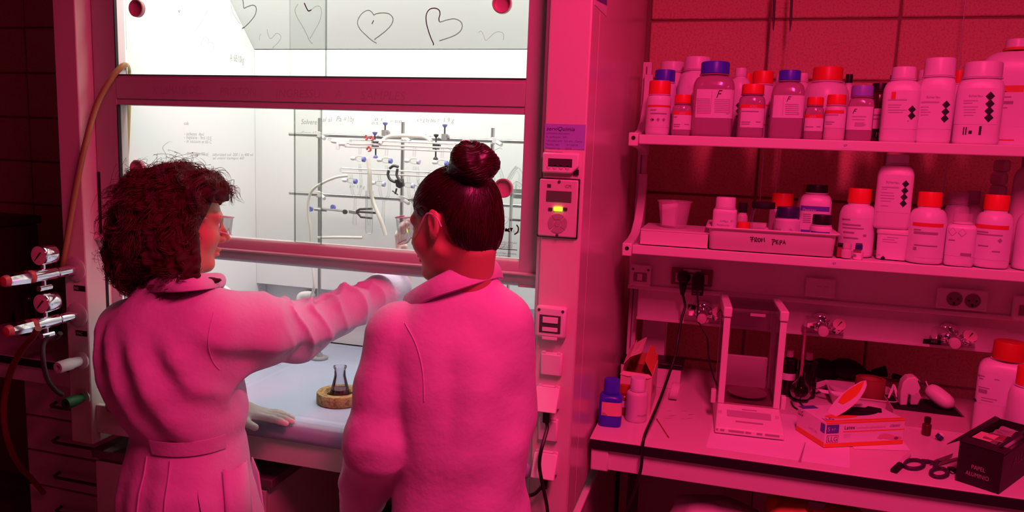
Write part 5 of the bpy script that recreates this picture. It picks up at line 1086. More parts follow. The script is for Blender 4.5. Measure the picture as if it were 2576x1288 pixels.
deck = MB(); deck.obox(bl(W_/2, v1b+.105, z1b+.002), xd*(W_/2-.012), yd*.102, Vector((0, 0, .0018))); deck.build('deck', mat('deck_steel', (.36, .22, .20), .35), t, bevel=.001)
pc = bl(W_/2+.002, v1b+.085, z1b+.004)
mb = MB(); mb.lathe([(0, 0), (.016, 0), (.016, .006), (.052, .009), (.056, .0115), (.056, .0135), (.052, .0125), (0, .0120)], 44, axis_mat(pc, (0, 0, 1)), caps=False); mb.build('weighing_pan', mat('pan_steel', (.52, .36, .34), .28, metal=.7), t, label='round brushed steel weighing pan')
HS = .355
def post(u0, u1, v0, v1, z0, z1, name, m=white, bev=.002):
    mb = MB(); mb.obox(bl((u0+u1)/2, (v0+v1)/2, (z0+z1)/2), xd*(u1-u0)/2, yd*(v1-v0)/2, Vector((0, 0, (z1-z0)/2))); return mb.build(name, m, t, bevel=bev)
for u0 in (.008, W_-.026):
    post(u0, u0+.018, v1b+.002, v1b+.020, z1b+.001, HS-.04, 'pillar'); post(u0+.002, u0+.016, v1b+.184, v1b+.201, z1b+.001, HS-.02, 'pillar')
    post(u0-.003, u0+.021, v1b-.003, v1b+.205, HS-.038, HS-.008, 'top_rail', bev=.004)
post(.028, W_-.028, v1b+.006, v1b+.010, z1b+.006, HS-.02, 'front_pane', glass_mat('pink_shield_glass', face=(.93, .90, .91), edge=(.7, .66, .68), gloss=.7), 0)
post(.010, .013, v1b+.022, v1b+.183, z1b+.006, HS-.04, 'side_pane', MATS['pink_shield_glass'], 0); post(W_-.013, W_-.010, v1b+.022, v1b+.183, z1b+.006, HS-.04, 'side_pane', MATS['pink_shield_glass'], 0)
post(.028, W_-.028, v1b+.190, v1b+.194, z1b+.10, HS-.02, 'rear_pane', MATS['pink_shield_glass'], 0); post(.028, W_-.028, v1b+.186, v1b+.200, z1b+.002, z1b+.10, 'rear_panel', white)
post(.024, W_-.024, v1b+.02, v1b+.186, HS-.014, HS-.011, 'top_pane', MATS['pink_shield_glass'], 0)
post(W_*.42, W_*.64, v1b+.003, v1b+.0055, HS-.030, HS-.022, 'name_glint_strip', MATS['display_grey'], 0); post(W_-.002, W_+.012, v1b+.03, v1b+.05, z1b-.01, z1b+.03, 'door_handle'); post(-.010, .004, v1b+.03, v1b+.05, z1b-.01, z1b+.03, 'door_handle')  # grey strip at the shield top paints the reflection on its lip
# ---- glove carton
A, Bv, Cc = bp(2072, 1128), bp(2271, 1118), bp(2011, 1082)
ux = (Bv-A); L1 = ux.length; ux.normalize(); uy = Vector((-ux.y, ux.x, 0)); L2 = abs((Cc-A).dot(uy)); hg = at(2079, 1064, A.y).z-BZ
A = A+Vector((0, 0, .0012))
t = thing('glove_carton', 'white and orange carton of latex gloves with its lid flap raised', 'glove box', tuple(A+ux*L1/2+uy*L2/2))
cw_ = mat('glove_white', (.84, .78, .82), .5); co = mat('glove_orange', (.82, .20, .03), .5); cb_ = mat('glove_blue', (.10, .11, .42), .5)
def gb(u0, u1, v0, v1, z0, z1, name, m, bev=0, par=None):
    mb = MB(); mb.obox(A+ux*(u0+u1)/2+uy*(v0+v1)/2+Vector((0, 0, (z0+z1)/2)), ux*(u1-u0)/2, uy*(v1-v0)/2, Vector((0, 0, (z1-z0)/2))); return mb.build(name, m, par or t, bevel=bev)
gb(0, L1, 0, L2, 0, hg, 'carton_body', cw_, .002)
e = .0004
fr = gb(0.001, L1-.001, -e, -.0001, .001, hg*.17, 'orange_band', co); gb(0.001, L1-.001, -e, -.0001, hg*.93, hg-.0005, 'orange_band', co); gb(L1*.22, L1-.001, -e, -.0001, hg*.58, hg*.62, 'orange_band', co)
gb(-e, -.0001, .001, L2-.001, .001, hg*.2, 'orange_band', co); gb(.001, L1-.001, .001, L2*.10, hg+.0001, hg+e, 'orange_band', co)
gb(L1*.01, L1*.165, -e*1.5, -e, hg*.56, hg*.9, 'size_panel', cb_); gb(-e*1.5, -e, .002, L2*.16, hg*.56, hg*.9, 'size_panel', cb_); gb(L1*.0, L1*.2, L2*.80, L2*.98, hg+e, hg+2*e, 'size_panel', cb_)
lg = gb(L1*.025, L1*.165, -e*1.5, -e, hg*.2, hg*.48, 'logo_frame', inkm); gb(L1*.030, L1*.160, -e*2, -e*1.6, hg*.215, hg*.465, 'logo_ground', cw_, 0, lg)
mb = MB(); up_ = Vector((0, 0, 1)); F_ = lambda u, z: A+ux*(L1*u)-uy*(e*2.4)+up_*(hg*z)
text(mb, 'LLG', F_(.037, .25), ux, up_, hg*.18, width=L1*.115); text(mb, 'Latex', F_(.23, .70), ux, up_, hg*.14, width=L1*.135); mb.build('bold_lettering', inkm, t, smooth=False)
mb = MB(); text(mb, 'classic', F_(.80, .72), ux, up_, hg*.13, width=L1*.14, shear=.45); mb.build('script_lettering', mat('grey_script', (.25, .22, .24), .6), t, smooth=False)
mb = MB(); text(mb, 'Untersuchungshandschuhe', F_(.38, .71), ux, up_, hg*.08, width=L1*.37); text(mb, 'powderfree', F_(.23, .46), ux, up_, hg*.055, width=L1*.09); text(mb, 'puderfrei', F_(.23, .38), ux, up_, hg*.055, width=L1*.08); mb.build('fine_lettering', mat('rose_print', (.55, .42, .45), .7), t, smooth=False)
mb = MB(); text(mb, 'S', F_(.022, .66), ux, up_, hg*.15, width=L1*.03); text(mb, '6-7', F_(.075, .68), ux, up_, hg*.09, width=L1*.045); mb.build('size_lettering', labelw, t, smooth=False)
mb = MB(); SL = lambda v, z: A-ux*(e*2.2)+uy*(L2*v)+up_*(hg*z)
text(mb, 'LLG', SL(.96, .70), -uy, up_, hg*.2, width=L2*.18); mb.build('bold_lettering', inkm, t, smooth=False)
mb = MB(); text(mb, 'S M L XL', SL(.55, .38), -uy, up_, hg*.10, width=L2*.3); mb.build('fine_lettering', MATS['rose_print'], t, smooth=False)
mb = MB(); T_ = lambda u, v: A+ux*(L1*u)+uy*(L2*v)+up_*(hg+.0007); text(mb, 'LLG', T_(.02, .12), ux, uy, L2*.11, width=L1*.13); mb.build('bold_lettering', inkm, t, smooth=False)
# hand picture, opening and flap
mb = MB(); hp = [(.66, .30), (.69, .42), (.74, .46), (.80, .44), (.86, .36), (.92, .32), (.97, .30), (.97, .22), (.88, .20), (.80, .24), (.74, .28), (.70, .26)]; mb.prism([F_(u, z) for u, z in hp], -uy*.0002); mb.build('hand_picture', mat('hand_print', (.70, .42, .42), .6), t)
mb = MB(); mb.prism([F_(.90+.03*math.cos(a), .26+.06*math.sin(a)) for a in [2*PI*k/14 for k in range(14)]], -uy*.0004); mb.build('hand_shade', mat('hand_print_dark', (.25, .12, .14), .6), t)
oc = A+ux*(L1*.56)+uy*(L2*.55)+up_*(hg+.0006)
mb = MB(); ring = [oc+ux*(L1*.30*math.cos(a))+uy*(L2*.26*math.sin(a)) for a in [2*PI*k/28 for k in range(28)]]; mb.prism(ring, up_*.0003); mb.build('opening', blackm, t, label='dark oval opening in the carton top')
mb = MB(); hinge = A+ux*(L1*.22)+uy*(L2*.42)+up_*(hg+.001); fd = (ux*.80+uy*.16+up_*.60).normalized(); fs = (uy*.95-ux*.15).normalized(); Lf = L1*.60
fl = []
for k in range(13):
    s_ = k/12; fl.append(hinge+fd*(Lf*s_)-fs*(L2*.24*math.sin(PI*min(1, .12+s_*.88))**.6))
for k in range(12, -1, -1):
    s_ = k/12; fl.append(hinge+fd*(Lf*s_)+fs*(L2*.20*math.sin(PI*min(1, .12+s_*.88))**.6))
mb.prism(fl, (ux*.0006-up_*.0008)); flp = mb.build('lid_flap', cw_, t, label='oval lid flap standing up')
mb = MB(); nn = fd.cross(fs).normalized(); nn = nn if nn.dot(Vector((0, -1, .2))) > 0 else -nn
fo = [hinge+fd*(Lf*(.30+.66*k/10))-fs*(L2*.02-L2*.16*(k/10)*0)+fs*(L2*.17*math.sin(PI*(.25+.7*k/10))) for k in range(11)]+[hinge+fd*(Lf*(.30+.66*k/10))-fs*(L2*.12*math.sin(PI*(.1+.9*k/10))) for k in range(10, -1, -1)]
mb.prism([p+nn*.0010 for p in fo], nn*.0004); mb.build('flap_orange', co, flp)
mb = MB(); mb.prism([A+ux*(L1*(.30+.20*math.cos(a)))+uy*(L2*(.30+.12*math.sin(a)))+up_*(hg+.0006) for a in [2*PI*k/20 for k in range(20)]], up_*.0002); mb.build('orange_patch', co, t)
mb = MB(); mb.prism([oc+ux*(L1*.04)-uy*(L2*.02)+up_*.0006, oc+ux*(L1*.20)+uy*(L2*.05)+up_*.010, oc+ux*(L1*.34)-uy*(L2*.04)+up_*.006, oc+ux*(L1*.30)-uy*(L2*.16)+up_*.0008], up_*.001); mb.build('glove_tuft', blackm, t)
# ---- tray with tape
ty = bY(2170, 1032); a, c = at(2097, 1030, ty), at(2248, 1032, ty); w0 = (c.x-a.x)/2; cx = (a.x+c.x)/2; zt = at(2170, 1001, ty-.01).z-BZ
t = thing('plastic_tray', 'white oblong tray holding tape and papers behind the glove carton', 'tray', (cx, ty+.075, BZ))
mb = MB(); mb.loft([tr(w0, .07, .0004, .02), tr(w0*1.02, .072, .004, .02), tr(w0*1.12, .083, zt-.004, .024), tr(w0*1.16, .088, zt-.003, .026), tr(w0*1.16, .088, zt, .026), tr(w0*1.10, .082, zt-.001, .022), tr(w0, .068, .006, .018)]); mb.build('shell', white, t, world=False, ang=60)
tc = Vector((at(2188, 970, ty+.06).x, ty+.055, BZ+.0068)); tr_ = (at(2226, 970, ty+.06).x-at(2149, 970, ty+.06).x)/2; thh = at(2188, 951, tc.y).z-tc.z
t = thing('tape_roll', 'fat roll of brown packing tape standing in the white tray', 'tape', tuple(tc)); mb = MB(); mb.lathe([(tr_*.72, 0), (tr_*.99, 0), (tr_, .001), (tr_, thh-.001), (tr_*.99, thh), (tr_*.72, thh)], 44, caps=False); n = 44; mb.f += [(5*n+j, 5*n+(j+1) % n, (j+1) % n, j) for j in range(n)]; mb.build('tape_winding', mat('tape_brown', (.30, .10, .06), .35), t, world=False); mb = MB(); mb.lathe([(tr_*.64, .0), (tr_*.715, 0), (tr_*.715, thh-.004), (tr_*.64, thh-.004)], 44, caps=False); mb.f += [(3*n+j, 3*n+(j+1) % n, (j+1) % n, j) for j in range(n)]; mb.build('core', mat('tape_core', (.50, .20, .12), .8), t, world=False); mb = MB(); mb.lathe([(0, thh*.8), (tr_*.63, thh*.8)], 30, caps=False); mb.build('core_disc', MATS['tape_core'], t, world=False)
def slab(t, name, m, pts, Y0, th, dy=0): 
    mb = MB(); mb.prism([at(x, y, Y0+d) for x, y, d in pts], (0, .0, -th)); return mb.build(name, m, t)
t = thing('folded_paper', 'folded white paper strip bent over the left end of the white tray', 'paper', tuple(at(2080, 980, ty+.08))); slab(t, 'front_leaf', paper, [(2041, 966, .05), (2044, 979, .05), (2082, 966, .13), (2078, 955, .13)], ty, .002); slab(t, 'rear_leaf', paper, [(2078, 955, .13), (2082, 966, .13), (2142, 984, .07), (2138, 973, .07)], ty, .002)
t = thing('paper_strip', 'white paper strip lying across the tray rim before the tape', 'paper', tuple(at(2100, 992, ty+.04))); slab(t, 'strip', paper, [(2057, 978, .06), (2066, 986, .05), (2150, 1003, .01), (2152, 992, .02)], ty, .002); slab(t, 'curled_end', paper, [(2057, 978, .06), (2058, 983, .06), (2049, 986, .07), (2050, 981, .07)], ty, .002)
# black rubber pieces behind
t = thing('rubber_bulb', 'black rubber pipette bulb with nozzle behind the tray', 'pipette bulb', tuple(at(2130, 945, 2.66)))
c = at(2135, 930, 2.67); dv = (at(2190, 942, 2.67)-c).normalized()
mb = MB(); mb.lathe([(0, -.062), (.018, -.056), (.032, -.036), (.037, -.008), (.034, .016), (.022, .042), (.011, .055), (.010, .068), (0, .070)], 26, axis_mat(c, dv)); mb.build('bulb', blackm, t); mb = MB(); mb.tube([c+dv*.07, c+dv*.085], .006, 12); mb.build('nozzle', black, t)
t = thing('rubber_bulb', 'second black rubber bulb lying left behind the first', 'pipette bulb', tuple(at(2075, 940, 2.68))); c = at(2076, 930, 2.68); mb = MB(); mb.lathe([(0, -.055), (.02, -.05), (.034, -.025), (.036, 0), (.030, .028), (.012, .05), (0, .052)], 24, axis_mat(c, (1, .1, -.25))); mb.build('bulb', blackm, t); mb = MB(); mb.tube([c+Vector((.048, .005, -.012)), c+Vector((.066, .006, -.017))], .008, 10); mb.build('nozzle', black, t)
t = thing('rubber_stopper', 'black tapered rubber stopper on a rod right of the bulb', 'stopper', tuple(at(2215, 935, 2.68))); c = at(2212, 936, 2.68); dv = (at(2232, 934, 2.68)-c).normalized(); mb = MB(); mb.lathe([(0, -.022), (.011, -.022), (.019, .020), (.018, .022), (0, .022)], 20, axis_mat(c, dv)); mb.build('stopper_body', blackm, t); mb = MB(); mb.tube([c-dv*.022, c-dv*.045], .0035, 8); mb.build('rod', darkm, t)
t = thing('black_clip', 'small black clip resting above the tray right end', 'clip', tuple(at(2255, 950, 2.67))); c = at(2256, 948, 2.67); mb = MB(); mb.obox(c, (.014, 0, -.003), (0, .010, 0), (.002, 0, .008)); mb.build('jaw', blackm, t, bevel=.004); mb = MB(); mb.tube([c, at(2240, 957, 2.67), at(2225, 953, 2.67)], .0035, 8); mb.build('arm', darkm, t);
t = thing('adhesive_loop', 'white folded strip standing up at the tray right end', 'paper', tuple(at(2250, 990, ty+.05))); slab(t, 'left_leaf', paper, [(2233, 1000, .03), (2238, 1000, .03), (2252, 972, .06), (2246, 966, .06)], ty, .002); slab(t, 'right_leaf', paper, [(2246, 966, .06), (2252, 968, .06), (2262, 998, .02), (2254, 998, .02)], ty, .002)
# dark bottles and round flask left of tray
for i, (px0, px1, yt, yc, Y, lab) in enumerate(((1962, 2004, 880, 896, 2.55, 'black glass bottle with pale cap right behind the balance'), (2006, 2056, 886, 904, 2.55, 'black glass bottle with pale cap behind the round flask'))):
    b = bt('dark_bottle', lab, px0, px1, yt, Y, BZ, ((px0+px1)/2-10, (px0+px1)/2+10, yc), mat('rose_cap', (.62, .40, .45), .5) if 'rose_cap' not in MATS else MATS['rose_cap'], mat('black_glass', (.010, .006, .008), .06), n=2, shoulder=.97)
    if i == 0: b.label(1968, 2002, 940, 957)
c = bp(2012, 1008); fr_ = (at(2041, 985, c.y).x-at(1984, 985, c.y).x)/2
t = thing('round_flask', 'round clear flask with dark liquid between the balance and tray', 'flask', (c.x, c.y, BZ)); zc = at(2012, 982, c.y).z-BZ; 
mb = MB(); pr = [(0, zc-fr_)]+[(fr_*math.cos(a), zc+fr_*math.sin(a)) for a in [math.radians(d) for d in range(-75, 62, 12)]]; pr += [(fr_*.34, zc+fr_*1.12), (fr_*.28, zc+fr_*1.35), (fr_*.28, zc+fr_*1.8), (fr_*.34, zc+fr_*1.85)]; zmin = min(z for r, z in pr); pr = [(r, z-zmin+.0005) for r, z in pr]
mb.lathe(pr, 36, caps=False); mb.build('glass_wall', tubeg, t, world=False); mb = MB(); mb.lathe([(r*.96, z+.0006) for r, z in pr[:8]]+[(0, pr[7][1]+.0006)], 36, caps=False); mb.build('liquid', mat('dark_liquid', (.02, .006, .008), .1), t, world=False)
mb = MB(); mb.lathe([(fr_*.5, .0002), (fr_*.75, .0002), (fr_*.75, .004), (fr_*.5, .004)], 24, caps=False); mb.build('cork_support', darkm, t, world=False)
hose('clear_tube', 'dim tube hanging from the middle gas tap toward the round flask', [at(2025, 822, 2.39), at(2024, 850, 2.38), at(2020, 890, 2.36), at(2017, 925, 2.33), at(2014, 945, 2.31)], .0048, mat('dim_tube', (.25, .12, .14), .3))
p, q, r = bp(1992, 1030, BZ+.003), bp(2030, 1028, BZ+.003), bp(2060, 1042, BZ+.003)
hose('thin_cable', 'thin dark cable lying on the bench behind the glove carton', [bp(1990, 1010, BZ+.003), bp(1998, 1024, BZ+.003), bp(2020, 1035, BZ+.003), bp(2040, 1040, BZ+.003)], .0022, blackm, 'cable')
hose('thin_cable', 'second thin dark cable curving toward the glove carton', [bp(2012, 1012, BZ+.003), bp(2022, 1022, BZ+.003), bp(2042, 1030, BZ+.003), bp(2060, 1034, BZ+.003)], .0022, blackm, 'cable')
# grey shallow box with white objects
gy = bY(2335, 1078); a, c = at(2243, 1066, gy), at(2428, 1076, gy); zt = at(2335, 1040, gy).z
t = thing('shallow_tray', 'grey shallow open tray holding two white objects near the big bottle', 'tray', ((a.x+c.x)/2, gy+.09, BZ))
gm = mat('tray_grey', (.55, .42, .42), .5); x0, x1 = a.x, c.x
B('front_side', gm, t, (x0, x1, gy, gy+.003, BZ, zt)); B('rear_side', gm, t, (x0, x1, gy+.17, gy+.173, BZ, zt)); B('end_side', gm, t, (x0, x0+.003, gy+.0031, gy+.1699, BZ, zt)); B('end_side', gm, t, (x1-.003, x1, gy+.0031, gy+.1699, BZ, zt)); B('dark_lining', blackm, t, (x0+.0031, x1-.0031, gy+.0032, gy+.1698, BZ, zt-.006))
c = at(2364, 998, gy+.08); dv = (at(2392, 1016, gy+.06)-at(2338, 974, gy+.10)).normalized()
t = thing('computer_mouse', 'rounded white oblong object leaning in the grey tray', 'mouse', tuple(c)); mb = MB(); side = Vector((0, 0, 1)).cross(dv).normalized(); upv = dv.cross(side)
rings = []
for k in range(13):
    s_ = -1+2*k/12; r = math.sqrt(max(0, 1-abs(s_)**3.2))+.001; rings.append([c+dv*(.046*s_)+side*(.027*r*math.cos(a))+upv*(.024*r*math.sin(a)) for a in [2*PI*j/20 for j in range(20)]])
mb.loft(rings); mb.build('shell', white, t, ang=70); mb = MB(); mb.tube([c-dv*.044+upv*.004, c-dv*.056+upv*.012], .002, 8); mb.build('cable_stub', white, t)
c = at(2288, 980, gy+.08)
t = thing('tape_dispenser', 'white rounded dispenser with dark slot standing in the grey tray', 'tape dispenser', (c.x, c.y, zt-.006)); mb = MB(); P = [at(x, y, gy+.07) for x, y in ((2264, 1020), (2266, 985), (2272, 962), (2284, 951), (2302, 949), (2314, 958), (2318, 975), (2312, 985), (2318, 1000), (2309, 1018), (2290, 1018), (2292, 995), (2286, 992), (2282, 1020))]; mb.prism(P, (0, .045, 0)); mb.build('housing', white, t, bevel=.006, seg=3); mb = MB(); mb.prism([at(x, y, gy+.068) for x, y in ((2309, 958), (2312, 957), (2321, 978), (2319, 982))], (0, .004, 0)); mb.build('slot', blackm, t); mb = MB(); mb.prism([at(x, y, gy+.0695) for x, y in ((2290, 1017), (2292, 996), (2310, 985), (2316, 1000), (2308, 1017))], (0, -.004, 0)); mb.build('clear_guard', MATS['frosted_plastic'], t)
# small vial, cap, marker, scissors
b = bt('vial', 'small dark brown vial standing on the bench before the grey tray', 2315, 2340, 1049, bY(2327, 1097)+.012, BZ, (2320, 2338, 1062), mat('black_vial_cap', (.03, .012, .012), .5), mat('brown_vial', (.10, .02, .012), .12), ring=False, shoulder=.9, cat='vial', ridge=.06)
c = bp(2366, 1110); t = thing('bottle_cap', 'dark blue and white screw cap lying on the bench by the brown vial', 'cap', tuple(c)); mb = MB(); A_ = axis_mat((c.x, c.y+.008, BZ+.0115), (.62, .25, .70)); mb.lathe([(0, -.009), (.0095, -.009), (.0102, -.007), (.0102, .002), (0, .002)], 20, A_, ridge=(1, 3, .05)); mb.build('blue_skirt', MATS['navy_lid'], t); mb = MB(); mb.lathe([(.0102, .0022), (.0102, .008), (.008, .008), (.008, .0022)], 20, A_, caps=False); mb.build('white_rim', white, t)
p, q, r = bp(2287, 1143, BZ+.006), bp(2264, 1170, BZ+.006), bp(2249, 1184, BZ+.006)
t = thing('marker_pen', 'marker pen with black cap lying left of the scissors', 'pen', tuple(q)); mb = MB(); mb.tube([p, q], .0055, 12); mb.build('barrel', whited, t); mb = MB(); mb.tube([q, r], .0085, 12); mb.build('cap', blackm, t)
scm = mat('scissor_purple', (.05, .02, .06), .5)
t = thing('scissors', 'open scissors with dark looped handles lying before the foil carton', 'scissors', tuple(bp(2345, 1165)))
def loop(name, ctr, a1, a2, w, shank):
    mb = MB(); P = [bp(ctr[0]+a1*math.cos(k*2*PI/24)-0*a2, ctr[1]+a2*math.sin(k*2*PI/24)+(a1*.12)*math.cos(k*2*PI/24)*0, BZ+.005) for k in range(25)]
    mb.tube(P, .005, 10); mb.tube([bp(x, y, BZ+.006) for x, y in shank], [.006, .0055, .004], 10); return mb.build(name, scm, t)
loop('handle', (2299, 1168), 25, 11, 0, [(2320, 1160), (2335, 1161), (2350, 1163)]); loop('handle', (2363, 1189), 21, 11, 0, [(2352, 1178), (2354, 1168), (2360, 1160)])
for pts in ([(2338, 1168), (2352, 1158), (2398, 1142), (2394, 1149), (2358, 1168)], [(2344, 1160), (2360, 1163), (2408, 1152), (2412, 1156), (2360, 1171)]):
    mb = MB(); mb.prism([bp(x, y, BZ+.004) for x, y in pts], (0, 0, .002)); mb.build('blade', mat('blade_steel', (.45, .38, .38), .3, metal=.8) if 'blade_steel' not in MATS else MATS['blade_steel'], t)
mb = MB(); mb.lathe([(0, 0), (.004, 0), (.004, .003), (0, .003)], 12, axis_mat(bp(2352, 1164, BZ+.0062), (0, 0, 1)), caps=False); mb.build('pivot', darkm, t)
# ---- foil carton
A, Bv = bp(2402, 1208), bp(2512, 1244); ux = Bv-A; L1 = ux.length; ux.normalize(); uy = Vector((-ux.y, ux.x, 0)); hg = at(2422, 1108, A.y+.01).z-BZ; L2 = .28
bk = mat('foil_box_black', (.018, .010, .014), .55); bkin = mat('foil_box_inner', (.05, .02, .03), .6)
t = thing('foil_carton', 'black aluminium foil carton with open lid at the right bench end', 'foil box', tuple(A+ux*L1/2+uy*L2/2))
def fb(u0, u1, v0, v1, z0, z1, name, m, bev=0): 
    mb = MB(); mb.obox(A+ux*(u0+u1)/2+uy*(v0+v1)/2+Vector((0, 0, (z0+z1)/2)), ux*(u1-u0)/2, uy*(v1-v0)/2, Vector((0, 0, (z1-z0)/2))); return mb.build(name, m, t, bevel=bev)
fb(0, L1, 0, .002, 0, hg, 'end_wall', bk, .0006); fb(0, L1, L2-.002, L2, 0, hg, 'end_wall', bk); fb(0, .002, .0021, L2-.0021, 0, hg, 'long_wall', bk); fb(L1-.002, L1, .0021, L2-.0021, 0, hg*.93, 'long_wall', bk); fb(.0021, L1-.0021, .0021, L2-.0021, 0, .002, 'bottom', bkin)
fb(-.001, L1+.001, -.0015, .045, hg+.0002, hg+.003, 'end_flap', bk, .0008)
mb = MB(); mb.prism([A+ux*0+uy*.02+up_*hg, A+uy*L2+up_*hg, A-ux*.010+uy*(L2-.005)+up_*(hg+.004), A-ux*.020-uy*.020+up_*(hg-.010)], up_*.0012-ux*.0008); mb.build('lid', bk, t, label='lid folded open to the left')
mb = MB(); mb.lathe([(.019, 0), (.030, 0), (.030, L2-.03), (.019, L2-.03)], 28, axis_mat(A+ux*L1/2+uy*.05+up_*.042, uy)); mb.build('foil_roll', mat('foil', (.75, .70, .70), .25, metal=.9), t)
mb = MB(); 
P = [A+ux*(L1*.30)+uy*(.055+.02*k)+up_*(hg+.002+.004*(k % 2)) for k in range(9)]; Q = [A+ux*(L1*.62+.004*((k*7) % 3))+uy*(.050+.02*k)+up_*(hg-.006+.005*((k*5) % 3)) for k in range(9)]
mb.add(P+Q, [(k, k+1, k+10, k+9) for k in range(8)]); mb.build('torn_foil', MATS['foil'], t)
fb(L1*.10, L1*.52, .05, .115, hg+.0031, hg+.0036, 'orange_slip', MATS['salmon_label'])
mb = MB(); mb.prism([A+ux*(L1*.70)+uy*.03+up_*(hg*.98), A+ux*(L1*.70)+uy*L2+up_*(hg*.98), A+ux*(L1*.86)+uy*L2+up_*(hg*1.06), A+ux*(L1*.86)+uy*.03+up_*(hg*1.06)], up_*.001); mb.build('inner_flap', bk, t)
ft = mat('foil_text_rose', (.50, .32, .36), .6)
mb = MB(); E_ = lambda u, z: A+ux*(L1*u)-uy*.0006+up_*(hg*z); text(mb, 'PAPEL', E_(.33, .42), ux, up_, hg*.105, width=L1*.32); text(mb, 'ALUMINIO', E_(.22, .24), ux, up_, hg*.105, width=L1*.53); mb.build('lettering', ft, t, smooth=False)
mb = MB(); text(mb, 'ALUMINIO', A+ux*(L1+.0006)+uy*.075+up_*(hg*.5), uy, up_, hg*.22, width=.22); mb.build('lettering', mat('foil_text_dim', (.16, .09, .10), .6), t, smooth=False)
c = bp(2402, 1184, BZ+.006); t = thing('small_clip', 'small black clip squeezed against the foil carton end', 'clip', tuple(c)); mb = MB(); mb.obox(c+Vector((-.006, 0, .001)), (.008, .003, 0), (-.003, .008, 0), (0, 0, .006)); mb.build('clip_body', blackm, t, bevel=.002); mb = MB(); mb.tube([c+Vector((-.012, -.009, .0)), c+Vector((-.006, -.013, -.002))], .002, 8); mb.build('clip_wire', steel, t)
# ---- big bottle and neighbour
Yb = 2.375
b = bt('reagent_bottle', 'big white square bottle with red cap at the right end of the bench', 2462, 2610, 858, Yb, BZ, (2488, 2576, 902), mat('deep_red_cap', (.60, .025, .02), .45), whitec, n=5, shoulder=.86, depth=.66)
l = b.label(2478, 2590, 948, 1030, MATS['label_gloss']); b.lines(l, [(2482, 2500, 955, 3), (2486, 2496, 962, 3), (2484, 2512, 985, 2), (2484, 2506, 990, 10), (2490, 2530, 1012, 2), (2490, 2520, 1018, 2), (2524, 2536, 962, 2.5)]); b.diamonds(l, [(2465, 1020)], 4)
Yc = 2.25
b = bt('reagent_bottle', 'white bottle with bright red cap at the picture edge before the big bottle', 2536, 2636, 922, Yc-.015, BZ, (2554, 2624, 968), redcap, whitec, shoulder=.82)
# clear bag on the wall
t = thing('plastic_bag', 'thin clear plastic bag hanging dim behind the grey tray', 'bag', tuple(at(2380, 960, 2.50)))
mb = MB(); rings = []
for k in range(9):
    y_ = 897+k*18; w = 40+46*math.sin(min(1, k/6)*PI/2); cxp = 2372+2*k; R = []
    for j in range(28):
        a = 2*PI*j/28; p = at(cxp+w*math.cos(a)*(1+.06*math.sin(5*a+k)), y_, 2.58); R.append((p.x, 2.58+.025*math.sin(a)*(1+.4*math.sin(7*a+k*1.3)), p.z))
    rings.append(R)
mb.loft(rings); mb.build('film', mat('thin_film', (.6, .5, .5), .15, alpha=.05), t); mb = MB(); mb.tube([at(2350, 893, 2.58), at(2398, 896, 2.58)], .003, 8); mb.build('gathered_top', MATS['thin_film'], t)
# ---- under the bench
t = thing('refuse_bag', 'crumpled pale plastic bag under the bench', 'bag', tuple(at(1805, 1400, 2.2)))
def lump(c, rx, ry, rz, seed):
    rs = np.random.RandomState(seed); mb = MB(); rings = []; ph = rs.rand(6)*6
    for i in range(15):
        th = PI*i/14; R = []
        for j in range(28):
            a = 2*PI*j/28; f = 1+.10*math.sin(3*a+ph[0]+2*th)+.08*math.sin(5*a+ph[1]-3*th)+.05*math.sin(9*a+4*th+ph[2]); r = math.sin(th)*f+.001
            R.append((c[0]+rx*r*math.cos(a), c[1]+ry*r*math.sin(a), c[2]+rz*math.cos(th)*(1+.05*math.sin(2*a+ph[3]))))
        rings.append(R)
    mb.loft(rings); return mb
def onbin(px, py, Y, m, mn, name, label):
    p = at(px, py, Y); t = thing(name, label, 'bin', (p.x, Y, 0)); B('bin_body', m, t, (p.x-.11, p.x+.11, Y-.10, Y+.12, 0.0, p.z-.11), bevel=.02); lump((p.x, Y, p.z-.055), .12, .12, .055, px).build(mn, m, t); return t
bpy.data.objects.remove(t)
onbin(1800, 1262, 2.05, white, 'liner_top', 'waste_bin', 'pale bin with crumpled white liner under the bench')
onbin(2045, 1246, 2.05, mat('orange_bag', (.75, .28, .10), .5), 'bag_top', 'waste_bin', 'bin with knotted orange bag under the bench'); tt = bpy.data.objects['waste_bin.001']; p = at(2055, 1262, 1.95); mb = MB(); mb.lathe([(0, 0), (.020, 0), (.022, .002), (0, .003)], 20, axis_mat((p.x, 1.955, p.z), (0, -.8, .5))); mb.build('dark_hole', blackm, tt)
t = thing('cardboard_sheet', 'dim grey board leaning under the bench behind the pale bin', 'board', tuple(at(1850, 1260, 2.4))); p, q = at(1822, 1215, 2.4), at(1884, 1330, 2.4); B('board', cabm, t, (p.x, q.x, 2.4, 2.41, 0, p.z)); B('edge_strip', darkm, t, (q.x, q.x+.004, 2.4, 2.41, 0, p.z))
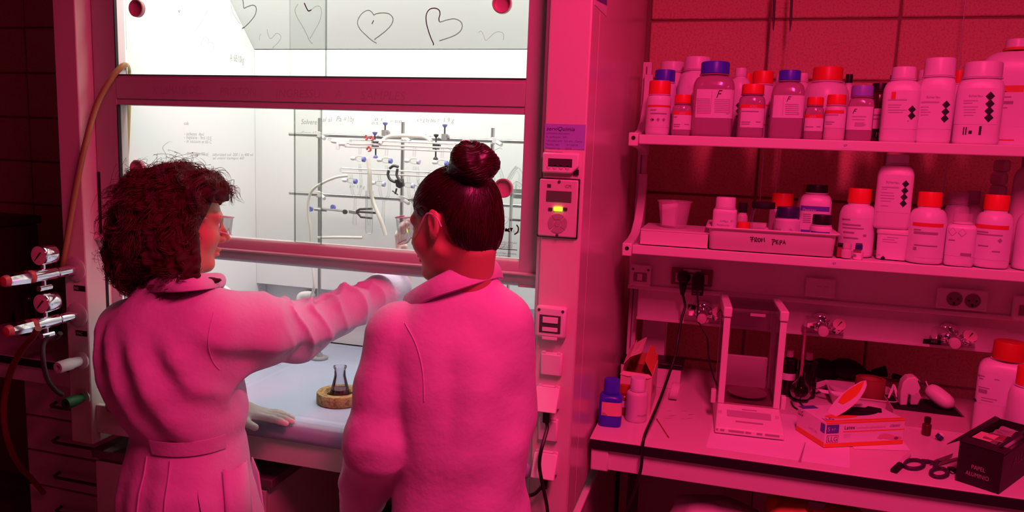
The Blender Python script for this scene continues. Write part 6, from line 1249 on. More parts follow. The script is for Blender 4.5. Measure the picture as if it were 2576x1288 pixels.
# ================================================================ PEOPLE (implicit surfaces, meshed by surface nets)
def V3(*a): return np.array(a, np.float32)
def cap_(P, a, b, r1, r2):
    a = np.asarray(a, np.float32); b = np.asarray(b, np.float32); ba = b-a; pa = P-a
    t = np.clip(pa@ba/float(ba@ba), 0, 1); return np.linalg.norm(pa-t[:, None]*ba, axis=1)-(r1+(r2-r1)*t)
def ell_(P, c, r, Rm=None):
    q = P-np.asarray(c, np.float32)
    if Rm is not None: q = q@np.asarray(Rm, np.float32)
    r = np.asarray(r, np.float32); k0 = np.linalg.norm(q/r, axis=1); k1 = np.linalg.norm(q/(r*r), axis=1)
    return k0*(k0-1)/np.maximum(k1, 1e-6)
def smin(a, b, k):
    h = np.clip(.5+.5*(b-a)/k, 0, 1); return b+(a-b)*h-k*h*(1-h)
def smax(a, b, k): return -smin(-a, -b, k)
def chain(P, pts, rs, k=.02):
    d = None
    for i in range(len(pts)-1):
        e = cap_(P, pts[i], pts[i+1], rs[i], rs[i+1]); d = e if d is None else smin(d, e, k)
    return d
def surfnet(f, lo, hi, h, nb=8, thr=None):
    lo = np.asarray(lo, float); n = (np.ceil((np.asarray(hi)-lo)/h/nb).astype(int))*nb
    nbk = n//nb; thr = thr or nb*h*.87*1.35+.012
    gi = np.stack(np.meshgrid(*[np.arange(k) for k in nbk], indexing='ij'), -1).reshape(-1, 3)
    cen = (lo+(gi*nb+nb/2)*h).astype(np.float32); d = f(cen)
    F = np.empty(tuple(n), np.float32)
    F[:] = np.repeat(np.repeat(np.repeat(np.where(d > 0, 1., -1.).astype(np.float32).reshape(tuple(nbk)), nb, 0), nb, 1), nb, 2)
    act = gi[np.abs(d) < thr]
    off = np.stack(np.meshgrid(*[np.arange(nb)]*3, indexing='ij'), -1).reshape(-1, 3)
    CH = 700
    for s in range(0, len(act), CH):
        idx = (act[s:s+CH, None, :]*nb+off[None]).reshape(-1, 3)
        F[idx[:, 0], idx[:, 1], idx[:, 2]] = f((lo+idx*h).astype(np.float32))
    neg = F < 0
    cells = np.zeros(tuple(n-1), np.int8)
    for dx in (0, 1):
        for dy in (0, 1):
            for dz in (0, 1): cells += neg[dx:n[0]-1+dx, dy:n[1]-1+dy, dz:n[2]-1+dz]
    ci = np.argwhere((cells > 0) & (cells < 8))
    vid = -np.ones(tuple(n-1), np.int32); vid[ci[:, 0], ci[:, 1], ci[:, 2]] = np.arange(len(ci))
    acc = np.zeros((len(ci), 3)); cnt = np.zeros(len(ci))
    cr = [(i, j, k) for i in (0, 1) for j in (0, 1) for k in (0, 1)]
    for a in cr:
        for ax in range(3):
            if a[ax]: continue
            b = list(a); b[ax] = 1
            fa = F[ci[:, 0]+a[0], ci[:, 1]+a[1], ci[:, 2]+a[2]]; fb = F[ci[:, 0]+b[0], ci[:, 1]+b[1], ci[:, 2]+b[2]]
            m = (fa < 0) != (fb < 0); t = np.where(m, fa/np.where(m, fa-fb, 1), 0)
            p = np.tile(np.array(a, float), (len(ci), 1)); p[:, ax] += t; acc += p*m[:, None]; cnt += m
    verts = lo+(ci+acc/cnt[:, None])*h
    quads = []
    for ax in range(3):
        u, v = (ax+1) % 3, (ax+2) % 3
        sl0 = [slice(None)]*3; sl1 = [slice(None)]*3; sl0[ax] = slice(0, -1); sl1[ax] = slice(1, None)
        a, b = neg[tuple(sl0)], neg[tuple(sl1)]; e = np.argwhere(a != b)
        ok = (e[:, u] > 0) & (e[:, v] > 0) & (e[:, u] < n[u]-1) & (e[:, v] < n[v]-1) & (e[:, ax] < n[ax]-1); e = e[ok]
        def g(du, dv):
            q = e.copy(); q[:, u] -= du; q[:, v] -= dv; return vid[q[:, 0], q[:, 1], q[:, 2]]
        Q = np.stack([g(1, 1), g(0, 1), g(0, 0), g(1, 0)], 1); fl = ~a[e[:, 0], e[:, 1], e[:, 2]]; Q[fl] = Q[fl][:, ::-1]; quads.append(Q)
    Q = np.concatenate(quads); return verts, Q[(Q >= 0).all(1)]
def npmesh(name, verts, quads, material, parent=None, label=None, kind=None):
    off = np.array(origin(parent)) if parent is not None else np.zeros(3)
    me = bpy.data.meshes.new(name); me.vertices.add(len(verts)); me.vertices.foreach_set('co', (verts-off).astype(np.float32).ravel())
    k = quads.shape[1]; me.loops.add(len(quads)*k); me.loops.foreach_set('vertex_index', quads.astype(np.int32).ravel())
    me.polygons.add(len(quads)); me.polygons.foreach_set('loop_start', np.arange(0, len(quads)*k, k, dtype=np.int32)); me.polygons.foreach_set('loop_total', np.full(len(quads), k, np.int32))
    me.update(calc_edges=True); me.validate(); me.shade_smooth(); me.materials.append(material)
    o = bpy.data.objects.new(name, me); C.objects.link(o)
    if parent is not None: o.parent = parent
    if label: o['label'] = label
    if kind: o['kind'] = kind
    return o
def strands(name, paths, r, material, parent, sides=4, label=None, kind='stuff'):
    """paths: (n,m,3) array; tapered thin tubes in one mesh (hair nobody could count)"""
    P = np.asarray(paths, float); n, m, _ = P.shape
    T = np.gradient(P, axis=1); T /= np.linalg.norm(T, axis=2, keepdims=True)+1e-9
    ref = np.array([.31, .52, .79]); U = np.cross(T, ref); U /= np.linalg.norm(U, axis=2, keepdims=True)+1e-9; Wv = np.cross(T, U)
    tap = np.interp(np.linspace(0, 1, m), [0, .1, .75, 1], [.7, 1, .9, .25]); rr = (np.asarray(r).reshape(-1, 1)*tap)[:, :, None, None]
    a = 2*np.pi*np.arange(sides)/sides; ring = P[:, :, None]+rr*(np.cos(a)[None, None, :, None]*U[:, :, None]+np.sin(a)[None, None, :, None]*Wv[:, :, None])
    idx = np.arange(n*m*sides).reshape(n, m, sides); nx = np.roll(idx, -1, 2)
    Q = np.stack([idx[:, :-1], nx[:, :-1], nx[:, 1:], idx[:, 1:]], -1).reshape(-1, 4)
    return npmesh(name, ring.reshape(-1, 3), Q, material, parent, label, kind)
def fnoise(P, s, seed=0):
    rs = np.random.RandomState(seed); out = 0
    for k in range(5):
        w = rs.normal(size=3); w /= np.linalg.norm(w); out = out+np.sin(P@(w*s*(1+.5*k)).astype(np.float32)+rs.rand()*6.28)/(1+.4*k)
    return out/2.6
skin_ = mat('skin', (.64, .34, .20), .48, sub=.1)
glove_ = mat('latex_glove', (.80, .70, .64), .5, bump=(120, .15))
coatm = mat('lab_coat_cotton', (.68, .52, .68), .85, bump=(55, .16, (1, 1, 1)), sheen=.1)
hairA = mat('hair_curly_brown', (.050, .017, .012), .7, spec=.2); hairAl = mat('hair_curl_strands', (.105, .038, .024), .45, spec=.4)
hairB = mat('hair_dark_smooth', (.020, .007, .006), .36, spec=.5); hairBl = mat('hair_dark_strands', (.045, .012, .010), .30, spec=.6)
trous = mat('trousers_dark', (.02, .02, .03), .8, bump=(200, .1)); shoem = mat('shoe_dark', (.03, .03, .03), .5)
goggm = glass_mat('goggle_plastic', face=(.93, .935, .94), edge=(.70, .72, .72), gloss=.4, power=2.2); goggf = mat('goggle_frame_clear', (.85, .86, .88), .2, alpha=.6)
eyew = mat('eye_white', (.8, .78, .76), .2); iris = mat('iris_brown', (.06, .03, .02), .2)
def nrm(v): v = np.asarray(v, float); return v/np.linalg.norm(v)
class Head:
    def __init__(s, c, f, up, k=.95):
        f = nrm(f); up = np.asarray(up, float); r = nrm(np.cross(f, up)); u = np.cross(r, f)
        s.c = np.asarray(c, float); s.R = np.stack([r, f, u], 1); s.k = k     # columns: right, forward, up
    def w(s, p): return s.c+s.R@(np.asarray(p, float)*s.k)
    def loc(s, P): return ((P-s.c.astype(np.float32))@s.R.astype(np.float32))/np.float32(s.k)
    def sdf(s, P):
        q = s.loc(P); x = np.abs(q[:, 0]); m = np.stack([x, q[:, 1], q[:, 2]], 1)
        d = ell_(q, (0, -.012, .030), (.073, .092, .082))
        d = smin(d, ell_(q, (0, .030, -.030), (.057, .058, .082)), .03)
        d = smin(d, cap_(m, (.046, .000, -.055), (.014, .060, -.096), .017, .013), .025)
        d = smin(d, ell_(q, (0, .066, -.098), (.024, .021, .019)), .018)
        d = smin(d, ell_(m, (.034, .050, -.034), (.027, .027, .026)), .02)
        d = smin(d, cap_(m, (.004, .083, .017), (.044, .066, .016), .010, .009), .014)
        d = smax(d, -ell_(m, (.031, .094, -.003), (.016, .014, .011)), .010)
        d = smin(d, cap_(q, (0, .083, .008), (0, .108, -.030), .0065, .0095), .010)
        d = smin(d, ell_(m, (.010, .094, -.036), (.008, .010, .008)), .006)
        d = smin(d, ell_(q, (0, .087, -.060), (.021, .0115, .0055)), .005); d = smin(d, ell_(q, (0, .085, -.071), (.018, .0115, .0065)), .005)
        d = smax(d, -cap_(m, (0, .100, -.0655), (.020, .089, -.0645), .0016, .001), .003)
        # ear: rim, hollow and lobe
        e = smin(ell_(m, (.077, -.012, .001), (.0065, .0155, .0285)), ell_(m, (.075, -.006, -.024), (.0055, .008, .010)), .007)
        e = smax(e, -ell_(m, (.085, -.008, -.001), (.0075, .0080, .016)), .004)
        return smin(d, e, .008)*s.k
def person_hand(P, wrist, d, n, L=.175, curl=.3, spread=.10, thumb_side=1, thumb_out=.8, grow=0.0):
    """palm plus four unequal fingers with two bends and a thumb from the side; d pointing direction, n back-of-hand normal"""
    d = nrm(d); n = nrm(np.asarray(n)-d*np.dot(n, d)); sd = np.cross(d, n)*thumb_side; w = np.asarray(wrist, float); g = grow
    pc = w+d*L*.26; Rm = np.stack([sd, d, n], 1)
    D = ell_(P, pc, (L*.235+g, L*.30+g, L*.095+g), Rm); D = smin(D, cap_(P, w-d*.03, w+d*.03, .025+g, .027+g), .02)
    for i, (o, ln, r) in enumerate(((.75, .40, .0078), (.27, .45, .0082), (-.22, .42, .0079), (-.68, .33, .0070))):
        b = w+d*L*.50+sd*L*.23*o*.85; dirv = nrm(d+sd*spread*o); c1 = curl*.5; l = L*ln
        p1 = b+dirv*l*.42; d2 = nrm(dirv*math.cos(c1)-n*math.sin(c1)); p2 = p1+d2*l*.32; d3 = nrm(dirv*math.cos(c1*2.1)-n*math.sin(c1*2.1)); p3 = p2+d3*l*.26
        f = chain(P, [b-dirv*.012, p1, p2, p3], [r*1.1+g, r*1.02+g, r*.95+g, r*.82+g], .005); D = smin(D, f, .006)
    tb = w+d*L*.14+sd*L*.16; td = nrm(d*.75+sd*thumb_out-n*.25); t1 = tb+td*L*.24; t2 = t1+nrm(td+d*.5)*L*.17
    return smin(D, chain(P, [tb, t1, t2], [.0125+g, .0098+g, .0082+g], .006), .010)
def torso(P, secs, yaw, nexp=2.3):
    """secs rows: z, cx, cy, a(lateral), b(depth); forward direction given by yaw from +Y toward +X"""
    S = np.array(sorted(secs), float); z = P[:, 2]
    zz = np.linspace(S[0, 0], S[-1, 0], 300); hw = max(3, int(.045/(zz[1]-zz[0]))); ker = np.hanning(2*hw+1); ker /= ker.sum(); T = {}
    for k in range(1, 5):
        y = np.interp(zz, S[:, 0], S[:, k]); T[k] = np.convolve(np.concatenate([2*y[0]-y[hw:0:-1], y, 2*y[-1]-y[-2:-hw-2:-1]]), ker, 'valid')
    g = lambda k: np.interp(z, zz, T[k]).astype(np.float32)
    x = P[:, 0]-g(1); y = P[:, 1]-g(2); c, s_ = math.cos(yaw), math.sin(yaw); X = x*c-y*s_; Y = x*s_+y*c; a, b = g(3), g(4)
    q = (np.abs(X/a)**nexp+np.abs(Y/b)**nexp)**(1/nexp); d = (q-1)*np.minimum(a, b)*.9
    return np.maximum(d, np.maximum(S[0, 0]-z, z-S[-1, 0]))
def armcoord(P, a, b):
    a = np.asarray(a, float); b = np.asarray(b, float); ax = nrm(b-a); q = P-a.astype(np.float32); s = q@ax.astype(np.float32)
    u = nrm(np.cross(ax, [0, 0, 1])); v = np.cross(u, ax); return s, np.arctan2(q@v.astype(np.float32), q@u.astype(np.float32))
def A3(px, py, Y): return np.array(at(px, py, Y))
def legs(P, hips, feet, yaw, r=1.0):
    d = None
    for h, f in zip(hips, feet):
        k = (np.asarray(h)*.48+np.asarray(f)*.52)+np.array([math.sin(yaw)*.02, math.cos(yaw)*.02, 0])
        e = chain(P, [h, k, f], [.082*r, .057*r, .045*r], .03); d = e if d is None else smin(d, e, .02)
    return d
def goggles(parent, H, wide, big):
    """wraparound safety glasses in head coordinates"""
    def W(p): return Vector(H.w(p))
    t = MB(); zt, zb = (.026, -.034) if big else (.022, -.022)
    N = 22; cols = []
    for i in range(N+1):
        a = -1+2*i/N; x = .074*math.sin(a*PI/2*.98); y = (.118 if big else .109)-(.052 if big else .043)*abs(a)**2.6 if abs(a) < .999 else .066
        zz = zb*(1-.25*abs(a)**3)+(.006*(1-abs(a))**3 if True else 0)
        if abs(a) < .12: zz += .010*(1-abs(a)/.12)
        cols.append((x, y, zt*(1-.1*abs(a)), zz))
    vs = []; 
    fs = []
    for x, y, z1_, z0_ in cols: vs += [W((x, y, z0_)), W((x, y, z1_))]
    for i in range(N): fs.append((2*i, 2*i+1, 2*i+3, 2*i+2))
    t.add(vs, fs); g = t.build('safety_glasses', goggm, parent, label='clear wraparound safety glasses')
    mb = MB(); mb.tube([W((x, y+.001, z1_)) for x, y, z1_, z0_ in cols], .0016, 8); mb.build('brow_bar', goggf, g)
    mb = MB(); mb.tube([W((x, y+.001, z0_)) for x, y, z1_, z0_ in cols], .0015, 8); mb.build('lower_rim', goggf, g)
    for sgn in (-1, 1):
        mb = MB(); P4 = [W((sgn*.0735, .068, zt*.9)), W((sgn*.076, .030, zt*.75)), W((sgn*.076, .034, zb*.45)), W((sgn*.0735, .068, zb*.75))]; mb.add(P4, [(0, 1, 2, 3)]); mb.build('side_shield', goggm, g)
        mb = MB(); mb.tube(bez([W((sgn*.0740, .036, -.012 if big else .010)), W((sgn*.079, .020, .002 if big else .011)), W((sgn*.082, -.002, .020)), W((sgn*.080, -.022, .010)), W((sgn*.077, -.030, -.010))], 5), .0017, 8); mb.build('temple', goggf, g)
        if big:
            for k in range(5):
                mb = MB(); y = .066-.008*k; mb.tube([W((sgn*(.0748+.0004*k), y, zt*.75)), W((sgn*(.0752+.0004*k), y-.004, zb*.55))], .0008, 6); mb.build('vent_rib', goggm, g)
def eyes(parent, H):
    for sgn in (-1, 1):
        c = H.w((sgn*.031, .0685, -.003)); fwd = Vector(H.R[:, 1])
        mb = MB(); mb.lathe([(0, -.0115), (.0065, -.0095), (.0105, -.0045), (.0115, 0), (.0105, .0045), (.0065, .0095), (0, .0115)], 18, axis_mat(Vector(c), fwd)); e = mb.build('eye', eyew, parent)
        mb = MB(); mb.lathe([(0, .0112), (.0035, .0112), (.0052, .0104), (.0052, .0112), (.0035, .0119), (0, .012)], 16, axis_mat(Vector(c), fwd), caps=False); mb.build('iris', iris, e)
def collar(parent, U, L, th=.005, name='collar'):
    U = bez(U, 6); L = bez(L, 6); ctr = sum((p for p in U), Vector())/len(U); rings = []
    for u, l in zip(U, L):
        o = (l+u)/2-ctr; o.z = 0; o = o.normalized()*th; m = (u+l)/2+o*1.4
        rings.append([u, u+o*.9, m+o*.8, l+o*.6, l-o*.3, m-o*.5, u-o*.8])
    mb = MB(); mb.loft(rings); o_ = mb.build(name, coatm, parent, ang=75)
    sb = o_.modifiers.new('soft', 'SUBSURF'); sb.levels = 1; sb.render_levels = 1; return o_

def seam(parent, f, pix, r=.0013):
    """stitched seam lying on the cloth surface"""
    pts = []
    o = np.array([0, 0, CAMZ])
    for p in bez([(x, y, 0) for x, y in pix], 6):
        v = ((p[0]-1288)*RR+(p[1]-644)*DD)/FPX+FF; v = v/np.linalg.norm(v); t = .7
        for _ in range(60):
            d = float(f((o+v*t)[None].astype(np.float32))[0]); t += max(d*.7, -.01)
            if abs(d) < .0005: break
        pts.append(tuple(o+v*(t-.0003)))
    mb = MB(); mb.tube(pts, r, 6); return mb.build('seam', coatm, parent)
# ---------------------------------------------------------------- woman A: curly hair, reaching into the hood
def woman_a():
    root = thing('person', 'person with curly brown hair in a white lab coat reaching into the hood', 'person', (-1.26, 1.33, 0))
    yaw = math.radians(12); ft = np.array([math.sin(yaw), math.cos(yaw), 0]); st = np.array([math.cos(yaw), -math.sin(yaw), 0])
    H = Head(A3(456, 553, 1.40), (.60, .78, -.16), (-.02, .10, 1))
    ch = A3(428, 880, 1.335); wa = A3(474, 1065, 1.36); hp = A3(468, 1270, 1.35)
    JR = A3(553, 822, 1.325); EL = A3(748, 832, 1.545); WR = A3(960, 738, 1.80); CF = A3(1003, 718, 1.875)
    JL = ch-st*.128+np.array([0, .0, .055]); JL[2] = JR[2]-.042
    LH = np.array(at(612, 1036, .962, 2)); LW = LH-np.array([.03, .01, -.004]); LE = np.array([JL[0]-.005, 1.47, 1.07])
    # hands
    def handR(P, g=0): return person_hand(P, CF+np.array([.002, .012, .020]), (-.10, .08, 1.0), (-.75, -.25, .0), curl=.9, spread=.10, thumb_side=1, thumb_out=.45, grow=g)
    def handL(P, g=0): return person_hand(P, LW, (.93, .30, -.10), (0, .05, 1), curl=.20, spread=.22, thumb_side=1, thumb_out=.55, grow=g)
    hips = [np.array([hp[0]+s*.058, hp[1], .84]) for s in (-1, 1)]; feet = [np.array([hp[0]-.07, 1.34, .075]), np.array([hp[0]+.07, 1.37, .075])]
    neckb = np.array([ch[0]+.01, ch[1]+.01, 1.335]); nt = H.w((0, -.022, -.065))
    secs = [(1.32, ch[0], ch[1], .045, .04), (1.27, ch[0], ch[1], .10, .07), (1.2, ch[0], ch[1], .115, .08), (1.04, wa[0], wa[1], .108, .088), (.93, hp[0], hp[1], .115, .09), (.84, hp[0], hp[1], .115, .09)]
    def body(P):
        d = smin(H.sdf(P), cap_(P, nt, neckb, .050, .054), .03); d = smin(d, torso(P, secs, yaw), .02)
        d = smin(d, chain(P, [JR, EL, WR, CF], [.045, .038, .028, .026], .02), .03); d = smin(d, chain(P, [JL, LE, LW], [.045, .038, .027], .02), .03)
        d = smin(d, handR(P), .012); d = smin(d, handL(P), .012); d = smin(d, legs(P, hips, feet, yaw, .78), .05)
        for f in feet: d = smin(d, cap_(P, f+np.array([0, -.02, -.035]), f+np.array([.02, .12, -.045]), .032, .024), .03)
        return d
    lo = (-1.60, 1.15, -.005); hi = (-.70, 2.02, 1.68)
    v, q = surfnet(body, lo, hi, .0038); bo = npmesh('body', v, q, skin_, root)
    eyes(root, H)
    for hf in ((handR, CF, (-.12, -.06, -.06), (.10, .12, .22)), (handL, LW, (-.06, -.12, -.08), (.22, .16, .08))):
        fn, c, a, b = hf; v, q = surfnet(lambda P: fn(P, .0014), c+np.array(a), c+np.array(b), .0028); npmesh('glove', v, q, glove_, root, label='pale latex glove')
    # coat
    cs = [(1.385, ch[0]+.005, ch[1]+.012, .060, .052), (1.355, ch[0], ch[1]+.008, .078, .064), (1.325, ch[0]+.004, ch[1], .102, .084), (1.285, ch[0]+.008, ch[1]-.002, .136, .108), (1.25, ch[0]+.004, ch[1], .152, .124), (1.17, ch[0]+.004, ch[1], .152, .130), (1.10, .5*(ch[0]+wa[0]), .5*(ch[1]+wa[1]), .145, .124), (1.04, wa[0], wa[1], .125, .112), (1.0, wa[0], wa[1], .126, .114), (.93, hp[0]+.006, hp[1], .142, .128), (.82, hp[0]+.010, hp[1], .158, .140), (.66, hp[0]+.01, hp[1], .176, .155), (.50, hp[0], hp[1], .185, .165)]
    J2 = JR+np.array([-.02, 0, .0])
    def sleeve(P):
        d = chain(P, [J2, JR*.55+EL*.45, EL, EL*.45+WR*.55, WR, CF+(CF-WR)*.4], [.082, .076, .066, .052, .047, .046], .03)
        s, ph = armcoord(P, JR, CF)
        w = np.clip((s-.10)/.08, 0, 1)*np.clip((.50-s)/.10, 0, 1)
        r1 = (1-np.abs(np.sin(np.pi*s/.066+1.5*np.sin(ph+.6)+.7*np.sin(2*ph+9*s))))**1.5; r2 = (1-np.abs(np.sin(np.pi*s/.100-1.3*ph)))**1.5; tm = np.clip(.45+.62*np.sin(ph+.75), .0, 1); d = d-w*tm*(.017*(r1-.35)+.009*(r2-.35))
        n = nrm(CF-WR); return smax(d, (P-(CF).astype(np.float32))@n.astype(np.float32), .004)
    def coat(P):
        d = torso(P, cs, yaw); d = smin(d, sleeve(P), .045)
        dl = chain(P, [JL, LE, LW], [.072, .060, .046], .03); n = nrm(LW-LE); dl = smax(dl, (P-(LW-n*.0).astype(np.float32))@n.astype(np.float32), .004); d = smin(d, dl, .04)
        # cloth folds: drag lines from the shoulder blade to the waist, pleats below the waist
        z = P[:, 2]; X = (P[:, 0]-ch[0])*st[0]+(P[:, 1]-ch[1])*st[1]
        up_m = np.clip((z-1.02)/.08, 0, 1)*np.clip((1.30-z)/.08, 0, 1); dn = np.clip((1.02-z)/.05, 0, 1)
        d = d-up_m*(.0055*np.sin((X*1.0+(z-1.1)*.55)*2*np.pi/.085+1.2*np.sin(z*14))+.003*fnoise(P, 55, 3))
        d = d-dn*(.0045*np.sin(X*2*np.pi/.075+1.1)*np.clip((1.02-z)/.2, .3, 1)+.002*fnoise(P, 45, 5))
        wst = np.exp(-((z-1.035)/.02)**2); return d+.004*wst
    v, q = surfnet(coat, (-1.62, 1.10, .50-.02), (-.70, 2.0, 1.41), .0044); co_ = npmesh('lab_coat', v, q, coatm, root)
    # half belt, collar, pocket
    seam(co_, coat, [(538, 786), (527, 830), (524, 870), (535, 908), (552, 930)])
    def on_coat(ang, z, o=.003):
        S = np.array(sorted(cs)); cx, cy, a, b = (float(np.interp(z, S[:, 0], S[:, k])) for k in (1, 2, 3, 4)); c_, s_ = math.cos(ang), math.sin(ang); n_ = 2.3
        r_ = 1/((abs(c_)**n_+abs(s_)**n_)**(1/n_)); X, Y = (a+o)*r_*c_, (b+o)*r_*s_
        return Vector((cx+X*st[0]+Y*ft[0], cy+X*st[1]+Y*ft[1], z))
    rings = []
    for k in range(17):
        a = math.radians(-78+75*k/16); rings.append([on_coat(a, 1.055, .001), on_coat(a, 1.055, .0022), on_coat(a, 1.022, .0022), on_coat(a, 1.022, .001)])
    mb = MB(); mb.loft(rings); mb.build('half_belt', coatm, co_, bevel=.0015)
    for a in (-58, -84):
        mb = MB(); P_ = [on_coat(math.radians(a-7*k/10), 1.015-.037*k, .002+.0015*(k > 1)) for k in range(12)]; mb.tube(P_, [.0022]*12, 6); mb.build('pleat_edge', coatm, co_)
    cY = 1.33
    collar(co_, [at(*p) for p in ((330, 712, 1.40), (350, 700, 1.345), (395, 692, 1.29), (450, 692, 1.275), (505, 688, 1.30), (545, 686, 1.36), (558, 690, 1.42), (552, 700, 1.46))], [at(*p) for p in ((320, 748, 1.41), (340, 742, 1.34), (388, 736, 1.275), (450, 736, 1.258), (512, 730, 1.285), (552, 724, 1.35), (562, 722, 1.42), (552, 735, 1.47))])
    # pocket flap standing off the right hip and loose front edge
    mb = MB(); a0 = [on_coat(math.radians(-12+30*k/8), .985-.004*math.sin(k), .012+.020*math.sin(PI*k/8)) for k in range(9)]; a1 = [on_coat(math.radians(-12+30*k/8), .90, .008+.008*math.sin(PI*k/8)) for k in range(9)]; a2 = [on_coat(math.radians(-10+26*k/8), .80, .004) for k in range(9)]
    mb.add(a0+a1+a2, [(9*j+k, 9*j+k+1, 9*j+k+10, 9*j+k+9) for j in range(2) for k in range(8)]); pk = mb.build('pocket', coatm, co_, label='patch pocket gaping at the hip'); so = pk.modifiers.new('thick', 'SOLIDIFY'); so.thickness = .003
    mb = MB(); mb.prism([at(x, y, 1.475) for x, y in ((632, 1150), (648, 1190), (664, 1300), (640, 1310), (622, 1310))], (.002, .004, 0)); mb.build('front_panel', coatm, co_, bevel=.001, label='loose front edge of the open coat')
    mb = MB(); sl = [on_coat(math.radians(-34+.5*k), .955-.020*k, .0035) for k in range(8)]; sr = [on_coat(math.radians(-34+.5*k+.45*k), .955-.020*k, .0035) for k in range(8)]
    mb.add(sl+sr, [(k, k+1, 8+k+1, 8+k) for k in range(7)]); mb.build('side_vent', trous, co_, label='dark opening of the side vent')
    # trousers and shoes
    def trs(P):
        d = smin(legs(P, hips, [f+np.array([0, 0, .02]) for f in feet], yaw, .92), torso(P, [(1.0, hp[0], hp[1], .100, .085), (.82, hp[0], hp[1], .115, .095)], yaw), .05); return d-.002*fnoise(P, 60, 8)
    v, q = surfnet(trs, (hp[0]-.3, 1.15, .03), (hp[0]+.3, 1.6, 1.02), .008); npmesh('trousers', v, q, trous, root)
    for f in feet:
        fn = lambda P: smax(smin(cap_(P, f+np.array([0, -.03, -.028]), f+np.array([.025, .135, -.045]), .044, .034), cap_(P, f+np.array([0, 0, .03]), f+np.array([0, -.01, -.03]), .05, .048), .03), .002-P[:, 2], .004)
        v, q = surfnet(fn, f+np.array([-.08, -.12, -.09]), f+np.array([.12, .22, .10]), .005); npmesh('shoe', v, q, shoem, root)
    goggles(root, H, .07, False)
    # hair: lumpy inner volume plus curls
    env = [(A3(432, 540, 1.37), (.096, .098, .096)), (A3(504, 480, 1.40), (.060, .066, .046)), (A3(372, 598, 1.345), (.076, .085, .080)), (A3(332, 640, 1.34), (.052, .058, .056)), (A3(452, 640, 1.325), (.062, .060, .058)), (A3(462, 684, 1.30), (.048, .034, .026)), (A3(345, 674, 1.32), (.046, .045, .036)), (A3(412, 492, 1.38), (.075, .08, .062)), (A3(524, 708, 1.325), (.022, .022, .013))]
    def hair(P):
        d = None
        for c, r in env:
            e = ell_(P, c, r); d = e if d is None else smin(d, e, .05)
        d = d-.011*fnoise(P, 75, 11)-.006*fnoise(P, 170, 12)+.006
        q_ = H.loc(P); cutv = np.maximum(np.maximum(.016-q_[:, 1]+.35*np.clip(q_[:, 2]+.02, 0, 1), q_[:, 2]-.050+.25*np.clip(q_[:, 1]-.08, -.05, 1)+.008*np.sin(q_[:, 0]*90)), -.118-q_[:, 2])*H.k
        return smax(d, -cutv, .010)
    v, q = surfnet(hair, H.c+np.array([-.30, -.24, -.24]), H.c+np.array([.20, .22, .20]), .0042); ho = npmesh('hair', v, q, hairA, root, label='thick curly brown hair to the shoulders')
    rs = np.random.RandomState(5); m = 24; tt = np.linspace(0, 1, m); NG, NS = 620, 12
    vi = rs.choice(len(v), NG); base = v[vi]; nv = base-H.c; nv /= np.linalg.norm(nv, axis=1, keepdims=True)
    q_ = H.loc(base.astype(np.float32)); ok = ~((q_[:, 1] > .02) & (q_[:, 2] < .045) & (q_[:, 2] > -.13)); base, nv = base[ok], nv[ok]; NG = len(base)
    down = np.array([0, 0, -1.]); tdir = np.cross(nv, rs.normal(size=(NG, 3))); tdir /= np.linalg.norm(tdir, axis=1, keepdims=True)
    flow = down-nv*(nv@down)[:, None]; flow /= np.linalg.norm(flow, axis=1, keepdims=True)+1e-6; flow = flow*.85+tdir*.5
    s2 = np.cross(flow, nv); s2 /= np.linalg.norm(s2, axis=1, keepdims=True)+1e-6
    L = rs.uniform(.04, .095, NG); rad = rs.uniform(.006, .013, NG); fr = rs.uniform(.8, 1.6, NG); ph = rs.rand(NG)*6.28
    rep = lambda a: np.repeat(a, NS, 0); N = NG*NS
    jit = rs.normal(size=(N, 3))*.0032; b2, n2_, f2, s3 = rep(base)+jit, rep(nv), rep(flow), rep(s2); L2_, r2_, fr2, ph2 = rep(L)*rs.uniform(.8, 1.15, N), rep(rad)*rs.uniform(.8, 1.2, N), rep(fr), rep(ph)+rs.normal(size=N)*.25
    ang = 2*np.pi*fr2[:, None]*tt[None]+ph2[:, None]
    paths = b2[:, None]+f2[:, None]*(L2_[:, None]*tt)[..., None]+s3[:, None]*(r2_[:, None]*np.sin(ang))[..., None]+n2_[:, None]*(r2_[:, None]*(.0+.75*np.cos(ang))-.002)[..., None]
    ql = H.loc(paths.reshape(-1, 3).astype(np.float32)).reshape(N, m, 3); bad = ((ql[..., 1] > .018) & (ql[..., 2] < .045) & (ql[..., 2] > -.125)).any(1) | (ql[..., 1] > .108).any(1); paths = paths[~bad]; N = len(paths)
    strands('curl', paths, rs.uniform(.00035, .00075, N), hairAl, ho, 3)
    # flyaway hairs lifting off the crown and the back
    n2 = 150; vi = rs.choice(len(v), 6000); bb = v[vi]; nn = bb-H.c; nn /= np.linalg.norm(nn, axis=1, keepdims=True); sel = (nn[:, 2] > .62) | ((nn[:, 0] < -.55) & (nn[:, 2] > -.5)); sel &= H.loc(bb.astype(np.float32))[:, 1] < .04; bb = bb[sel][:n2]; nn = nn[sel][:n2]; n2 = len(bb)
    q2 = np.cross(nn, rs.normal(size=(n2, 3))); q2 /= np.linalg.norm(q2, axis=1, keepdims=True); L = rs.uniform(.02, .06, n2); t3 = np.linspace(0, 1, 14)
    p2 = bb[:, None]+nn[:, None]*(L[:, None]*np.sin(t3*2.2))[..., None]*.55+q2[:, None]*(L[:, None]*(t3+.25*np.sin(t3*7+rs.rand(n2, 1)*6)))[..., None]
    strands('flyaway_hair', p2, np.full(n2, .00042), hairAl, ho, 3)
    return root
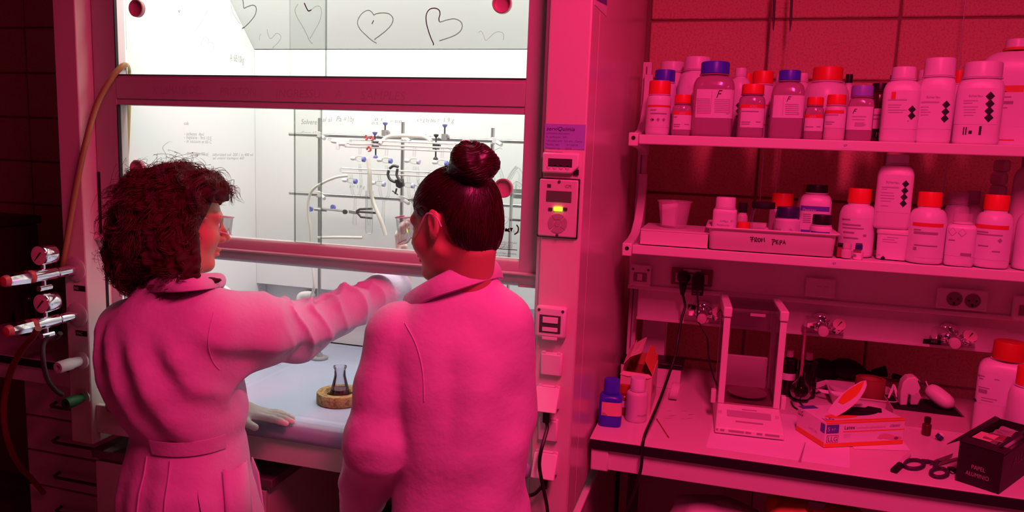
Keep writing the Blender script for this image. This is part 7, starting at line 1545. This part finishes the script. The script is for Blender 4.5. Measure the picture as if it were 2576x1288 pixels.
# ---------------------------------------------------------------- woman B: hair bun, seen from behind
def woman_b():
    root = thing('person', 'person with dark hair in a bun and white lab coat, seen from behind', 'person', (-.45, 1.46, 0))
    yaw = math.radians(-16); ft = np.array([math.sin(yaw), math.cos(yaw), 0]); st = np.array([math.cos(yaw), -math.sin(yaw), 0])
    H = Head(A3(1139, 561, 1.45), (-.945, .29, -.20), (-.10, .08, 1), .98)
    ch = A3(1142, 900, 1.46); wa = A3(1162, 1120, 1.46); hp = A3(1158, 1290, 1.46)
    JR = A3(1258, 815, 1.47); JL = A3(1012, 852, 1.425)
    EL = A3(958, 1110, 1.375); WL = A3(905, 1275, 1.52); ER = np.array([JR[0]+.012, 1.50, 1.13]); WRr = np.array([JR[0]-.10, 1.625, 1.03])
    hl_d = nrm(np.array([-.25, .50, -.80]))
    def handL(P, g=0): return person_hand(P, WL+hl_d*.02, hl_d, (-.8, -.3, .1), curl=.7, thumb_side=1, thumb_out=.5, grow=g, L=.165)
    hr_d = nrm(np.array([-.95, .05, .1]))
    def handR(P, g=0): return person_hand(P, WRr+hr_d*.01, hr_d, (0, .3, 1), curl=.8, thumb_side=-1, thumb_out=.4, grow=g, L=.165)
    hips = [np.array([hp[0]+s*.058, hp[1], .84]) for s in (-1, 1)]; feet = [np.array([hp[0]-.08, 1.44, .075]), np.array([hp[0]+.09, 1.44, .075])]
    nt = H.w((0, -.046, -.060)); neckb = A3(1172, 742, 1.455)
    secs = [(1.33, ch[0], ch[1], .045, .04), (1.28, ch[0], ch[1], .10, .07), (1.2, ch[0], ch[1], .115, .08), (1.04, wa[0], wa[1], .11, .088), (.93, hp[0], hp[1], .115, .09), (.84, hp[0], hp[1], .115, .09)]
    def body(P):
        d = smin(H.sdf(P), cap_(P, nt, neckb, .047, .053), .025); d = smin(d, torso(P, secs, yaw), .02)
        d = smin(d, chain(P, [JL, EL, WL], [.040, .036, .027], .02), .02); d = smin(d, chain(P, [JR, ER, WRr], [.040, .036, .027], .02), .02)
        d = smin(d, handL(P), .012); d = smin(d, handR(P), .012); d = smin(d, legs(P, hips, feet, yaw, .78), .05)
        for f in feet: d = smin(d, cap_(P, f+np.array([0, -.02, -.035]), f+np.array([-.02, .12, -.045]), .032, .024), .03)
        return d
    v, q = surfnet(body, (-.90, 1.22, -.005), (-.15, 1.72, 1.72), .0038); npmesh('body', v, q, skin_, root)
    eyes(root, H)
    nb = neckb; cs = [(1.425, nb[0], nb[1]+.012, .058, .052), (1.40, nb[0], nb[1]+.006, .070, .062), (1.375, nb[0], nb[1], .092, .074), (1.35, ch[0]+.006, ch[1], .112, .086), (1.315, ch[0]+.002, ch[1], .142, .104), (1.27, ch[0]+.004, ch[1], .156, .118), (1.18, ch[0]+.004, ch[1], .156, .128), (1.08, wa[0], wa[1], .146, .125), (1.0, wa[0], wa[1], .142, .122), (.92, hp[0], hp[1], .150, .128), (.80, hp[0], hp[1], .160, .138), (.66, hp[0], hp[1], .172, .15), (.50, hp[0], hp[1], .185, .165)]
    def coat(P):
        d = torso(P, cs, yaw)
        dl = chain(P, [JL, JL*.5+EL*.5, EL, EL*.5+WL*.5, WL], [.080, .072, .070, .060, .052], .03); s, ph = armcoord(P, JL, EL)
        w = np.clip((s-.08)/.08, 0, 1); dl = dl-w*(.0022*np.sin(2*np.pi*s/.11+1.8*np.sin(ph)+1.5*ph)+.0030*fnoise(P, 48, 44)); n = nrm(WL-EL); dl = smax(dl, (P-WL.astype(np.float32))@n.astype(np.float32), .004)
        dr = chain(P, [JR, ER, WRr], [.070, .056, .048], .03); n = nrm(WRr-ER); dr = smax(dr, (P-WRr.astype(np.float32))@n.astype(np.float32), .004)
        d = smin(d, dl, .010); d = smin(d, dr, .03)
        z = P[:, 2]; X = (P[:, 0]-ch[0])*st[0]+(P[:, 1]-ch[1])*st[1]
        m = np.clip((1.30-z)/.1, 0, 1); d = d-m*(.0030*np.sin((X*.9-(z-1.1)*.45)*2*np.pi/.11+.9*np.sin(z*11))+.0020*fnoise(P, 40, 21))
        # shoulder blade hollow line down the spine
        return d+.004*np.exp(-((X-.005)/.02)**2)*np.clip((z-1.05)/.1, 0, 1)*np.clip((1.3-z)/.06, 0, 1)
    v, q = surfnet(coat, (-.92, 1.22, .48), (-.14, 1.76, 1.42), .0052); co_ = npmesh('lab_coat', v, q, coatm, root)
    # sleeve seam and hem stitching lines, collar
    seam(co_, coat, [(1018, 812), (1043, 858), (1058, 905), (1065, 950), (1067, 1010)])
    collar(co_, [at(*p) for p in ((1225, 652, 1.545), (1236, 648, 1.52), (1226, 645, 1.475), (1196, 652, 1.432), (1152, 668, 1.408), (1102, 692, 1.402), (1056, 718, 1.424), (1024, 739, 1.46))], [at(*p) for p in ((1254, 708, 1.545), (1264, 704, 1.52), (1250, 702, 1.465), (1212, 712, 1.412), (1152, 732, 1.384), (1092, 752, 1.378), (1046, 773, 1.402), (1020, 781, 1.445))], .006)
    pass
    def trs(P):
        d = smin(legs(P, hips, [f+np.array([0, 0, .02]) for f in feet], yaw, .92), torso(P, [(1.0, hp[0], hp[1], .100, .085), (.82, hp[0], hp[1], .115, .095)], yaw), .05); return d-.002*fnoise(P, 60, 8)
    v, q = surfnet(trs, (hp[0]-.3, 1.25, .03), (hp[0]+.3, 1.7, 1.02), .008); npmesh('trousers', v, q, trous, root)
    for f in feet:
        fn = lambda P: smax(smin(cap_(P, f+np.array([0, -.03, -.028]), f+np.array([-.025, .135, -.045]), .044, .034), cap_(P, f+np.array([0, 0, .03]), f+np.array([0, -.01, -.03]), .05, .048), .03), .002-P[:, 2], .004)
        v, q = surfnet(fn, f+np.array([-.12, -.12, -.09]), f+np.array([.08, .22, .10]), .005); npmesh('shoe', v, q, shoem, root)
    goggles(root, H, .07, True)
    # smooth hair drawn up into a bun
    bun = A3(1188, 414, 1.415); bb = A3(1196, 452, 1.42); br = np.array([.050, .050, .042])
    def hairf(P):
        q_ = H.loc(P); d = ell_(q_, (0, -.016, .032), (.080, .100, .088))*H.k; d = smin(d, ell_(q_, (0, -.066, -.022), (.060, .042, .058))*H.k, .03)
        x = np.abs(q_[:, 0])
        # hairline: forehead, in front of the ear, round behind it to the nape
        cut1 = (q_[:, 1]-.070+np.clip(.05-q_[:, 2], 0, .2)*.55)*.87
        cut2 = np.where(q_[:, 1] > -.030, (.018+np.clip(q_[:, 1]+.03, 0, .2)*-.05)-q_[:, 2], -.075-q_[:, 2])
        wob = .005*fnoise(P, 130, 61); cut2 = cut2+wob; d = smax(smax(d, cut1*H.k, .008), np.where(q_[:, 1] > -.035, (.016-q_[:, 2]), (-.078-q_[:, 2]-.9*np.clip(-.035-q_[:, 1], 0, .05)+.03+wob))*H.k*.7, .010)
        d = smin(d, cap_(P, bb, bun, .028, .028), .010)
        db = ell_(P, bun, br); u = P-bun.astype(np.float32); a = np.arctan2(u[:, 1], u[:, 0]); db = db-.0045*np.sin(3*a+70*u[:, 2])-.002*fnoise(P, 160, 31)
        return smin(d, db, .004)
    v, q = surfnet(hairf, H.c+np.array([-.18, -.20, -.16]), H.c+np.array([.20, .20, .26]), .0035); ho = npmesh('hair', v, q, hairB, root, label='dark hair pulled up into a round bun')
    rs = np.random.RandomState(9); N = 900; m = 14
    vi = rs.choice(len(v), N*3); st_ = v[vi]; ql = H.loc(st_.astype(np.float32)); ok = (np.linalg.norm(st_-bun, axis=1) > .060); st_ = st_[ok][:N]; N = len(st_)
    tt = np.linspace(0, 1, m)
    def proj(P):
        P = P.copy()
        for _ in range(3):
            d = hairf(P.astype(np.float32)); e = .002; g = np.stack([hairf((P+np.eye(3)[k]*e).astype(np.float32))-d for k in range(3)], 1)/e; g /= np.linalg.norm(g, axis=1, keepdims=True)+1e-6; P = P-g*(d-.0004)[:, None]
        return P
    end = bb+rs.normal(size=(N, 3))*.010; path = st_[:, None]*(1-tt*.42)[None, :, None]+end[:, None]*(tt*.42)[None, :, None]
    path = proj(path.reshape(-1, 3)).reshape(N, m, 3); strands('hair_strand', path, rs.uniform(.0005, .0011, N), hairBl, ho)
    # strands wound round the bun
    N = 260; a0 = rs.rand(N)*6.28; ele = rs.uniform(-1.0, 1.35, N); L = rs.uniform(.7, 1.8, N); sl = rs.normal(size=N)*.22+.25
    aa = a0[:, None]+L[:, None]*tt[None]; ee = ele[:, None]+sl[:, None]*tt[None]
    pb = bun+np.stack([np.cos(aa)*np.cos(ee), np.sin(aa)*np.cos(ee), np.sin(ee)], -1)*br; pb = proj(pb.reshape(-1, 3)).reshape(N, m, 3); strands('bun_strand', pb, rs.uniform(.0006, .0013, N), hairBl, ho)
    n2 = 70; vi = rs.choice(len(v), n2); b0 = v[vi]; nn = b0-H.c; nn /= np.linalg.norm(nn, axis=1, keepdims=True); q2 = np.cross(nn, rs.normal(size=(n2, 3))); q2 /= np.linalg.norm(q2, axis=1, keepdims=True); L = rs.uniform(.008, .022, n2)
    p2 = b0[:, None]+nn[:, None]*(L[:, None]*np.sin(tt*2.4)*.5)[..., None]+q2[:, None]*(L[:, None]*tt)[..., None]; strands('flyaway_hair', p2, np.full(n2, .00035), hairBl, ho, 3)
    er = H.w((-.081, -.016, -.016)); 
    mb = MB(); mb.lathe([(.0062, -.001), (.0075, 0), (.0062, .001)], 16, axis_mat(at(1133, 553, 1.40), (.5, -.8, 0)), caps=False); hb = mb.build('hair_band', mat('band_pink', (.5, .25, .28), .5), ho)
    return root
woman_a(); woman_b()
